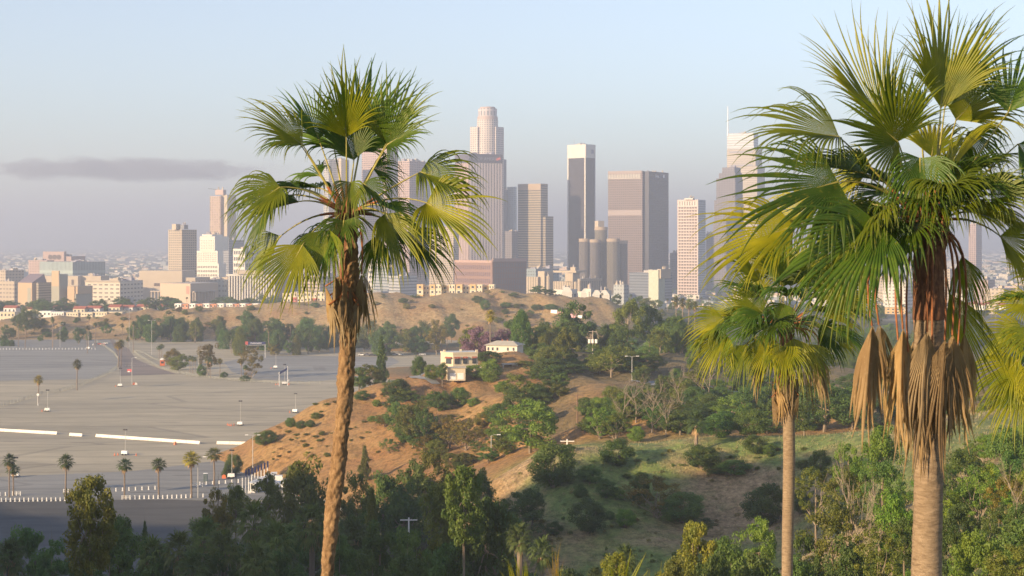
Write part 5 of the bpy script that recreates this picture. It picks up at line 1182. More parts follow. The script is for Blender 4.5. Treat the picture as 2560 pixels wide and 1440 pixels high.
# low white gates
def gate(px, py, w_px, lab):
    p = lotpos(px, py); w_ = w_px / F * p.y; r_ = empty("swing_gate", p, 0, lab, "gate"); m = MB()
    for z in (.45, .95): m.tube([(-w_ / 2, 0, z), (w_ / 2, 0, z)], .06, 5)
    m.build("rail", M_wht, r_)
    for x in (-w_ / 2, 0, w_ / 2): m = MB(); m.box(x, 0, 0, .16, .16, 1.15); m.build("post", M_wht, r_)
gate(170, 1233, 22, "low white swing gate behind the single palm left of the pine"); gate(315, 1249, 20, "low white gate at the foot of the third near palm"); gate(492, 1217, 28, "low white gate right of the fourth near palm"); gate(41, 1239, 20, "low white gate right of the palm pair at the left edge")
# mobile light towers: trailer, mast, lamp head, cones
def light_tower(px, py, h, lab, cones=3):
    p = lotpos(px, py); r_ = empty("light_tower", p, R(rng.uniform(-20, 20)), lab, "light tower"); m = MB()
    m.box(0, 0, .45, 2.1, 1.2, 1.0, 0, 0, None, .1, .1); m.build("engine_housing", M_wht, r_); m = MB(); m.box(0, 0, .28, 2.6, 1.3, .16); m.box(0, 0, .28, .12, 2.6, .12); m.build("chassis", M_black, r_)
    for x in (-.6, .6):
        m = MB(); m.tube([(x - .1, -.72, .3), (x + .1, -.72, .3)], .3, 12); m.build("wheel", M_black, r_)
    m = MB(); m.tube([(.2, 0, 1.4), (.2, 0, h * .6), (.2, 0, h)], [.10, .08, .06], 6); m.build("mast", M_metal, r_)
    m = MB(); m.box(.2, 0, h - .1, 1.3, .1, .1); m.build("lamp_bar", M_metal, r_)
    for x in (-.35, .0, .4, .75): m = MB(); m.box(x, -.1, h - .45, .3, .22, .45); m.build("floodlight", M_black, r_)
    for k in range(cones):
        q = p + Vector((rng.choice((-1, 1)) * (2.2 + k * .9), rng.uniform(-1.5, 1.5), 0)); m = MB(); m.box(0, 0, 0, .55, .55, .07); m.tube([(0, 0, .07), (0, 0, .45), (0, 0, .9)], [.24, .15, .04], 10)
        o = m.build("traffic_cone", M_orng); o.location = q; tag(o, "orange cone beside the " + lab, "cone", "cones by the " + lab.split(" ", 3)[-1][:60])
light_tower(600, 1064, 9.5, "light trailer on the open lot left of the orange hill", 4)
light_tower(312, 1138, 8.5, "light trailer just below the long barrier run", 3)
light_tower(118, 1029, 9, "light trailer near the curved kerb line at left", 1)
light_tower(300, 967, 9, "light trailer beside the small flag", 1)
light_tower(689, 921, 9, "light trailer on the far lot behind the big palm", 1)
light_tower(711, 962, 10, "light trailer under the dark banner frame", 3)
light_tower(578, 1196, 8.5, "light trailer at the foot of the orange hill", 0)
light_tower(221, 873, 9, "light trailer at the bollard row of the upper lot", 0)
light_tower(738, 1032, 8, "light trailer half behind the hill's left edge", 1)
light_tower(38, 1193, 6, "light trailer behind the palm pair at the left edge", 0)
# street lights
def street_light(px, py, h, lab, arms=1, D=None, mat=None):
    p = lotpos(px, py) if D is None else gp(px, D); r_ = empty("street_light", p, 0, lab, "street lamp"); m = MB(); m.tube([(0, 0, 0), (0, 0, h)], [.13, .08], 8); m.build("pole", mat or M_metal, r_)
    for s_ in ((1,) if arms == 1 else (-1, 1)):
        m = MB(); m.tube([(0, 0, h - .1), (s_ * .7, 0, h + .15), (s_ * 1.5, 0, h + .2)], .05, 5); m.build("arm", mat or M_metal, r_); m = MB(); m.box(s_ * 1.8, 0, h + .1, .9, .3, .16); m.build("lamp_head", M_wht, r_)
street_light(632, 1190, 12, "tall grey floodlight pole at the foot of the orange hill", 2)
street_light(495, 1245, 11, "thin white lamp post right of the fourth near palm", 1)
street_light(330, 962, 13, "lamp post beside the red and white flag", 1)
street_light(497, 940, 13, "lamp post on the tree lined kerb of the far lot", 1)
street_light(150, 868, 15, "lamp post standing alone on the upper left lot", 1)
street_light(379, 888, 21, "tall lamp post among the brown trees by the entrance road", 2)
street_light(323, 868, 26, "tallest lamp post left of the brown trees", 1)
street_light(1580, 945, 9, "curved lamp post beside the hill road, right of the big eucalyptus", -1, D=525)
street_light(1228, 1190, 6, "short pale pole in the gully left of the green hill", 1, D=402)
street_light(1053, 1300, 9, "slim lamp post in the dark wooded valley", 1, D=300)
def sign_post(px, py, lab, h=5, blob=True):
    p = lotpos(px, py); r_ = empty("sign_post", p, 0, lab, "sign"); m = MB(); m.tube([(0, 0, 0), (0, 0, h)], .14, 6); m.build("pole", M_wht, r_)
    m = MB(); m.prism([(math.cos(i * .785) * .55, math.sin(i * .785) * .55) for i in range(8)], -.1, .1); o = m.build("round_sign", M_wht, r_); o.location = (0, -.15, h - .2); o.rotation_euler = (R(90), 0, 0)
sign_post(95, 1015, "white round sign on a white post below the leftmost lot palm")
# banner frame
p = lotpos(698, 966); r_ = empty("banner_frame", p, R(25), "two white posts carrying a tilted dark banner on the far lot", "banner"); 
for x, h in ((0, 7), (4.2, 9.5)): m = MB(); m.tube([(x, 0, 0), (x, 0, h)], .12, 6); m.build("post", M_wht, r_)
m = MB(); m.face([(0, 0, 5.6), (0, 0, 6.7), (4.2, 0, 9.0), (4.2, 0, 7.9)]); m.face([(0, .05, 5.6), (4.2, .05, 7.9), (4.2, .05, 9.0), (0, .05, 6.7)]); m.build("banner", M_navy, r_)
# small flag
p = lotpos(323, 940); r_ = empty("flag", p, 0, "small red and white flag on the lot beside the lamp post", "flag"); m = MB(); m.tube([(1.2, 0, 0), (1.2, 0, 3.6)], .06, 6); m.build("pole", M_metal, r_); m = MB(); m.box(0.1, 0, 2.1, 2.2, .05, 1.4); m.build("cloth", plain("flag_red", (.6, .1, .12), .8), r_); m = MB(); m.box(-.2, -.05, 2.0, 1.1, .05, .5); m.build("stripe", M_wht, r_)
# portable toilet, kiosk
p = lotpos(514, 1203); r_ = empty("portable_toilet", p, R(15), "dark grey portable toilet between the two right near palms", "toilet cabin"); dk = plain("dark_cabin", (.10, .14, .15), .6)
m = MB(); m.box(0, 0, 0, 1.2, 1.2, 2.2); m.build("cabin", dk, r_); m = MB(); m.box(0, -.62, .15, .8, .06, 1.8); m.build("door", plain("cabin_door", (.16, .2, .21), .6), r_); m = MB(); m.box(0, 0, 2.2, 1.3, 1.3, .12, 0, 0, None, .2, .2); m.build("roof", M_wht, r_)
p = lotpos(406, 914); r_ = empty("ticket_kiosk", p, R(10), "small orange kiosk with a white roof by the entrance road", "kiosk"); m = MB(); m.box(0, 0, 0, 2.6, 2.2, 3.2); m.build("walls", M_orng, r_); m = MB(); m.box(0, 0, 3.2, 3.1, 2.7, .9, 0, 0, None, .9, .8); m.build("roof", M_wht, r_); m = MB(); m.box(0, -1.15, 1.3, 1.5, .1, 1.1); m.build("window", M_glass, r_)
# gantry sign over the far road
p = lotpos(639, 895); r_ = empty("gantry_sign", p, R(12), "dark blue gantry sign with a red emblem over the far road", "sign"); w_ = 5.6
for x in (-w_, w_): m = MB(); m.box(x, 0, 0, .45, .45, 8.6); m.build("post", M_metal, r_)
m = MB(); m.box(0, -.1, 8.0, 2 * w_ + .5, .4, 1.6); m.build("sign_board", M_navy, r_); m = MB(); m.box(-w_ + .3, -.2, 7.9, 1.6, .5, 2.0); m.build("emblem", M_red, r_); m = MB(); m.box(0, .1, 7.5, 2 * w_, .3, .3); m.build("beam", M_metal, r_)
m = MB()
for i in range(9): m.box(-w_ + 2.8 + i * .75, -.34, 8.5, .42, .05, .6)
m.build("lettering", M_wht, r_)
# fences and kerb lines on the lot
def fence(pts, lab, h=1.6, name="lot_fence", post=4.0, mat=None, rails=(0.5, 1.0, 1.5), mesh=True):
    P = [lotpos(*q) if len(q) == 2 else Vector(q) for q in pts]; r_ = empty(name, P[0], 0, lab, "fence"); O = P[0]; m = MB(); m2 = MB()
    for a, b_ in zip(P, P[1:]):
        a, b_ = a - O, b_ - O; d = b_ - a; k = max(1, int(d.length / post))
        for z in rails: m.tube([a + Vector((0, 0, z * h / 1.6)), b_ + Vector((0, 0, z * h / 1.6))], .05, 4)
        if False:
            nn = Vector((d.y, -d.x, 0)).normalized() * .04
            m.face([a + nn, b_ + nn, b_ + nn + Vector((0, 0, h * .35)), a + nn + Vector((0, 0, h * .35))])
        for i in range(k + 1): q = a + d * i / k; m2.box(q.x, q.y, q.z, .14, .14, h)
    m.build("rails", mat or M_fence, r_); m2.build("posts", mat or M_fence, r_)
M_fence = plain("pale_green_fence", (.33, .34, .29), .7, .1)
fence([(0, 1018), (60, 1001), (105, 987), (150, 980), (200, 965), (245, 946), (270, 936), (292, 920), (298, 903), (286, 886), (262, 868), (242, 856)], "long pale fence curving up from the left edge past the lot palms")
fence([(333, 880), (350, 893), (376, 908), (400, 922), (450, 935), (500, 944), (560, 950), (640, 957), (720, 960), (800, 960)], "pale rail fence sweeping right from the entrance road towards the big palm", 1.4)
fence([(338, 878), (360, 884), (384, 898), (398, 903)], "short pale wall beside the entrance road under the brown trees", 1.0)
fence([(0, 843), (120, 844), (250, 847)], "thin dark fence along the far edge of the upper lot", 1.8, mat=plain("dark_fence", (.12, .13, .12), .7))
for i, (px, py) in enumerate(((560, 1196), (340, 962), (335, 962), (722, 955), (438, 1112), (252, 862), (262, 864), (233, 863))):
    m = MB(); m.box(0, 0, 0, 1.2, .5, .9, .3 * i, 0, None, .1, .1); m.box(0, 0, .9, .3, .3, .25); o = m.build("utility_box", M_conc if i % 2 else M_orng); o.location = lotpos(px, py)
    tag(o, ["low pale box at the hill's foot beside the portable toilet", "orange box at the base of the flag's lamp post", "pale box left of the flag's lamp post base", "orange crash drum box near the banner frame", "pale box just below the long barrier run", "orange box near the far gate of the upper lot", "pale box near the far gate of the upper lot", "orange box by the light trailer of the upper lot"][i], "box")
# toll booths with flag poles
for i in range(8):
    px, py = 632 + i * 7.6, 1231 - i * 3.6; p = lotpos(px, py); r_ = empty("toll_booth", p, R(8), "white toll booth with dark window, %s from the front of the diagonal row" % ORD[i], "toll booth", "diagonal row of toll booths")
    m = MB(); m.box(0, 0, 0, 1.5, 2.2, 2.6); m.build("cabin", M_wht, r_); m = MB(); m.box(.05, -1.12, 1.15, 1.05, .08, 1.0); m.build("window", M_black, r_); m = MB(); m.box(0, -.1, 2.6, 1.8, 2.8, .22); m.build("roof", M_wht, r_); m = MB(); m.box(-.9, 0, 0, .9, 3.6, .2); m.build("island", M_conc, r_)
for i in range(9):
    px, py = 606 + i * 7.8, 1236 - i * 3.5; p = lotpos(px, py); hh = 4.6; r_ = empty("flag_pole", p, 0, "white post with a dark navy pennant, %s in the row beside the toll booths" % ORD[i], "flag pole", "pennant posts by the toll booths")
    m = MB(); m.tube([(0, 0, 0), (0, 0, hh)], .11, 7); m.build("pole", M_wht, r_); m = MB(); m.box(.1, 0, hh - .2, .5, .1, 1.9, .4); m.build("pennant", M_navy, r_) if i else None
for i, (px, py, sx) in enumerate(((688, 1216, 6), (700, 1222, 4))):
    p = lotpos(px, py); r_ = empty("white_van" if i else "box_truck", p, R(5), ["white box truck parked behind the toll booths", "white van beside the box truck near the dark oak"][i], "truck" if not i else "van")
    m = MB(); m.box(0, 0, .5, sx * .72, 2.2, 2.6 if not i else 1.6); m.build("body", M_wht, r_); m = MB(); m.box(sx * .46, 0, .5, sx * .22, 2.0, 1.6, 0, 0, None, .15, .1); m.build("cab", M_wht, r_); m = MB(); m.box(sx * .46, -1.02, 1.3, sx * .14, .06, .5); m.build("window", M_black, r_)
    for x in (-sx * .22, sx * .42): m = MB(); m.tube([(x, -1.15, .42), (x, -.9, .42)], .42, 12); m.build("wheel", M_black, r_)
for i, px in enumerate((744, 748, 753)):
    m = MB(); m.box(0, 0, 0, .5, .5, .08); m.tube([(0, 0, .08), (0, 0, .6), (0, 0, 1.1)], [.25, .18, .1], 10); o = m.build("traffic_cone", M_orng); o.location = lotpos(px, 1238 + i); tag(o, "orange marker cone on the road behind the leaning branches, %s from left" % ORD[i], "cone", "cones under the dark oak")
# parked cars far off at the trees
def car(px, py, colr, lab, D=None, rz=0):
    p = lotpos(px, py) if D is None else gp(px, D); r_ = empty("parked_car", p, rz, lab, "car"); mt = plain("car_paint", colr, .3, .05); m = MB(); m.box(0, 0, .35, 4.3, 1.75, .6, 0, 0, None, .12, .06); m.build("body", mt, r_); m = MB(); m.box(-.2, 0, .95, 2.4, 1.55, .5, 0, 0, None, .45, .15); m.build("cabin", M_black, r_)
    for x in (-1.4, 1.4): m = MB(); m.tube([(x, -.9, .33), (x, -.7, .33)], .33, 10); m.build("wheel", M_black, r_)
for i, (px, py, c) in enumerate(((905, 889, (.7, .7, .7)), (918, 889, (.1, .1, .12)), (930, 890, (.05, .05, .06)), (985, 888, (.6, .6, .6)), (1000, 888, (.7, .7, .68)), (1056, 888, (.5, .5, .52)))):
    car(px, py, c, "%s car parked at the far tree line, %s from the left" % (["silver", "dark grey", "black", "grey", "white", "grey"][i], ORD[i]))
car(252, 862, (.5, .08, .06), "red car near the far gate of the upper lot"); car(262, 860, (.7, .7, .68), "white car near the far gate of the upper lot"); car(1530, 0, (.72, .72, .70), "white car between trees right of the large dark conifer", D=900)
# utility poles
def upole(px, D, top, lab, arms=1, boxes=False, mat=None):
    g = gp(px, D); h = CZ - (top - HY) / F * D - g.z; r_ = empty("utility_pole", g, 0, lab, "utility pole"); m = MB(); m.tube([(0, 0, 0), (0, 0, h)], [.2, .13], 8); m.build("pole", mat or M_woodp, r_)
    for i in range(arms): m = MB(); m.box(0, 0, h - .5 - i * 1.2, 3.0, .16, .16); m.build("crossarm", mat or M_woodp, r_)
    if boxes:
        for x in (-1.2, 0, 1.3): m = MB(); m.tube([(x, -.3, h - 4.6), (x, -.3, h - 3.2)], .5, 10); m.build("transformer", M_conc, r_)
        m = MB(); m.box(0, 0, h - 4.8, 3.8, .2, .2); m.build("platform", M_woodp, r_)
upole(1482, 600, 826, "utility pole carrying three pale transformers on the wooded ridge", 1, True, plain("pale_pole", (.42, .36, .30), .8))
upole(1443, 418, 985, "dark thin utility pole in the gully between the hills", 1)
upole(1523, 700, 825, "thin dark utility pole right of the transformer pole", 1)
upole(1418, 350, 1098, "short pole with a white T arm poking above the green hill crest", 1, mat=M_conc)
upole(1022, 290, 1294, "dark pole with a white double arm in the wooded valley", 1, mat=M_conc)
# ---------------------------------------------------------------- houses on the ridge
M_stucco = plain("cream_stucco", (.64, .55, .40), .9, .04, .5); M_wstu = plain("white_stucco", (.66, .62, .54), .9, .04, .5); M_rf = plain("pale_roof", (.45, .42, .36), .9, .1, .5)
def house_root(name, px, py, D, lab, rz): p = pt(px, py, D); r_ = empty(name, p, R(rz), lab, "house"); r_.scale = (.9, .9, .9); return r_, D / F
r_, k = house_root("villa", 1150, 915, 548, "cream flat roofed villa with red tile eaves on the orange hill top", 14)
m = MB(); m.prism([(-6.2, -1.5), (-3.4, -3.8), (6.0, -3.0), (6.0, 5), (-6.2, 5)], -1.5, 4.7, 0, 1); m.build("walls", [M_stucco, plain("roof_felt", (.5, .52, .52), .9)], r_)
m = MB(); m.prism([(-6.35, -1.55), (-3.45, -3.95), (6.15, -3.15), (6.15, 5.1), (-6.35, 5.1)], 4.7, 5.3, 0, 1); m.build("parapet", [M_stucco, plain("roof_felt2", (.5, .52, .52), .9)], r_)
for x in (-6.1, 5.6): m = MB(); m.box(x, -1.2 if x < 0 else -2.8, 5.2, .8, .8, .9); m.build("corner_pier", M_stucco, r_)
for (x, y, w_, a_) in ((-4.9, -2.75, 2.6, -40), (-1.9, -3.85, 2.4, 5), (1.1, -3.6, 1.9, 5), (4.6, -3.3, 1.8, 5)):
    m = MB(); m.box(0, 0, 0, w_ * .8, .12, 1.9); o = m.build("window", M_glass, r_); o.location = (x, y - .02, 1.1); o.rotation_euler = (0, 0, R(a_)); m = MB(); m.face([(-w_ / 2, -.75, -.35), (w_ / 2, -.75, -.35), (w_ / 2, 0, .15), (-w_ / 2, 0, .15)]).face([(-w_ / 2, 0, .1), (w_ / 2, 0, .1), (w_ / 2, -.75, -.4), (-w_ / 2, -.75, -.4)]); e = m.build("tile_eave", M_tile, r_); e.location = (x, y - .05, 3.5); e.rotation_euler = (0, 0, R(a_))
m = MB(); m.box(6.6, -1.6, -1.5, 1.6, 3, 1.6); m.build("side_wall", M_stucco, r_); m = MB(); m.box(.5, 1, 5.3, .7, .7, .8); m.build("chimney", M_stucco, r_)
r_, k = house_root("garage", 1141, 944, 532, "cream double garage below the villa with two pale doors", 8)
m = MB(); m.box(0, 1.5, -1, 6.2, 5, 4.4); m.build("walls", M_stucco, r_); m = MB(); m.box(0, 1.5, 3.4, 6.8, 5.5, .25); m.build("roof", M_rf, r_)
for x in (-1.4, 1.4): m = MB(); m.box(x, -1.05, -.6, 2.2, .12, 2.3); m.build("door", M_wht, r_)
r_, k = house_root("bungalow", 1258, 876, 600, "white bungalow with low pale hipped roof beside the purple tree", -18)
m = MB(); m.box(0, 2, -2, 13.0, 8, 4.2, 0, 0); m.build("walls", M_wstu, r_)
m = MB(); z = 2.2; m.face([(-7.2, -2.8, z), (7.2, -2.8, z), (3.5, 2, z + 1.6), (-3.5, 2, z + 1.6)]).face([(7.2, 6.8, z), (-7.2, 6.8, z), (-3.5, 2, z + 1.6), (3.5, 2, z + 1.6)]).face([(7.2, -2.8, z), (7.2, 6.8, z), (3.5, 2, z + 1.6)]).face([(-7.2, 6.8, z), (-7.2, -2.8, z), (-3.5, 2, z + 1.6)]); m.box(0, 2, z - .15, 14.3, 9.5, .14); m.build("roof", M_rf, r_)
for x in (-5.6, -3.8, -1.8, 2.6, 5.0): m = MB(); m.box(x, -2.05, .1, .75, .12, 1.2); m.build("window", M_glass, r_)
for x in (-1, 1.2): m = MB(); m.box(x, 2, z + 1.3, .35, .35, .8); m.build("chimney", M_tile, r_)
r_, k = house_root("dark_house", 1352, 892, 610, "dark grey gabled house in shade right of the white bungalow", -10)
m = MB(); m.box(0, 2, -2, 8, 6, 4); m.build("walls", plain("dark_boards", (.10, .12, .13), .8), r_); m = MB(); m.face([(-4.6, -1.4, 2), (0, -1.4, 3.6), (0, 5.4, 3.6), (-4.6, 5.4, 2)]).face([(0, -1.4, 3.6), (4.6, -1.4, 2), (4.6, 5.4, 2), (0, 5.4, 3.6)]).face([(-4, -1.1, 2), (4, -1.1, 2), (0, -1.1, 3.5)]); m.build("roof", plain("grey_roof", (.28, .29, .28), .9), r_)
for x in (-2, 1.5): m = MB(); m.box(x, -1.05, -.2, 1, .1, 1.4); m.build("window", M_glass, r_)
r_, k = house_root("carport", 1275, 922, 560, "small open carport with pale posts and flat roof above the slope", 5)
m = MB(); m.box(0, 1, 1.6, 5.8, 3.5, .25); m.build("roof", M_rf, r_); m = MB(); m.box(1.8, 1.5, -1.5, 2, 2.4, 3.1); m.build("walls", M_stucco, r_); m = MB(); m.box(1.8, .25, .2, 1.2, .1, .9); m.build("window", M_glass, r_)
for x in (-2.6, 2.7): m = MB(); m.box(x, -.5, -1.8, .25, .25, 3.4); m.build("post", M_wstu, r_)
# driveway and hill road follow the land
def strip(name, pts, wid, mat, lift=.12):
    P = [gp(px, D) for px, D in pts]; Q = []
    for a, b_ in zip(P, P[1:]): Q += [a.lerp(b_, t / 6) for t in range(6)]
    Q.append(P[-1]); zz = ground([q.x for q in Q], [q.y for q in Q]); V, Fq = [], []
    for i, q in enumerate(Q):
        d = Q[min(i + 1, len(Q) - 1)] - Q[max(i - 1, 0)]; nn = Vector((-d.y, d.x, 0)).normalized() * wid / 2
        for s_ in (-1, 0, 1):
            r2 = q + nn * s_; V.append((r2.x, r2.y, max(float(ground([r2.x], [r2.y])[0]), zz[i] - .1) + lift))
    for i in range(len(Q) - 1):
        for j in (0, 1): a = i * 3 + j; Fq.append((a, a + 1, a + 4, a + 3))
    tag(link(name, npmesh(name, V, [f[::-1] for f in Fq], mat, smooth=True)), kind="structure")
M_road = asphalt("hill_asphalt", (.17, .18, .19), (.26, .27, .28), False)
strip("driveway", [(1090, 532), (1068, 536), (1040, 543), (1026, 556), (1040, 575), (1060, 590)], 3.5, M_road)
strip("hill_road", [(1560, 520), (1600, 516), (1650, 508), (1700, 500), (1760, 492), (1850, 486), (2000, 486)], 7, M_road, .25)
fence([tuple(gp(px, D)) for px, D in ((1050, 530), (1075, 527), (1100, 524), (1120, 522))], "low brown wire fence on the slope below the garage", 1.5, "slope_fence", mat=plain("rusty_fence", (.25, .13, .09), .8), mesh=False)
p = gp(1385, 1225); m = MB()
for i in range(5): m.box(i * 4.6, i * -2.2, -.5 - i * .9, 5.2, .3, 2.6, -.45, i % 2)
o = m.build("painted_wall", [M_wht, plain("pink_mural", (.75, .4, .45), .8)]); o.location = p + Vector((0, 0, .3)); tag(o, "white and pink painted wall stepping down the bluff's right end", "wall")
# ---------------------------------------------------------------- vegetation, placed where it stands
def treeb(kind, px, base, top, w_, tint='g', label=None, group=None, var=None): return tree(kind, px, hit(px, base), top, w_, tint, label, group, var=var)
# near lot palms
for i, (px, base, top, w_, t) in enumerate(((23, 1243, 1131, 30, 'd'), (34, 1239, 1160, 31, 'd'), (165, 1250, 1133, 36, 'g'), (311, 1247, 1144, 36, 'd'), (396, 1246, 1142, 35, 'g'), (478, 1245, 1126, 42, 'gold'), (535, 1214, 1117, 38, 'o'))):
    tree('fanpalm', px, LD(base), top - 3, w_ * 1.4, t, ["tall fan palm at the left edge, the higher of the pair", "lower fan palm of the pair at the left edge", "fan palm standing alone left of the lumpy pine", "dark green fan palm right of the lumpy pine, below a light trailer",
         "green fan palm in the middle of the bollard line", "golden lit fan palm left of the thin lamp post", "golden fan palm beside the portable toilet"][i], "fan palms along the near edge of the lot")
for i, (px, base, top, w_, t) in enumerate(((96, 1008, 937, 22, 'gold'), (193, 976, 898, 22, 'o'), (296, 918, 853, 20, 'gold'), (303, 915, 848, 18, 'o'))):
    tree('fanpalm', px, LD(base), top - 3, w_ * 1.4, t, ["thin fan palm above the round sign post at left", "thin fan palm standing on the curved kerb line", "left fan palm of the close pair by the entrance road", "right fan palm of the close pair by the entrance road"][i], "thin fan palms on the middle lot")
for i, (px, base, top, w_, t) in enumerate(((398, 896, 862, 20, 'g'), (404, 893, 858, 20, 'o'), (475, 930, 886, 16, 'g'), (482, 933, 888, 16, 'o'), (488, 928, 890, 14, 'g'), (518, 942, 886, 18, 'o'), (526, 945, 890, 18, 'g'), (550, 940, 893, 18, 'gold'), (603, 945, 893, 18, 'o'), (613, 950, 910, 18, 'g'), (320, 880, 840, 12, 'g'))):
    tree('fanpalm', px, LD(base), top, w_, t, "fan palm on the planted kerb between the two far lots, %s from the left" % ORD[i], "fan palms on the kerb between the far lots")
for (k_, px, base, top, w_, t, lab) in (('airy', 625, 946, 868, 60, 'br', "brown leaved tree with open crown at the right end of the lot kerb"), ('euca', 522, 938, 862, 56, 'br', "brown crowned tree in the middle of the lot kerb"), ('bush', 433, 915, 880, 46, 'br', "brownish shrub left of the round green tree on the kerb"),
      ('round', 446, 925, 886, 50, 'o', "round green tree on the kerb beside the orange kiosk"), ('bush', 505, 940, 915, 26, 'g', "small shrub on the lot kerb between palms"), ('bush', 560, 944, 932, 22, 'd', "low dark shrub on the lot kerb"), ('bush', 612, 952, 940, 30, 'd', "low ground shrub under the brown leaved kerb tree")):
    tree(k_, px, LD(base), top, w_, t, lab)
for px in (8, 20, 30): tree('bush', px, LD(865), 851, 16, 'd', "small dark shrub on the far upper lot at the left edge", "small shrubs on the upper lot")
# belt of trees between the far lots and the bluff
rb = random.Random(44)
for i in range(150):
    px = rb.uniform(-40, 1130); base = rb.uniform(862, 888) if px > 560 else rb.uniform(842, 862); D = LD(base) * rb.uniform(.99, 1.03)
    if 225 < px < 330 and rb.random() < .6: continue
    dens = 1 if px > 330 else .55
    if rb.random() > dens: continue
    hh = rb.uniform(30, 70) if px > 330 else rb.uniform(14, 42); k_ = rb.choice(('round', 'round', 'euca', 'euca', 'bush', 'cypress')); w_ = hh * rb.uniform(.55, .95)
    z = "left of the entrance road" if px < 330 else "between entrance road and big palm" if px < 830 else "right of the big palm"
    t = rb.choice(('g', 'd', 'd', 'o', 'g', 'br', 'd'))
    tree(k_, px, D, base - hh, w_, t, {'br': "brown leaved", 'o': "olive green", 'd': "dark green", 'g': "green"}[t] + " %s in the belt below the bluff, " % ("shrub" if k_ == 'bush' else "tree") + z, "%s %s in the belt, %s" % (t, "shrub" if k_ == "bush" else "tree", z), name="shrub" if k_ == "bush" else "park_tree")
for i, px in enumerate((46, 63, 131, 132, 222, 238, 218, 306, 333, 560, 566, 583, 592, 610, 632, 645, 668, 672, 684, 690, 700, 712, 726, 740, 748, 768, 780, 795, 920, 935, 950, 966, 990, 1003, 1036, 1050, 1068, 1086, 1104, 1118)):
    tall = px < 340; top = (800, 812, 789, 792, 783, 803, 812, 806, 800)[i] if tall else rb.uniform(808, 842); base = rb.uniform(868, 876) if tall and px < 70 else rb.uniform(862, 886)
    tree('tallpalm', px, LD(base), top, rb.uniform(13, 18), rb.choice('ggo'), "tall thin fan palm above the trees %s" % ("left of the entrance road" if tall else "between entrance road and big palm" if px < 830 else "right of the big palm"), "tall thin palms of the belt, " + ("left" if tall else "middle" if px < 830 else "right"))
for i, (px, top, w_) in enumerate(((65, 770, 40), (85, 775, 45), (45, 785, 30), (100, 800, 40))): tree('round', px, 1190 + i * 12, top, w_, 'go'[i % 2], "leafy tree before the white houses at far left, %s in the clump" % ORD[i], "clump of trees at far left")
# bluff shrubs
for i in range(120):
    px = rb.uniform(-30, 1560); D = rb.uniform(1180, 1262); h = rb.choice((1.2, 1.8, 2.5, 3.5)); g = gp(px, D); top = HY + (CZ - g.z - h) / D * F
    tree(rb.choice(('bush', 'airy', 'bush')), px, D, top, h * rb.uniform(1.5, 2.6) / D * F, rb.choice(('g', 'o', 'd', 'br')), "small scrubby bush dotted over the tan bluff face, %s part" % ("left" if px < 560 else "middle" if px < 1040 else "right"), "scrub bushes of the bluff, " + ("left" if px < 560 else "middle" if px < 1040 else "right"), name="scrub_bush")
for i, (k_, px, D, top, w_, t, lab) in enumerate((('round', 1344, 1262, 713, 38, 'd', "round dark tree on the bluff top right of the reddish building"), ('bush', 1195, 1240, 742, 36, 'd', "dark shrub on the bluff just right of the terraced apartments"), ('bush', 1213, 1225, 752, 26, 'g', "smaller shrub just below the bluff crest"), ('bush', 1265, 1235, 757, 34, 'g', "shrub in the middle of the right bluff top"),
      ('bush', 1304, 1240, 760, 44, 'd', "wide shrub on the right bluff top"), ('bush', 1342, 1235, 762, 30, 'g', "rounded shrub right of the wide one on the bluff"), ('bush', 1378, 1230, 762, 40, 'd', "shrub on the bluff below the painted wall"), ('round', 1285, 1255, 730, 26, 'g', "small tree on the bluff crest left of the round dark tree"), ('round', 1255, 1262, 727, 30, 'd', "low tree on the bluff crest right of the apartments"),
      ('round', 1040, 1262, 735, 24, 'g', "small tree before the terraced apartments"), ('round', 1375, 1270, 722, 30, 'd', "tree on the bluff crest before the white apartments"))): tree(k_, px, D, top, w_, t, lab)
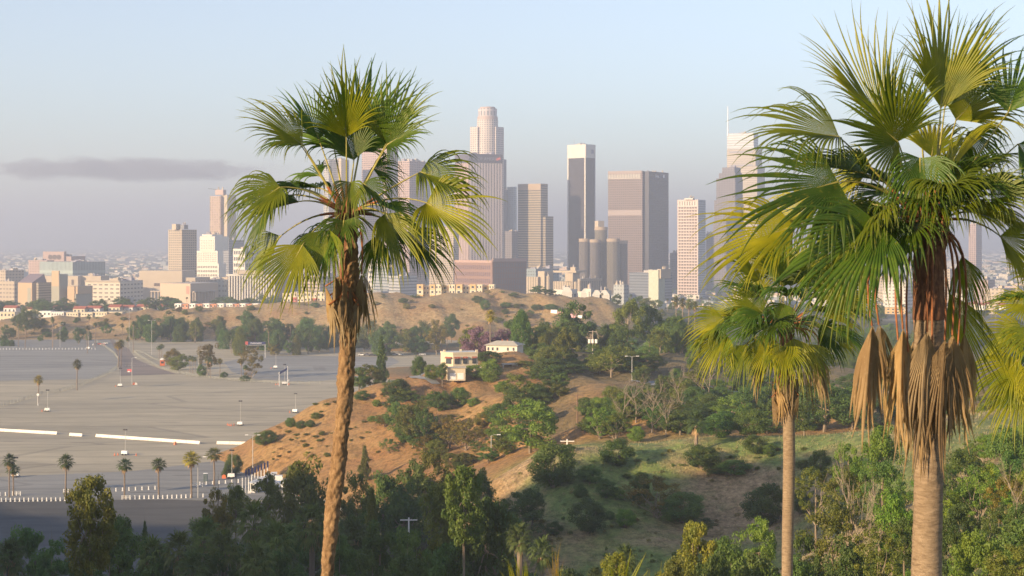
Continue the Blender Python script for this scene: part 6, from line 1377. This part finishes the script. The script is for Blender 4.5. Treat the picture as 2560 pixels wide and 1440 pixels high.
# trees around the villa and behind
spec = (('purple', 1195, 600, 813, 92, (1, 1, 1), "purple flowering tree behind the white bungalow, left of the palm"), ('purple', 1262, 610, 818, 70, (1, 1, 1), "purple flowering tree behind the white bungalow, right of the palm"), ('fanpalm', 1226, 562, 769, 36, 'gold', "tall single fan palm rising beside the white bungalow"),
  ('cypress', 1304, 585, 776, 62, (.75, .95, .6), "dense dark green conical tree right of the white bungalow"), ('round', 1433, 640, 748, 92, 'd', "large dark rounded conifer standing on the wooded ridge"), ('pine', 953, 545, 843, 60, 'd', "dark conical pine beside the driveway, left of the villa"),
  ('round', 925, 512, 912, 62, 'o', "olive green tree below the dark conical pine"), ('round', 898, 505, 915, 44, 'g', "green tree behind the big palm's trunk beside the pine"), ('bush', 988, 500, 950, 68, 'g', "green hedge like shrub below the driveway"), ('bush', 1046, 520, 895, 40, 'd', "dark round shrub at the bend of the driveway"), ('bush', 1080, 495, 916, 44, 'l', "yellow green hedge left of the garage"), ('bush', 1106, 490, 918, 30, 'g', "round clipped shrub beside the garage"),
  ('euca', 1572, 640, 753, 84, 'o', "tall eucalyptus with olive crown right of the transformer pole"), ('euca', 1622, 650, 765, 76, 'd', "tall dark eucalyptus in the middle of the wooded ridge"), ('round', 1672, 650, 790, 66, 'l', "light green tree right of the tall eucalyptus pair"), ('euca', 1705, 660, 800, 60, 'o', "thin olive tree on the ridge left of the right hand palms"),
  ('euca', 1528, 500, 866, 108, 'o', "big spreading eucalyptus with pale trunk above the orange bank"), ('euca', 1500, 515, 880, 74, 'l', "lighter eucalyptus just left of the big spreading one"), ('round', 1560, 560, 815, 70, 'd', "dark tree behind the big spreading eucalyptus"), ('round', 1490, 700, 850, 60, 'g', "green tree under the transformer pole"),
  ('round', 1372, 500, 892, 110, 'g', "wide green tree mass in front of the dark grey house"), ('round', 1420, 498, 905, 96, 'd', "dark rounded tree filling the hollow above the gully"), ('round', 1398, 490, 940, 70, 'g', "green tree low in the hollow above the gully"), ('round', 1462, 540, 905, 60, 'o', "olive tree left of the spreading eucalyptus"),
  ('airy', 1225, 540, 878, 60, 'br', "pinkish bare looking tree in the garden under the bungalow"), ('airy', 1265, 545, 885, 66, 'br', "brown open tree before the white bungalow"), ('round', 1310, 520, 900, 56, 'o', "olive tree right of the carport"), ('bush', 1185, 497, 915, 60, 'l', "pale garden shrubs right of the garage"), ('bush', 1225, 495, 905, 60, 'l', "pale garden shrubs left of the carport"), ('bush', 1220, 525, 882, 70, 'd', "dark clipped hedge under the bungalow"),
  ('round', 1395, 620, 865, 60, 'br', "reddish leafed tree behind the dark grey house"), ('round', 1350, 640, 838, 60, 'br', "rusty brown tree between conical tree and dark conifer"), ('round', 1180, 640, 815, 60, 'o', "olive tree left of the purple tree"), ('round', 1285, 660, 790, 60, 'd', "dark tree left behind the conical tree"))
for k_, px, D, top, w_, t, lab in spec: tree(k_, px, D + (40 if D < 600 else 20), top, w_, t, lab)
for i in range(60):
    px = rb.uniform(1335, 1790); D = rb.uniform(530, 740); g = gp(px, D); h = rb.uniform(6, 14); top = HY + (CZ - g.z - h) / D * F
    if px < 1420 and D < 620: continue
    if 1570 < px < 1720 and D < 600: continue
    if 1440 < px < 1530 and D < 690: continue
    k_ = rb.choice(('euca', 'round', 'round', 'euca', 'bush')); t = rb.choice(('g', 'd', 'o', 'l')); nm = 'shrub' if k_ == 'bush' else 'tree'; z = "near the transformer pole" if px < 1530 else "near the tall eucalyptus pair"
    tree(k_, px, D, top, rb.uniform(46, 76), t, "%s %s on the wooded ridge %s" % ({'g': 'green', 'd': 'dark', 'o': 'olive', 'l': 'pale green'}[t], nm, z), "%s %s on the ridge %s" % (t, nm, z), name="ridge_tree" if nm == 'tree' else None)
# orange hill shrubs (base row, top row, width)
hillb = [('bush', 736, 878 - 0, 0, 0)]
hs = (('bush', 727, 1070, 1046, 28, 'g', "round shrub on the left flank of the orange hill"), ('bush', 752, 1077, 1054, 30, 'g', "dark shrub cluster on the left flank of the orange hill"), ('bush', 775, 1073, 1052, 26, 'g', "right shrub of the cluster on the hill's left flank"), ('bush', 790, 1052, 1032, 30, 'o', "grassy shrub above the cluster on the left flank"),
  ('bush', 663, 1118, 1086, 52, 'g', "wide shrub where the barrier line meets the hill"), ('bush', 722, 1086, 1076, 22, 'o', "low bush under the left flank cluster"), ('bush', 818, 1018, 1008, 22, 'o', "tiny bush near the hill's upper left rim"), ('bush', 790, 1016, 1008, 18, 'o', "tiny low bush on the hill rim left of the big palm"),
  ('bush', 905, 1012, 984, 36, 'g', "shrub just right of the big palm's trunk on the orange hill"), ('bush', 942, 1018, 1000, 24, 'l', "pale small shrub right of the trunk side shrub"), ('bush', 990, 1002, 960, 60, 'g', "large round shrub under the driveway fence"), ('bush', 1010, 1012, 985, 40, 'g', "green shrub below the large round one"),
  ('round', 995, 1090, 1010, 50, 'g', "green tree in the middle of the orange slope"), ('euca', 1032, 1130, 1020, 66, 'o', "tall olive tree on the middle of the orange slope"), ('euca', 1060, 1128, 1030, 48, 'd', "dark narrow tree right of the tall olive tree"), ('bush', 930, 1058, 1040, 26, 'l', "yellowish shrub right of the trunk halfway down"), ('bush', 955, 1066, 1042, 36, 'g', "shrub left of the slope's green tree"),
  ('bush', 1110, 1030, 990, 36, 'g', "left shrub of the dark pair on the upper orange slope"), ('bush', 1148, 1022, 978, 48, 'g', "right shrub of the dark pair on the upper orange slope"), ('bush', 1184, 1018, 996, 32, 'l', "flowering pale shrub right of the dark pair"), ('airy', 1125, 1125, 1045, 64, 'br', "brown airy shrub on the lower orange slope"), ('airy', 1165, 1130, 1060, 70, 'br', "wide brown scrub under the dark pair"),
  ('bush', 1235, 1052, 1020, 50, 'g', "dark shrub with pale tips above the gully"), ('bush', 1265, 1050, 1015, 50, 'd', "dark shrub right of the pale tipped one"), ('bush', 1260, 990, 960, 40, 'bt', "bright green round shrub on the upper slope"), ('round', 1300, 1010, 940, 70, 'o', "olive tree on the slope under the carport"), ('bush', 1290, 1035, 990, 60, 'g', "green shrub above the gully's left edge"),
  ('round', 1325, 1135, 1015, 110, 'l', "large sunlit green tree at the gully's left side"), ('round', 1255, 1120, 1050, 60, 'l', "pale green tree left of the large sunlit one"), ('bush', 1345, 1010, 975, 60, 'd', "shrub at the top of the gully"), ('bush', 1455, 1012, 996, 24, 'g', "small shrub on the orange bank"),
  ('airy', 765, 1150, 1128, 12, 'gold', "tiny yellow bush on the lower left of the orange hill"), ('bush', 818, 1150, 1132, 22, 'o', "small bush left of the trunk low on the hill"), ('bush', 765, 1118, 1108, 18, 'o', "small dull bush in the middle of the hill face"), ('bush', 800, 1108, 1098, 20, 'o', "small dull bush left of the trunk on the hill face"),
  ('pine', 912, 1205, 1120, 42, 'o', "small conifer at the foot of the orange hill right of the big trunk"), ('bush', 585, 1195, 1145, 36, 'g', "green shrub at the toe of the orange hill by the lot"), ('bush', 570, 1205, 1165, 30, 'd', "darker shrub at the very toe of the orange hill"))
for k_, px, base, top, w_, t, lab in hs:
    big = w_ >= 36; treeb(k_, px, base, top - (w_ * .12 if big else 0), w_ * (1.2 if big else 1.05), t, lab)
for i in range(46):
    px, py = rb.uniform(1060, 1350), rb.uniform(1060, 1185)
    if rb.random() < .35: px, py = rb.uniform(960, 1100), rb.uniform(1000, 1150)
    D = hit(px, py)
    if not 380 < D < 560: continue
    w_ = rb.uniform(34, 62); k_ = rb.choice(('round', 'airy', 'round', 'bush')); t = rb.choice(('o', 'g', 'd', 'br'))
    tree(k_, px, D, py - w_ * rb.uniform(.7, 1.05), w_, t, "%s %s thick on the lower right of the orange hill" % ({'g': 'green', 'd': 'dark', 'o': 'olive', 'br': 'brownish'}[t], 'tree' if k_ == 'round' else 'shrub'), "%s %s, lower right of the orange hill" % (t, 'tree' if k_ == 'round' else 'shrub'), name="slope_tree" if k_ == 'round' else "slope_shrub")
for i in range(85):
    px, py = rb.uniform(1340, 1640), rb.uniform(905, 1060); D = hit(px, py)
    if 1405 < px < 1600 and 935 < py < 1012: continue
    if 1360 < px < 1450 and 1000 < py: continue
    if not 400 < D < 640: continue
    w_ = rb.uniform(36, 66); k_ = rb.choice(('round', 'round', 'bush')); t = rb.choice(('o', 'g', 'd', 'g'))
    tree(k_, px, D, py - w_ * rb.uniform(.6, 1.0), w_, t, "%s %s around the orange bank above the gully" % ({'g': 'green', 'd': 'dark', 'o': 'olive'}[t], 'tree' if k_ == 'round' else 'shrub'), "%s %s around the orange bank" % (t, 'tree' if k_ == 'round' else 'shrub'), name="slope_tree" if k_ == 'round' else "slope_shrub")
for i in range(150):
    px, py = rb.uniform(640, 1330), rb.uniform(985, 1160)
    D = hit(px, py)
    if not 400 < D < 560: continue
    w_ = rb.uniform(7, 20); tree('airy' if rb.random() < .5 else 'bush', px, D, py - w_ * rb.uniform(.3, .55), w_, rb.choice(('o', 'br', 'o', 'l')), "tuft of dry brush scattered over the orange hill", "dry tufts on the orange hill", name="dry_tuft")
# slopes right of the gully
rs_ = random.Random(9)
mid = (('airy', 1500, 1100, 1020, 70, 'l', "pale olive shrub behind the green hill crest, left end"), ('airy', 1540, 1100, 1030, 70, 'l', "pale olive shrub behind the crest, second from the left"), ('bush', 1590, 1104, 1070, 50, 'l', "low silvery shrub touching the green hill crest"), ('round', 1480, 1060, 1000, 60, 'g', "green tree above the pale olive shrubs"), ('round', 1640, 1080, 1010, 70, 'd', "dark green tree behind the bare trees"),
  ('round', 1700, 1090, 1020, 90, 'g', "green tree left of the skirted palm"), ('bush', 1800, 1095, 1040, 110, 'd', "dark purple grey shrub right of the skirted palm"), ('bush', 1880, 1095, 1030, 90, 'g', "dark green shrub left of the slim palm's trunk"), ('round', 1830, 1060, 990, 90, 'l', "yellow green tree left of the slim palm's skirt"), ('round', 2060, 1085, 950, 130, 'd', "large dark tree right of the slim palm"), ('round', 2010, 1090, 1000, 90, 'g', "green tree just right of the slim palm's trunk"),
  ('round', 2130, 1075, 960, 110, 'g', "green tree left of the large palm's trunk"), ('bush', 1780, 1040, 990, 70, 'g', "green shrub above the dark purple grey one"), ('bush', 1600, 955, 925, 40, 'd', "round shrub on the dry knoll by the hill road"), ('bush', 1690, 960, 925, 40, 'd', "round shrub right of the dry knoll"), ('round', 1660, 1000, 935, 50, 'g', "tree below the hill road"), ('round', 1745, 975, 900, 70, 'o', "olive tree under the slim palm's left fronds"),
  ('round', 1930, 1060, 960, 60, 'd', "dark tree behind the slim palm's skirt"), ('bush', 1560, 1050, 1015, 50, 'd', "dark shrub in front of the orange bank"), ('euca', 1740, 950, 850, 60, 'd', "dark slender tree left of the slim palm's crown"), ('euca', 1850, 980, 880, 80, 'd', "dark tree behind the slim palm's left fronds"))
for k_, px, base, top, w_, t, lab in mid: treeb(k_, px, base, top, w_, t, lab)
tree('skirtpalm', 1741, 328, 1016, 66, 'd', "fan palm with a long grey skirt standing on the green hill crest")
for i, (px, base, top, w_) in enumerate(((1555, 1075, 975, 50), (1590, 1060, 970, 60), (1630, 1085, 985, 56), (1700, 1040, 945, 40), (1775, 1010, 905, 60), (1665, 1095, 1010, 50))):
    treeb('bare', px, base, top, w_ * 1.5, 'g', "pale leafless tree right of the gully, %s from the left" % ORD[i], "leafless trees on the middle slope")
for i in range(170):
    px = rs_.uniform(1460, 2620); py = rs_.uniform(975, 1085) if px > 1560 else rs_.uniform(1025, 1095); D = hit(px, py)
    if D < 345: D = 360 + rs_.uniform(0, 40)
    if 1500 < px < 1640 and 940 < py < 1010: continue
    w_ = rs_.uniform(34, 80); k_ = rs_.choice(('bush', 'airy', 'round', 'bush')); t = rs_.choice(('g', 'd', 'o', 'l', 'g'))
    z = "left of the slim palm" if px < 1960 else "between the two right palms" if px < 2280 else "right of the large palm"
    tree(k_, px, D, py - w_ * rs_.uniform(.45, .8), w_, t, "%s %s on the wooded middle slope, %s" % ({'g': 'green', 'd': 'dark', 'o': 'olive', 'l': 'pale green'}[t], 'shrub' if k_ != 'round' else 'tree', z), "%s %s on the middle slope, %s" % (t, "shrub" if k_ != "round" else "tree", z))
# wooded ridge and parkland farther back on the right
for i in range(275):
    D = rs_.uniform(640, 1500); px = rs_.uniform(1330 if D < 760 else 1500, 2640); g = gp(px, D); h = rs_.uniform(6, 14) if D < 1250 else rs_.uniform(6, 11)
    if px < 1500 and D > 700: continue
    top = HY + (CZ - g.z - h) / D * F; w_ = h * rs_.uniform(.7, 1.2) / D * F; k_ = rs_.choice(('round', 'round', 'euca', 'bush', 'tallpalm', 'cypress') if D < 1200 else ('round', 'round', 'tallpalm'))
    if k_ == 'tallpalm': top -= 12; w_ = 3.2 / D * F
    t = rs_.choice(('g', 'd', 'd', 'o', 'l')); z = "left of the slim palm" if px < 1960 else "between the two right palms" if px < 2280 else "right of the large palm"; nf = "nearer" if D < 950 else "farther"
    nm = "fan palm" if k_ == 'tallpalm' else 'shrub' if k_ == 'bush' else 'tree'
    tree(k_, px, D, top, w_, t, "%s %s in the %s woods below the city, %s" % ({'g': 'green', 'd': 'dark', 'o': 'olive', 'l': 'pale green'}[t], nm, nf, z), "%s %s, %s woods, %s" % (t, nm, nf, z))
for i, px in enumerate((1690, 1707, 1722, 1737, 1790)):
    tree('tallpalm', px, 860 + i * 12, 735 + i * 5 if i < 4 else 770, 26, 'o', "feathery crowned palm above the woods, %s from the left" % ORD[i], "palms above the woods")
# street trees of the city foot
for i in range(230):
    D = rs_.uniform(1420, 2150); px = rs_.choice((rs_.uniform(-40, 760), rs_.uniform(-40, 2620))); g = gp(px, D); h = rs_.uniform(6, 13); top = HY + (CZ - g.z - h) / D * F; w_ = h * rs_.uniform(.9, 1.6) / D * F
    z = "left" if px < 560 else "behind the left palm" if px < 1050 else "centre" if px < 1780 else "right"
    tree('round' if rs_.random() < .8 else 'tallpalm', px, D, top, w_ if i % 5 else 10, rs_.choice('gd'), "hazy street tree among the low buildings at the foot of downtown, " + z, "street trees below downtown, " + z, name="street_tree")
# green hill shrubs
gh = (('bush', 1382, 1222, 1124, 118, 'g', "largest dark shrub at the left of the green hill"), ('bush', 1543, 1168, 1106, 88, 'd', "broad dark shrub just under the middle of the crest"), ('bush', 1758, 1182, 1118, 90, 'd', "dark shrub just right of the skirted palm's foot"), ('bush', 1890, 1142, 1092, 62, 'g', "dark shrub on the crest left of the slim palm"), ('bush', 1925, 1142, 1112, 34, 'g', "smaller shrub touching the slim palm's left side"),
  ('bush', 1475, 1212, 1166, 62, 'g', "green shrub right of the largest one"), ('bush', 1450, 1248, 1214, 36, 'd', "small dark round shrub below the largest one"), ('bush', 1515, 1250, 1204, 58, 'd', "dark round shrub in the hill's middle left"), ('bush', 1545, 1255, 1222, 40, 'l', "greyish shrub right of the round middle one"), ('bush', 1605, 1200, 1180, 34, 'g', "small green shrub in the hill's middle"), ('bush', 1568, 1202, 1184, 26, 'g', "smallest green shrub in the hill's middle"),
  ('airy', 1640, 1300, 1190, 130, 'br', "wide grey brown bush in the centre of the hill"), ('bush', 1600, 1262, 1200, 52, 'g', "bright dark shrub left of the grey brown bush"), ('bush', 1470, 1336, 1260, 92, 'd', "large dark shrub low on the hill's left"), ('bush', 1565, 1320, 1276, 48, 'bt', "bright green shrub below the grey brown bush"), ('bush', 1705, 1318, 1238, 112, 'g', "dense round bush in the lower middle of the hill"),
  ('bush', 1790, 1200, 1165, 60, 'g', "left shrub of the long pair right of centre"), ('bush', 1838, 1196, 1152, 76, 'g', "right shrub of the long pair right of centre"), ('bush', 1525, 1298, 1278, 26, 'g', "little shrub beside the large low one"), ('bush', 1385, 1350, 1308, 44, 'd', "dark small shrub at the hill's lower left edge"), ('bush', 2050, 1190, 1130, 50, 'g', "shrub on the slope right of the slim palm"), ('bush', 2005, 1180, 1150, 40, 'l', "pale shrub right of the slim palm's trunk"),
  ('bush', 1915, 1320, 1225, 110, 'd', "big dark shrub touching the slim palm's trunk low on the left"), ('bush', 2000, 1290, 1230, 60, 'd', "dark shrub right of the slim palm's trunk"), ('bush', 1370, 1140, 1110, 40, 'l', "small yellow green bush on the hill's left crest"), ('bush', 1420, 1128, 1112, 36, 'g', "low shrub on the crest left of centre"), ('lowpalm', 1765, 1345, 1288, 52, 'd', "little fan palm right of the dense round bush"))
for k_, px, base, top, w_, t, lab in gh: treeb(k_, px, base, top, w_ * 1.08, t, lab)
for i in range(150):
    px, py = rs_.uniform(1290, 2150), rs_.uniform(1125, 1420); D = hit(px, py)
    if not 230 < D < 345: continue
    w_ = rs_.uniform(6, 20); tree('airy' if rs_.random() < .6 else 'bush', px, D, py - w_ * rs_.uniform(.3, .5), w_, rs_.choice(('o', 'br', 'g', 'l')), "tuft of weeds scattered over the shaded green hillside", "weeds on the green hillside", name="weed_tuft")
# dark valley at the bottom
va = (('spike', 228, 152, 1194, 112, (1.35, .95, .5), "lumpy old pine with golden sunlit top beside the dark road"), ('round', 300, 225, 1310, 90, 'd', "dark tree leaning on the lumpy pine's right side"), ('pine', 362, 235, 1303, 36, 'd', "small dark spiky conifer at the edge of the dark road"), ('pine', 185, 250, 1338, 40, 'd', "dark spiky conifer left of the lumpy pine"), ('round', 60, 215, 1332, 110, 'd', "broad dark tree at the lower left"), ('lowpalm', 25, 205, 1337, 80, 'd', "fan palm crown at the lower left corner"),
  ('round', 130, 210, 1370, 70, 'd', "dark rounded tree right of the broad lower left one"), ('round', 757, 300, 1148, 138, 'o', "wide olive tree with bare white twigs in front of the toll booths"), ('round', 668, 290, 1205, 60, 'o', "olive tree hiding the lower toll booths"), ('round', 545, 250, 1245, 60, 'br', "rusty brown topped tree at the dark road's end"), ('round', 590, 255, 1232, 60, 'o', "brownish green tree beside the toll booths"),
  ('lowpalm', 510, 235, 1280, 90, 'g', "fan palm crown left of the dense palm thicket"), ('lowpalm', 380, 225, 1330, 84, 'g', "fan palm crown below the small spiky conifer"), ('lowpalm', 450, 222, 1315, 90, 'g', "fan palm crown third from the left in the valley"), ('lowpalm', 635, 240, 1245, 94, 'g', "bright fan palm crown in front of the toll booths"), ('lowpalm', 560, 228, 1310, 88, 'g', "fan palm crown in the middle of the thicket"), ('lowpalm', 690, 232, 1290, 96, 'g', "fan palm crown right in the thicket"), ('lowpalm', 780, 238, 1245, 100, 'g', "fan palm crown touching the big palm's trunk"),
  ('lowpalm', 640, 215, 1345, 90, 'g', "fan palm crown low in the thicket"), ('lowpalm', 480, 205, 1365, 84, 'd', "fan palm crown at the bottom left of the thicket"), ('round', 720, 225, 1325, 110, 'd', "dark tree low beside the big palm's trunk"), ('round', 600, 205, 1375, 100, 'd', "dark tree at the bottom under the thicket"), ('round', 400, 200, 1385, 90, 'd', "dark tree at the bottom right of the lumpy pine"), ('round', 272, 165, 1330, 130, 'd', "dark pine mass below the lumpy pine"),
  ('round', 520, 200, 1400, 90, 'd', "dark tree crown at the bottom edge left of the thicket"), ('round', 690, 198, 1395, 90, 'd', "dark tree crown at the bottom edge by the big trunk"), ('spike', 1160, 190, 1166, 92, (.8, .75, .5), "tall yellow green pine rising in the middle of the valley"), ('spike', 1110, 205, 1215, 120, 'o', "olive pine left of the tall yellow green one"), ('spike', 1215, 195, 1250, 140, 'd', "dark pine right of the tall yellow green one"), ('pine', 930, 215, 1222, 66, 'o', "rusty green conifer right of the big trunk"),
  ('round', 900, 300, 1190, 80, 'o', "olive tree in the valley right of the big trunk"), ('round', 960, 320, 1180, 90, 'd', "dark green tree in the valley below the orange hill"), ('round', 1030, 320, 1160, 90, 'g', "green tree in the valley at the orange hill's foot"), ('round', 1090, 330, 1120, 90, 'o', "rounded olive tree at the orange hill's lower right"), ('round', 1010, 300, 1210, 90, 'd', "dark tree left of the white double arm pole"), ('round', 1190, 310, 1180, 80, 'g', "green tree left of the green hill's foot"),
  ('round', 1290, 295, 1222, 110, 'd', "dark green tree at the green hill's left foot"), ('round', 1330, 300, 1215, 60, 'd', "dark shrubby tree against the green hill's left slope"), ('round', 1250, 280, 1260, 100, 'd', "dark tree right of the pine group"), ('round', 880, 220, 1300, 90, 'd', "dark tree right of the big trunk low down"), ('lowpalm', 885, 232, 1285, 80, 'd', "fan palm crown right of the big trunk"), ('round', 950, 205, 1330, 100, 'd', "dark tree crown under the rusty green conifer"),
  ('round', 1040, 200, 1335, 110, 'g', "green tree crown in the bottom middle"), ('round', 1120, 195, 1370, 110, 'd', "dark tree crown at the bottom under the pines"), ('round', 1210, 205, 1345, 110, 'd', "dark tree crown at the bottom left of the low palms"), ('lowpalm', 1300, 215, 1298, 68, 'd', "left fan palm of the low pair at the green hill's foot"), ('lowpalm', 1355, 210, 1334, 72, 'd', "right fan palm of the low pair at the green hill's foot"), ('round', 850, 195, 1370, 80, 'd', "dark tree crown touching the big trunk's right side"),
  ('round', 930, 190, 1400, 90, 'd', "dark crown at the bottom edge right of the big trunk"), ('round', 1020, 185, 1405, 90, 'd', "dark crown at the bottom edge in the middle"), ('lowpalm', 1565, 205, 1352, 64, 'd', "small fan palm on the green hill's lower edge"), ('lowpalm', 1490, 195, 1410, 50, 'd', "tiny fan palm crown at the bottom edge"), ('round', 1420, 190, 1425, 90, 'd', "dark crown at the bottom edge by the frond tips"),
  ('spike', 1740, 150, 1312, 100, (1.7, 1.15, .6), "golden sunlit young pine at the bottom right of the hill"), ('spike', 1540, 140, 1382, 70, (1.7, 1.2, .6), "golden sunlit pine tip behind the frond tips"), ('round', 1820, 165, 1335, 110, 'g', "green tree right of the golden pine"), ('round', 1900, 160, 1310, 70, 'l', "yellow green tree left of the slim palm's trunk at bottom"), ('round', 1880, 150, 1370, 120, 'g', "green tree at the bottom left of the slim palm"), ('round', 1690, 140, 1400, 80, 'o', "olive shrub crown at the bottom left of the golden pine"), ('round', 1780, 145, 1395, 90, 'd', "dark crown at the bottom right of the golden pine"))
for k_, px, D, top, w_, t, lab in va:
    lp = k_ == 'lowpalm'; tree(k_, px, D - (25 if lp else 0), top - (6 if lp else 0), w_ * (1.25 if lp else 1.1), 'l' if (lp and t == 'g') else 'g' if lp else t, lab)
rv = random.Random(31)
for i in range(165):
    px = rv.uniform(-60, 1290); lefty = px < 500
    D = rv.uniform(205, 245) if lefty else rv.uniform(215, 335)
    if px > 1180: D = rv.uniform(215, 280)
    k_ = rv.choice(('round', 'round', 'bush', 'lowpalm', 'lowpalm')) if not lefty else rv.choice(('round', 'bush', 'lowpalm'))
    g = gp(px, D); h = rv.uniform(6, 10) if lefty else rv.uniform(8, 15); top = HY + (CZ - g.z - h) / D * F
    if px > 480 and px < 860 and top < 1240: continue
    if not lefty and top < 1180: continue
    w_ = rv.uniform(5.5, 9.5) / D * F if k_ != 'lowpalm' else rv.uniform(4, 5.2) / D * F
    if k_ == 'bush': h = min(h, 6); top = HY + (CZ - g.z - h) / D * F
    t = rv.choice(('g', 'd', 'o', 'g')); nm = {'round': 'tree', 'bush': 'shrub', 'spike': 'pine', 'lowpalm': 'fan palm'}[k_]; z = "left of the lumpy pine" if px < 225 else "between lumpy pine and big palm" if px < 830 else "right of the big palm"
    tree(k_, px, D, top, w_, t, "%s %s crowded in the shaded valley, %s" % ({'g': 'green', 'd': 'dark', 'o': 'olive'}[t], nm, z), "%s %s in the valley, %s" % (t, nm, z))
for i in range(75):
    px = rv.uniform(2000, 2640); D = rv.uniform(110, 270)
    if px < 2200 and D > 190: continue
    k_ = rv.choice(('bush', 'airy', 'round', 'airy')); g = gp(px, D); h = rv.uniform(2.2, 4.5); top = HY + (CZ - g.z - h) / D * F; w_ = rv.uniform(3.2, 6.0) / D * F; t = rv.choice(('o', 'l', 'g', 'bt', 'y'))
    nm = 'tree' if k_ == 'round' else 'shrub'; z = "left of the large trunk" if px < 2320 else "right of the large trunk"
    tree(k_, px, D, top, w_, t, "%s %s on the thick lower right slope, %s" % ({'o': 'olive', 'l': 'pale green', 'g': 'green', 'bt': 'bright green', 'y': 'yellowish'}[t], nm, z), "%s %s of the lower right slope, %s" % (t, nm, z))
# sunlit hillside at the lower right
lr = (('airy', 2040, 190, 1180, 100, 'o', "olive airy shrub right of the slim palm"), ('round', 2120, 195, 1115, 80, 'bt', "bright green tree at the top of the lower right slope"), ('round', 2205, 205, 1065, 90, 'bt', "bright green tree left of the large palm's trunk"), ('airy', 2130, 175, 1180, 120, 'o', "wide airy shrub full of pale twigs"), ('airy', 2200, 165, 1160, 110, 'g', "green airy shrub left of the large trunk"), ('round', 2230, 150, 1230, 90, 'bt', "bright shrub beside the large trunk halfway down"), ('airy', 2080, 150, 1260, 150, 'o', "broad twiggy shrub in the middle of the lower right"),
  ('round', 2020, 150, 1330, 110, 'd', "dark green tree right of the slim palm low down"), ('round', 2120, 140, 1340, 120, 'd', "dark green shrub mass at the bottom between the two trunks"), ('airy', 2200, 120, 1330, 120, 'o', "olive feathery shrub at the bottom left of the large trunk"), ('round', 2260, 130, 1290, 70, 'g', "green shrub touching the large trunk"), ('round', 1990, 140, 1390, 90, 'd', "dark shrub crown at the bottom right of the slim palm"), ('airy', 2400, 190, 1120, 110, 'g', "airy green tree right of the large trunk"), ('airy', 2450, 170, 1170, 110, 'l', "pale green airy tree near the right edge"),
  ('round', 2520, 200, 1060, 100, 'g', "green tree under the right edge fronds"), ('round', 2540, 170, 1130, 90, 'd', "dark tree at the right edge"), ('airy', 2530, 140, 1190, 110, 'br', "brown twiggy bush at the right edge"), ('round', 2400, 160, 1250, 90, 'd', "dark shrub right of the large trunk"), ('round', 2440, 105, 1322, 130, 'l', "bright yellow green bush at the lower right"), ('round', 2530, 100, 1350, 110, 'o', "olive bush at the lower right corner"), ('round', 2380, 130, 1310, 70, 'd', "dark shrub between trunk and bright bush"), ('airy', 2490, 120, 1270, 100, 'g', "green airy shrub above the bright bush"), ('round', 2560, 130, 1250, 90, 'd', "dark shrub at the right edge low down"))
for k_, px, D, top, w_, t, lab in lr: tree(k_, px, D, top, w_, t, lab)
for i, (px, D, top, w_) in enumerate(((2150, 150, 1240, 120), (2540, 130, 1200, 90))): tree('bare', px, D, top, w_, 'g', "tangle of pale bare branches on the lower right slope, %s from the left" % ("first", "second")[i], "bare branches on the lower right slope")
# ground litter of dry grass on the hills near the drone
C = []
for i in range(9000):
    px, D = rs_.uniform(1180, 2700), rs_.uniform(150, 360); C.append(((px - 1280) / F * D, D))
C = np.array(C); zz = ground(C[:, 0], C[:, 1]); P = np.stack([C[:, 0], C[:, 1], zz], 1)
n = 7; q = np.repeat(P, n, 0) + nr.normal(scale=1, size=(len(P) * n, 3)) * np.array([.35, .35, 0]); a = nr.uniform(0, 6.28, len(q)); h = nr.uniform(.15, .55, len(q)); w_ = .05
dx, dy = np.cos(a) * w_, np.sin(a) * w_; lean = nr.normal(scale=.12, size=(len(q), 2))
v = np.stack([q + np.stack([dx, dy, a * 0 - .05], 1), q - np.stack([dx, dy, a * 0 + .05], 1), q + np.stack([lean[:, 0], lean[:, 1], h], 1)], 1).reshape(-1, 3)
o = link("dry_grass", npmesh("dry_grass", v, np.arange(len(v)).reshape(-1, 3), plain("dry_grass_blades", (.30, .26, .13), .9, .45, .15, kind='pos'))); tag(o, "thin dry and green grass growing over the hillside below the palms", "grass", kind="stuff")
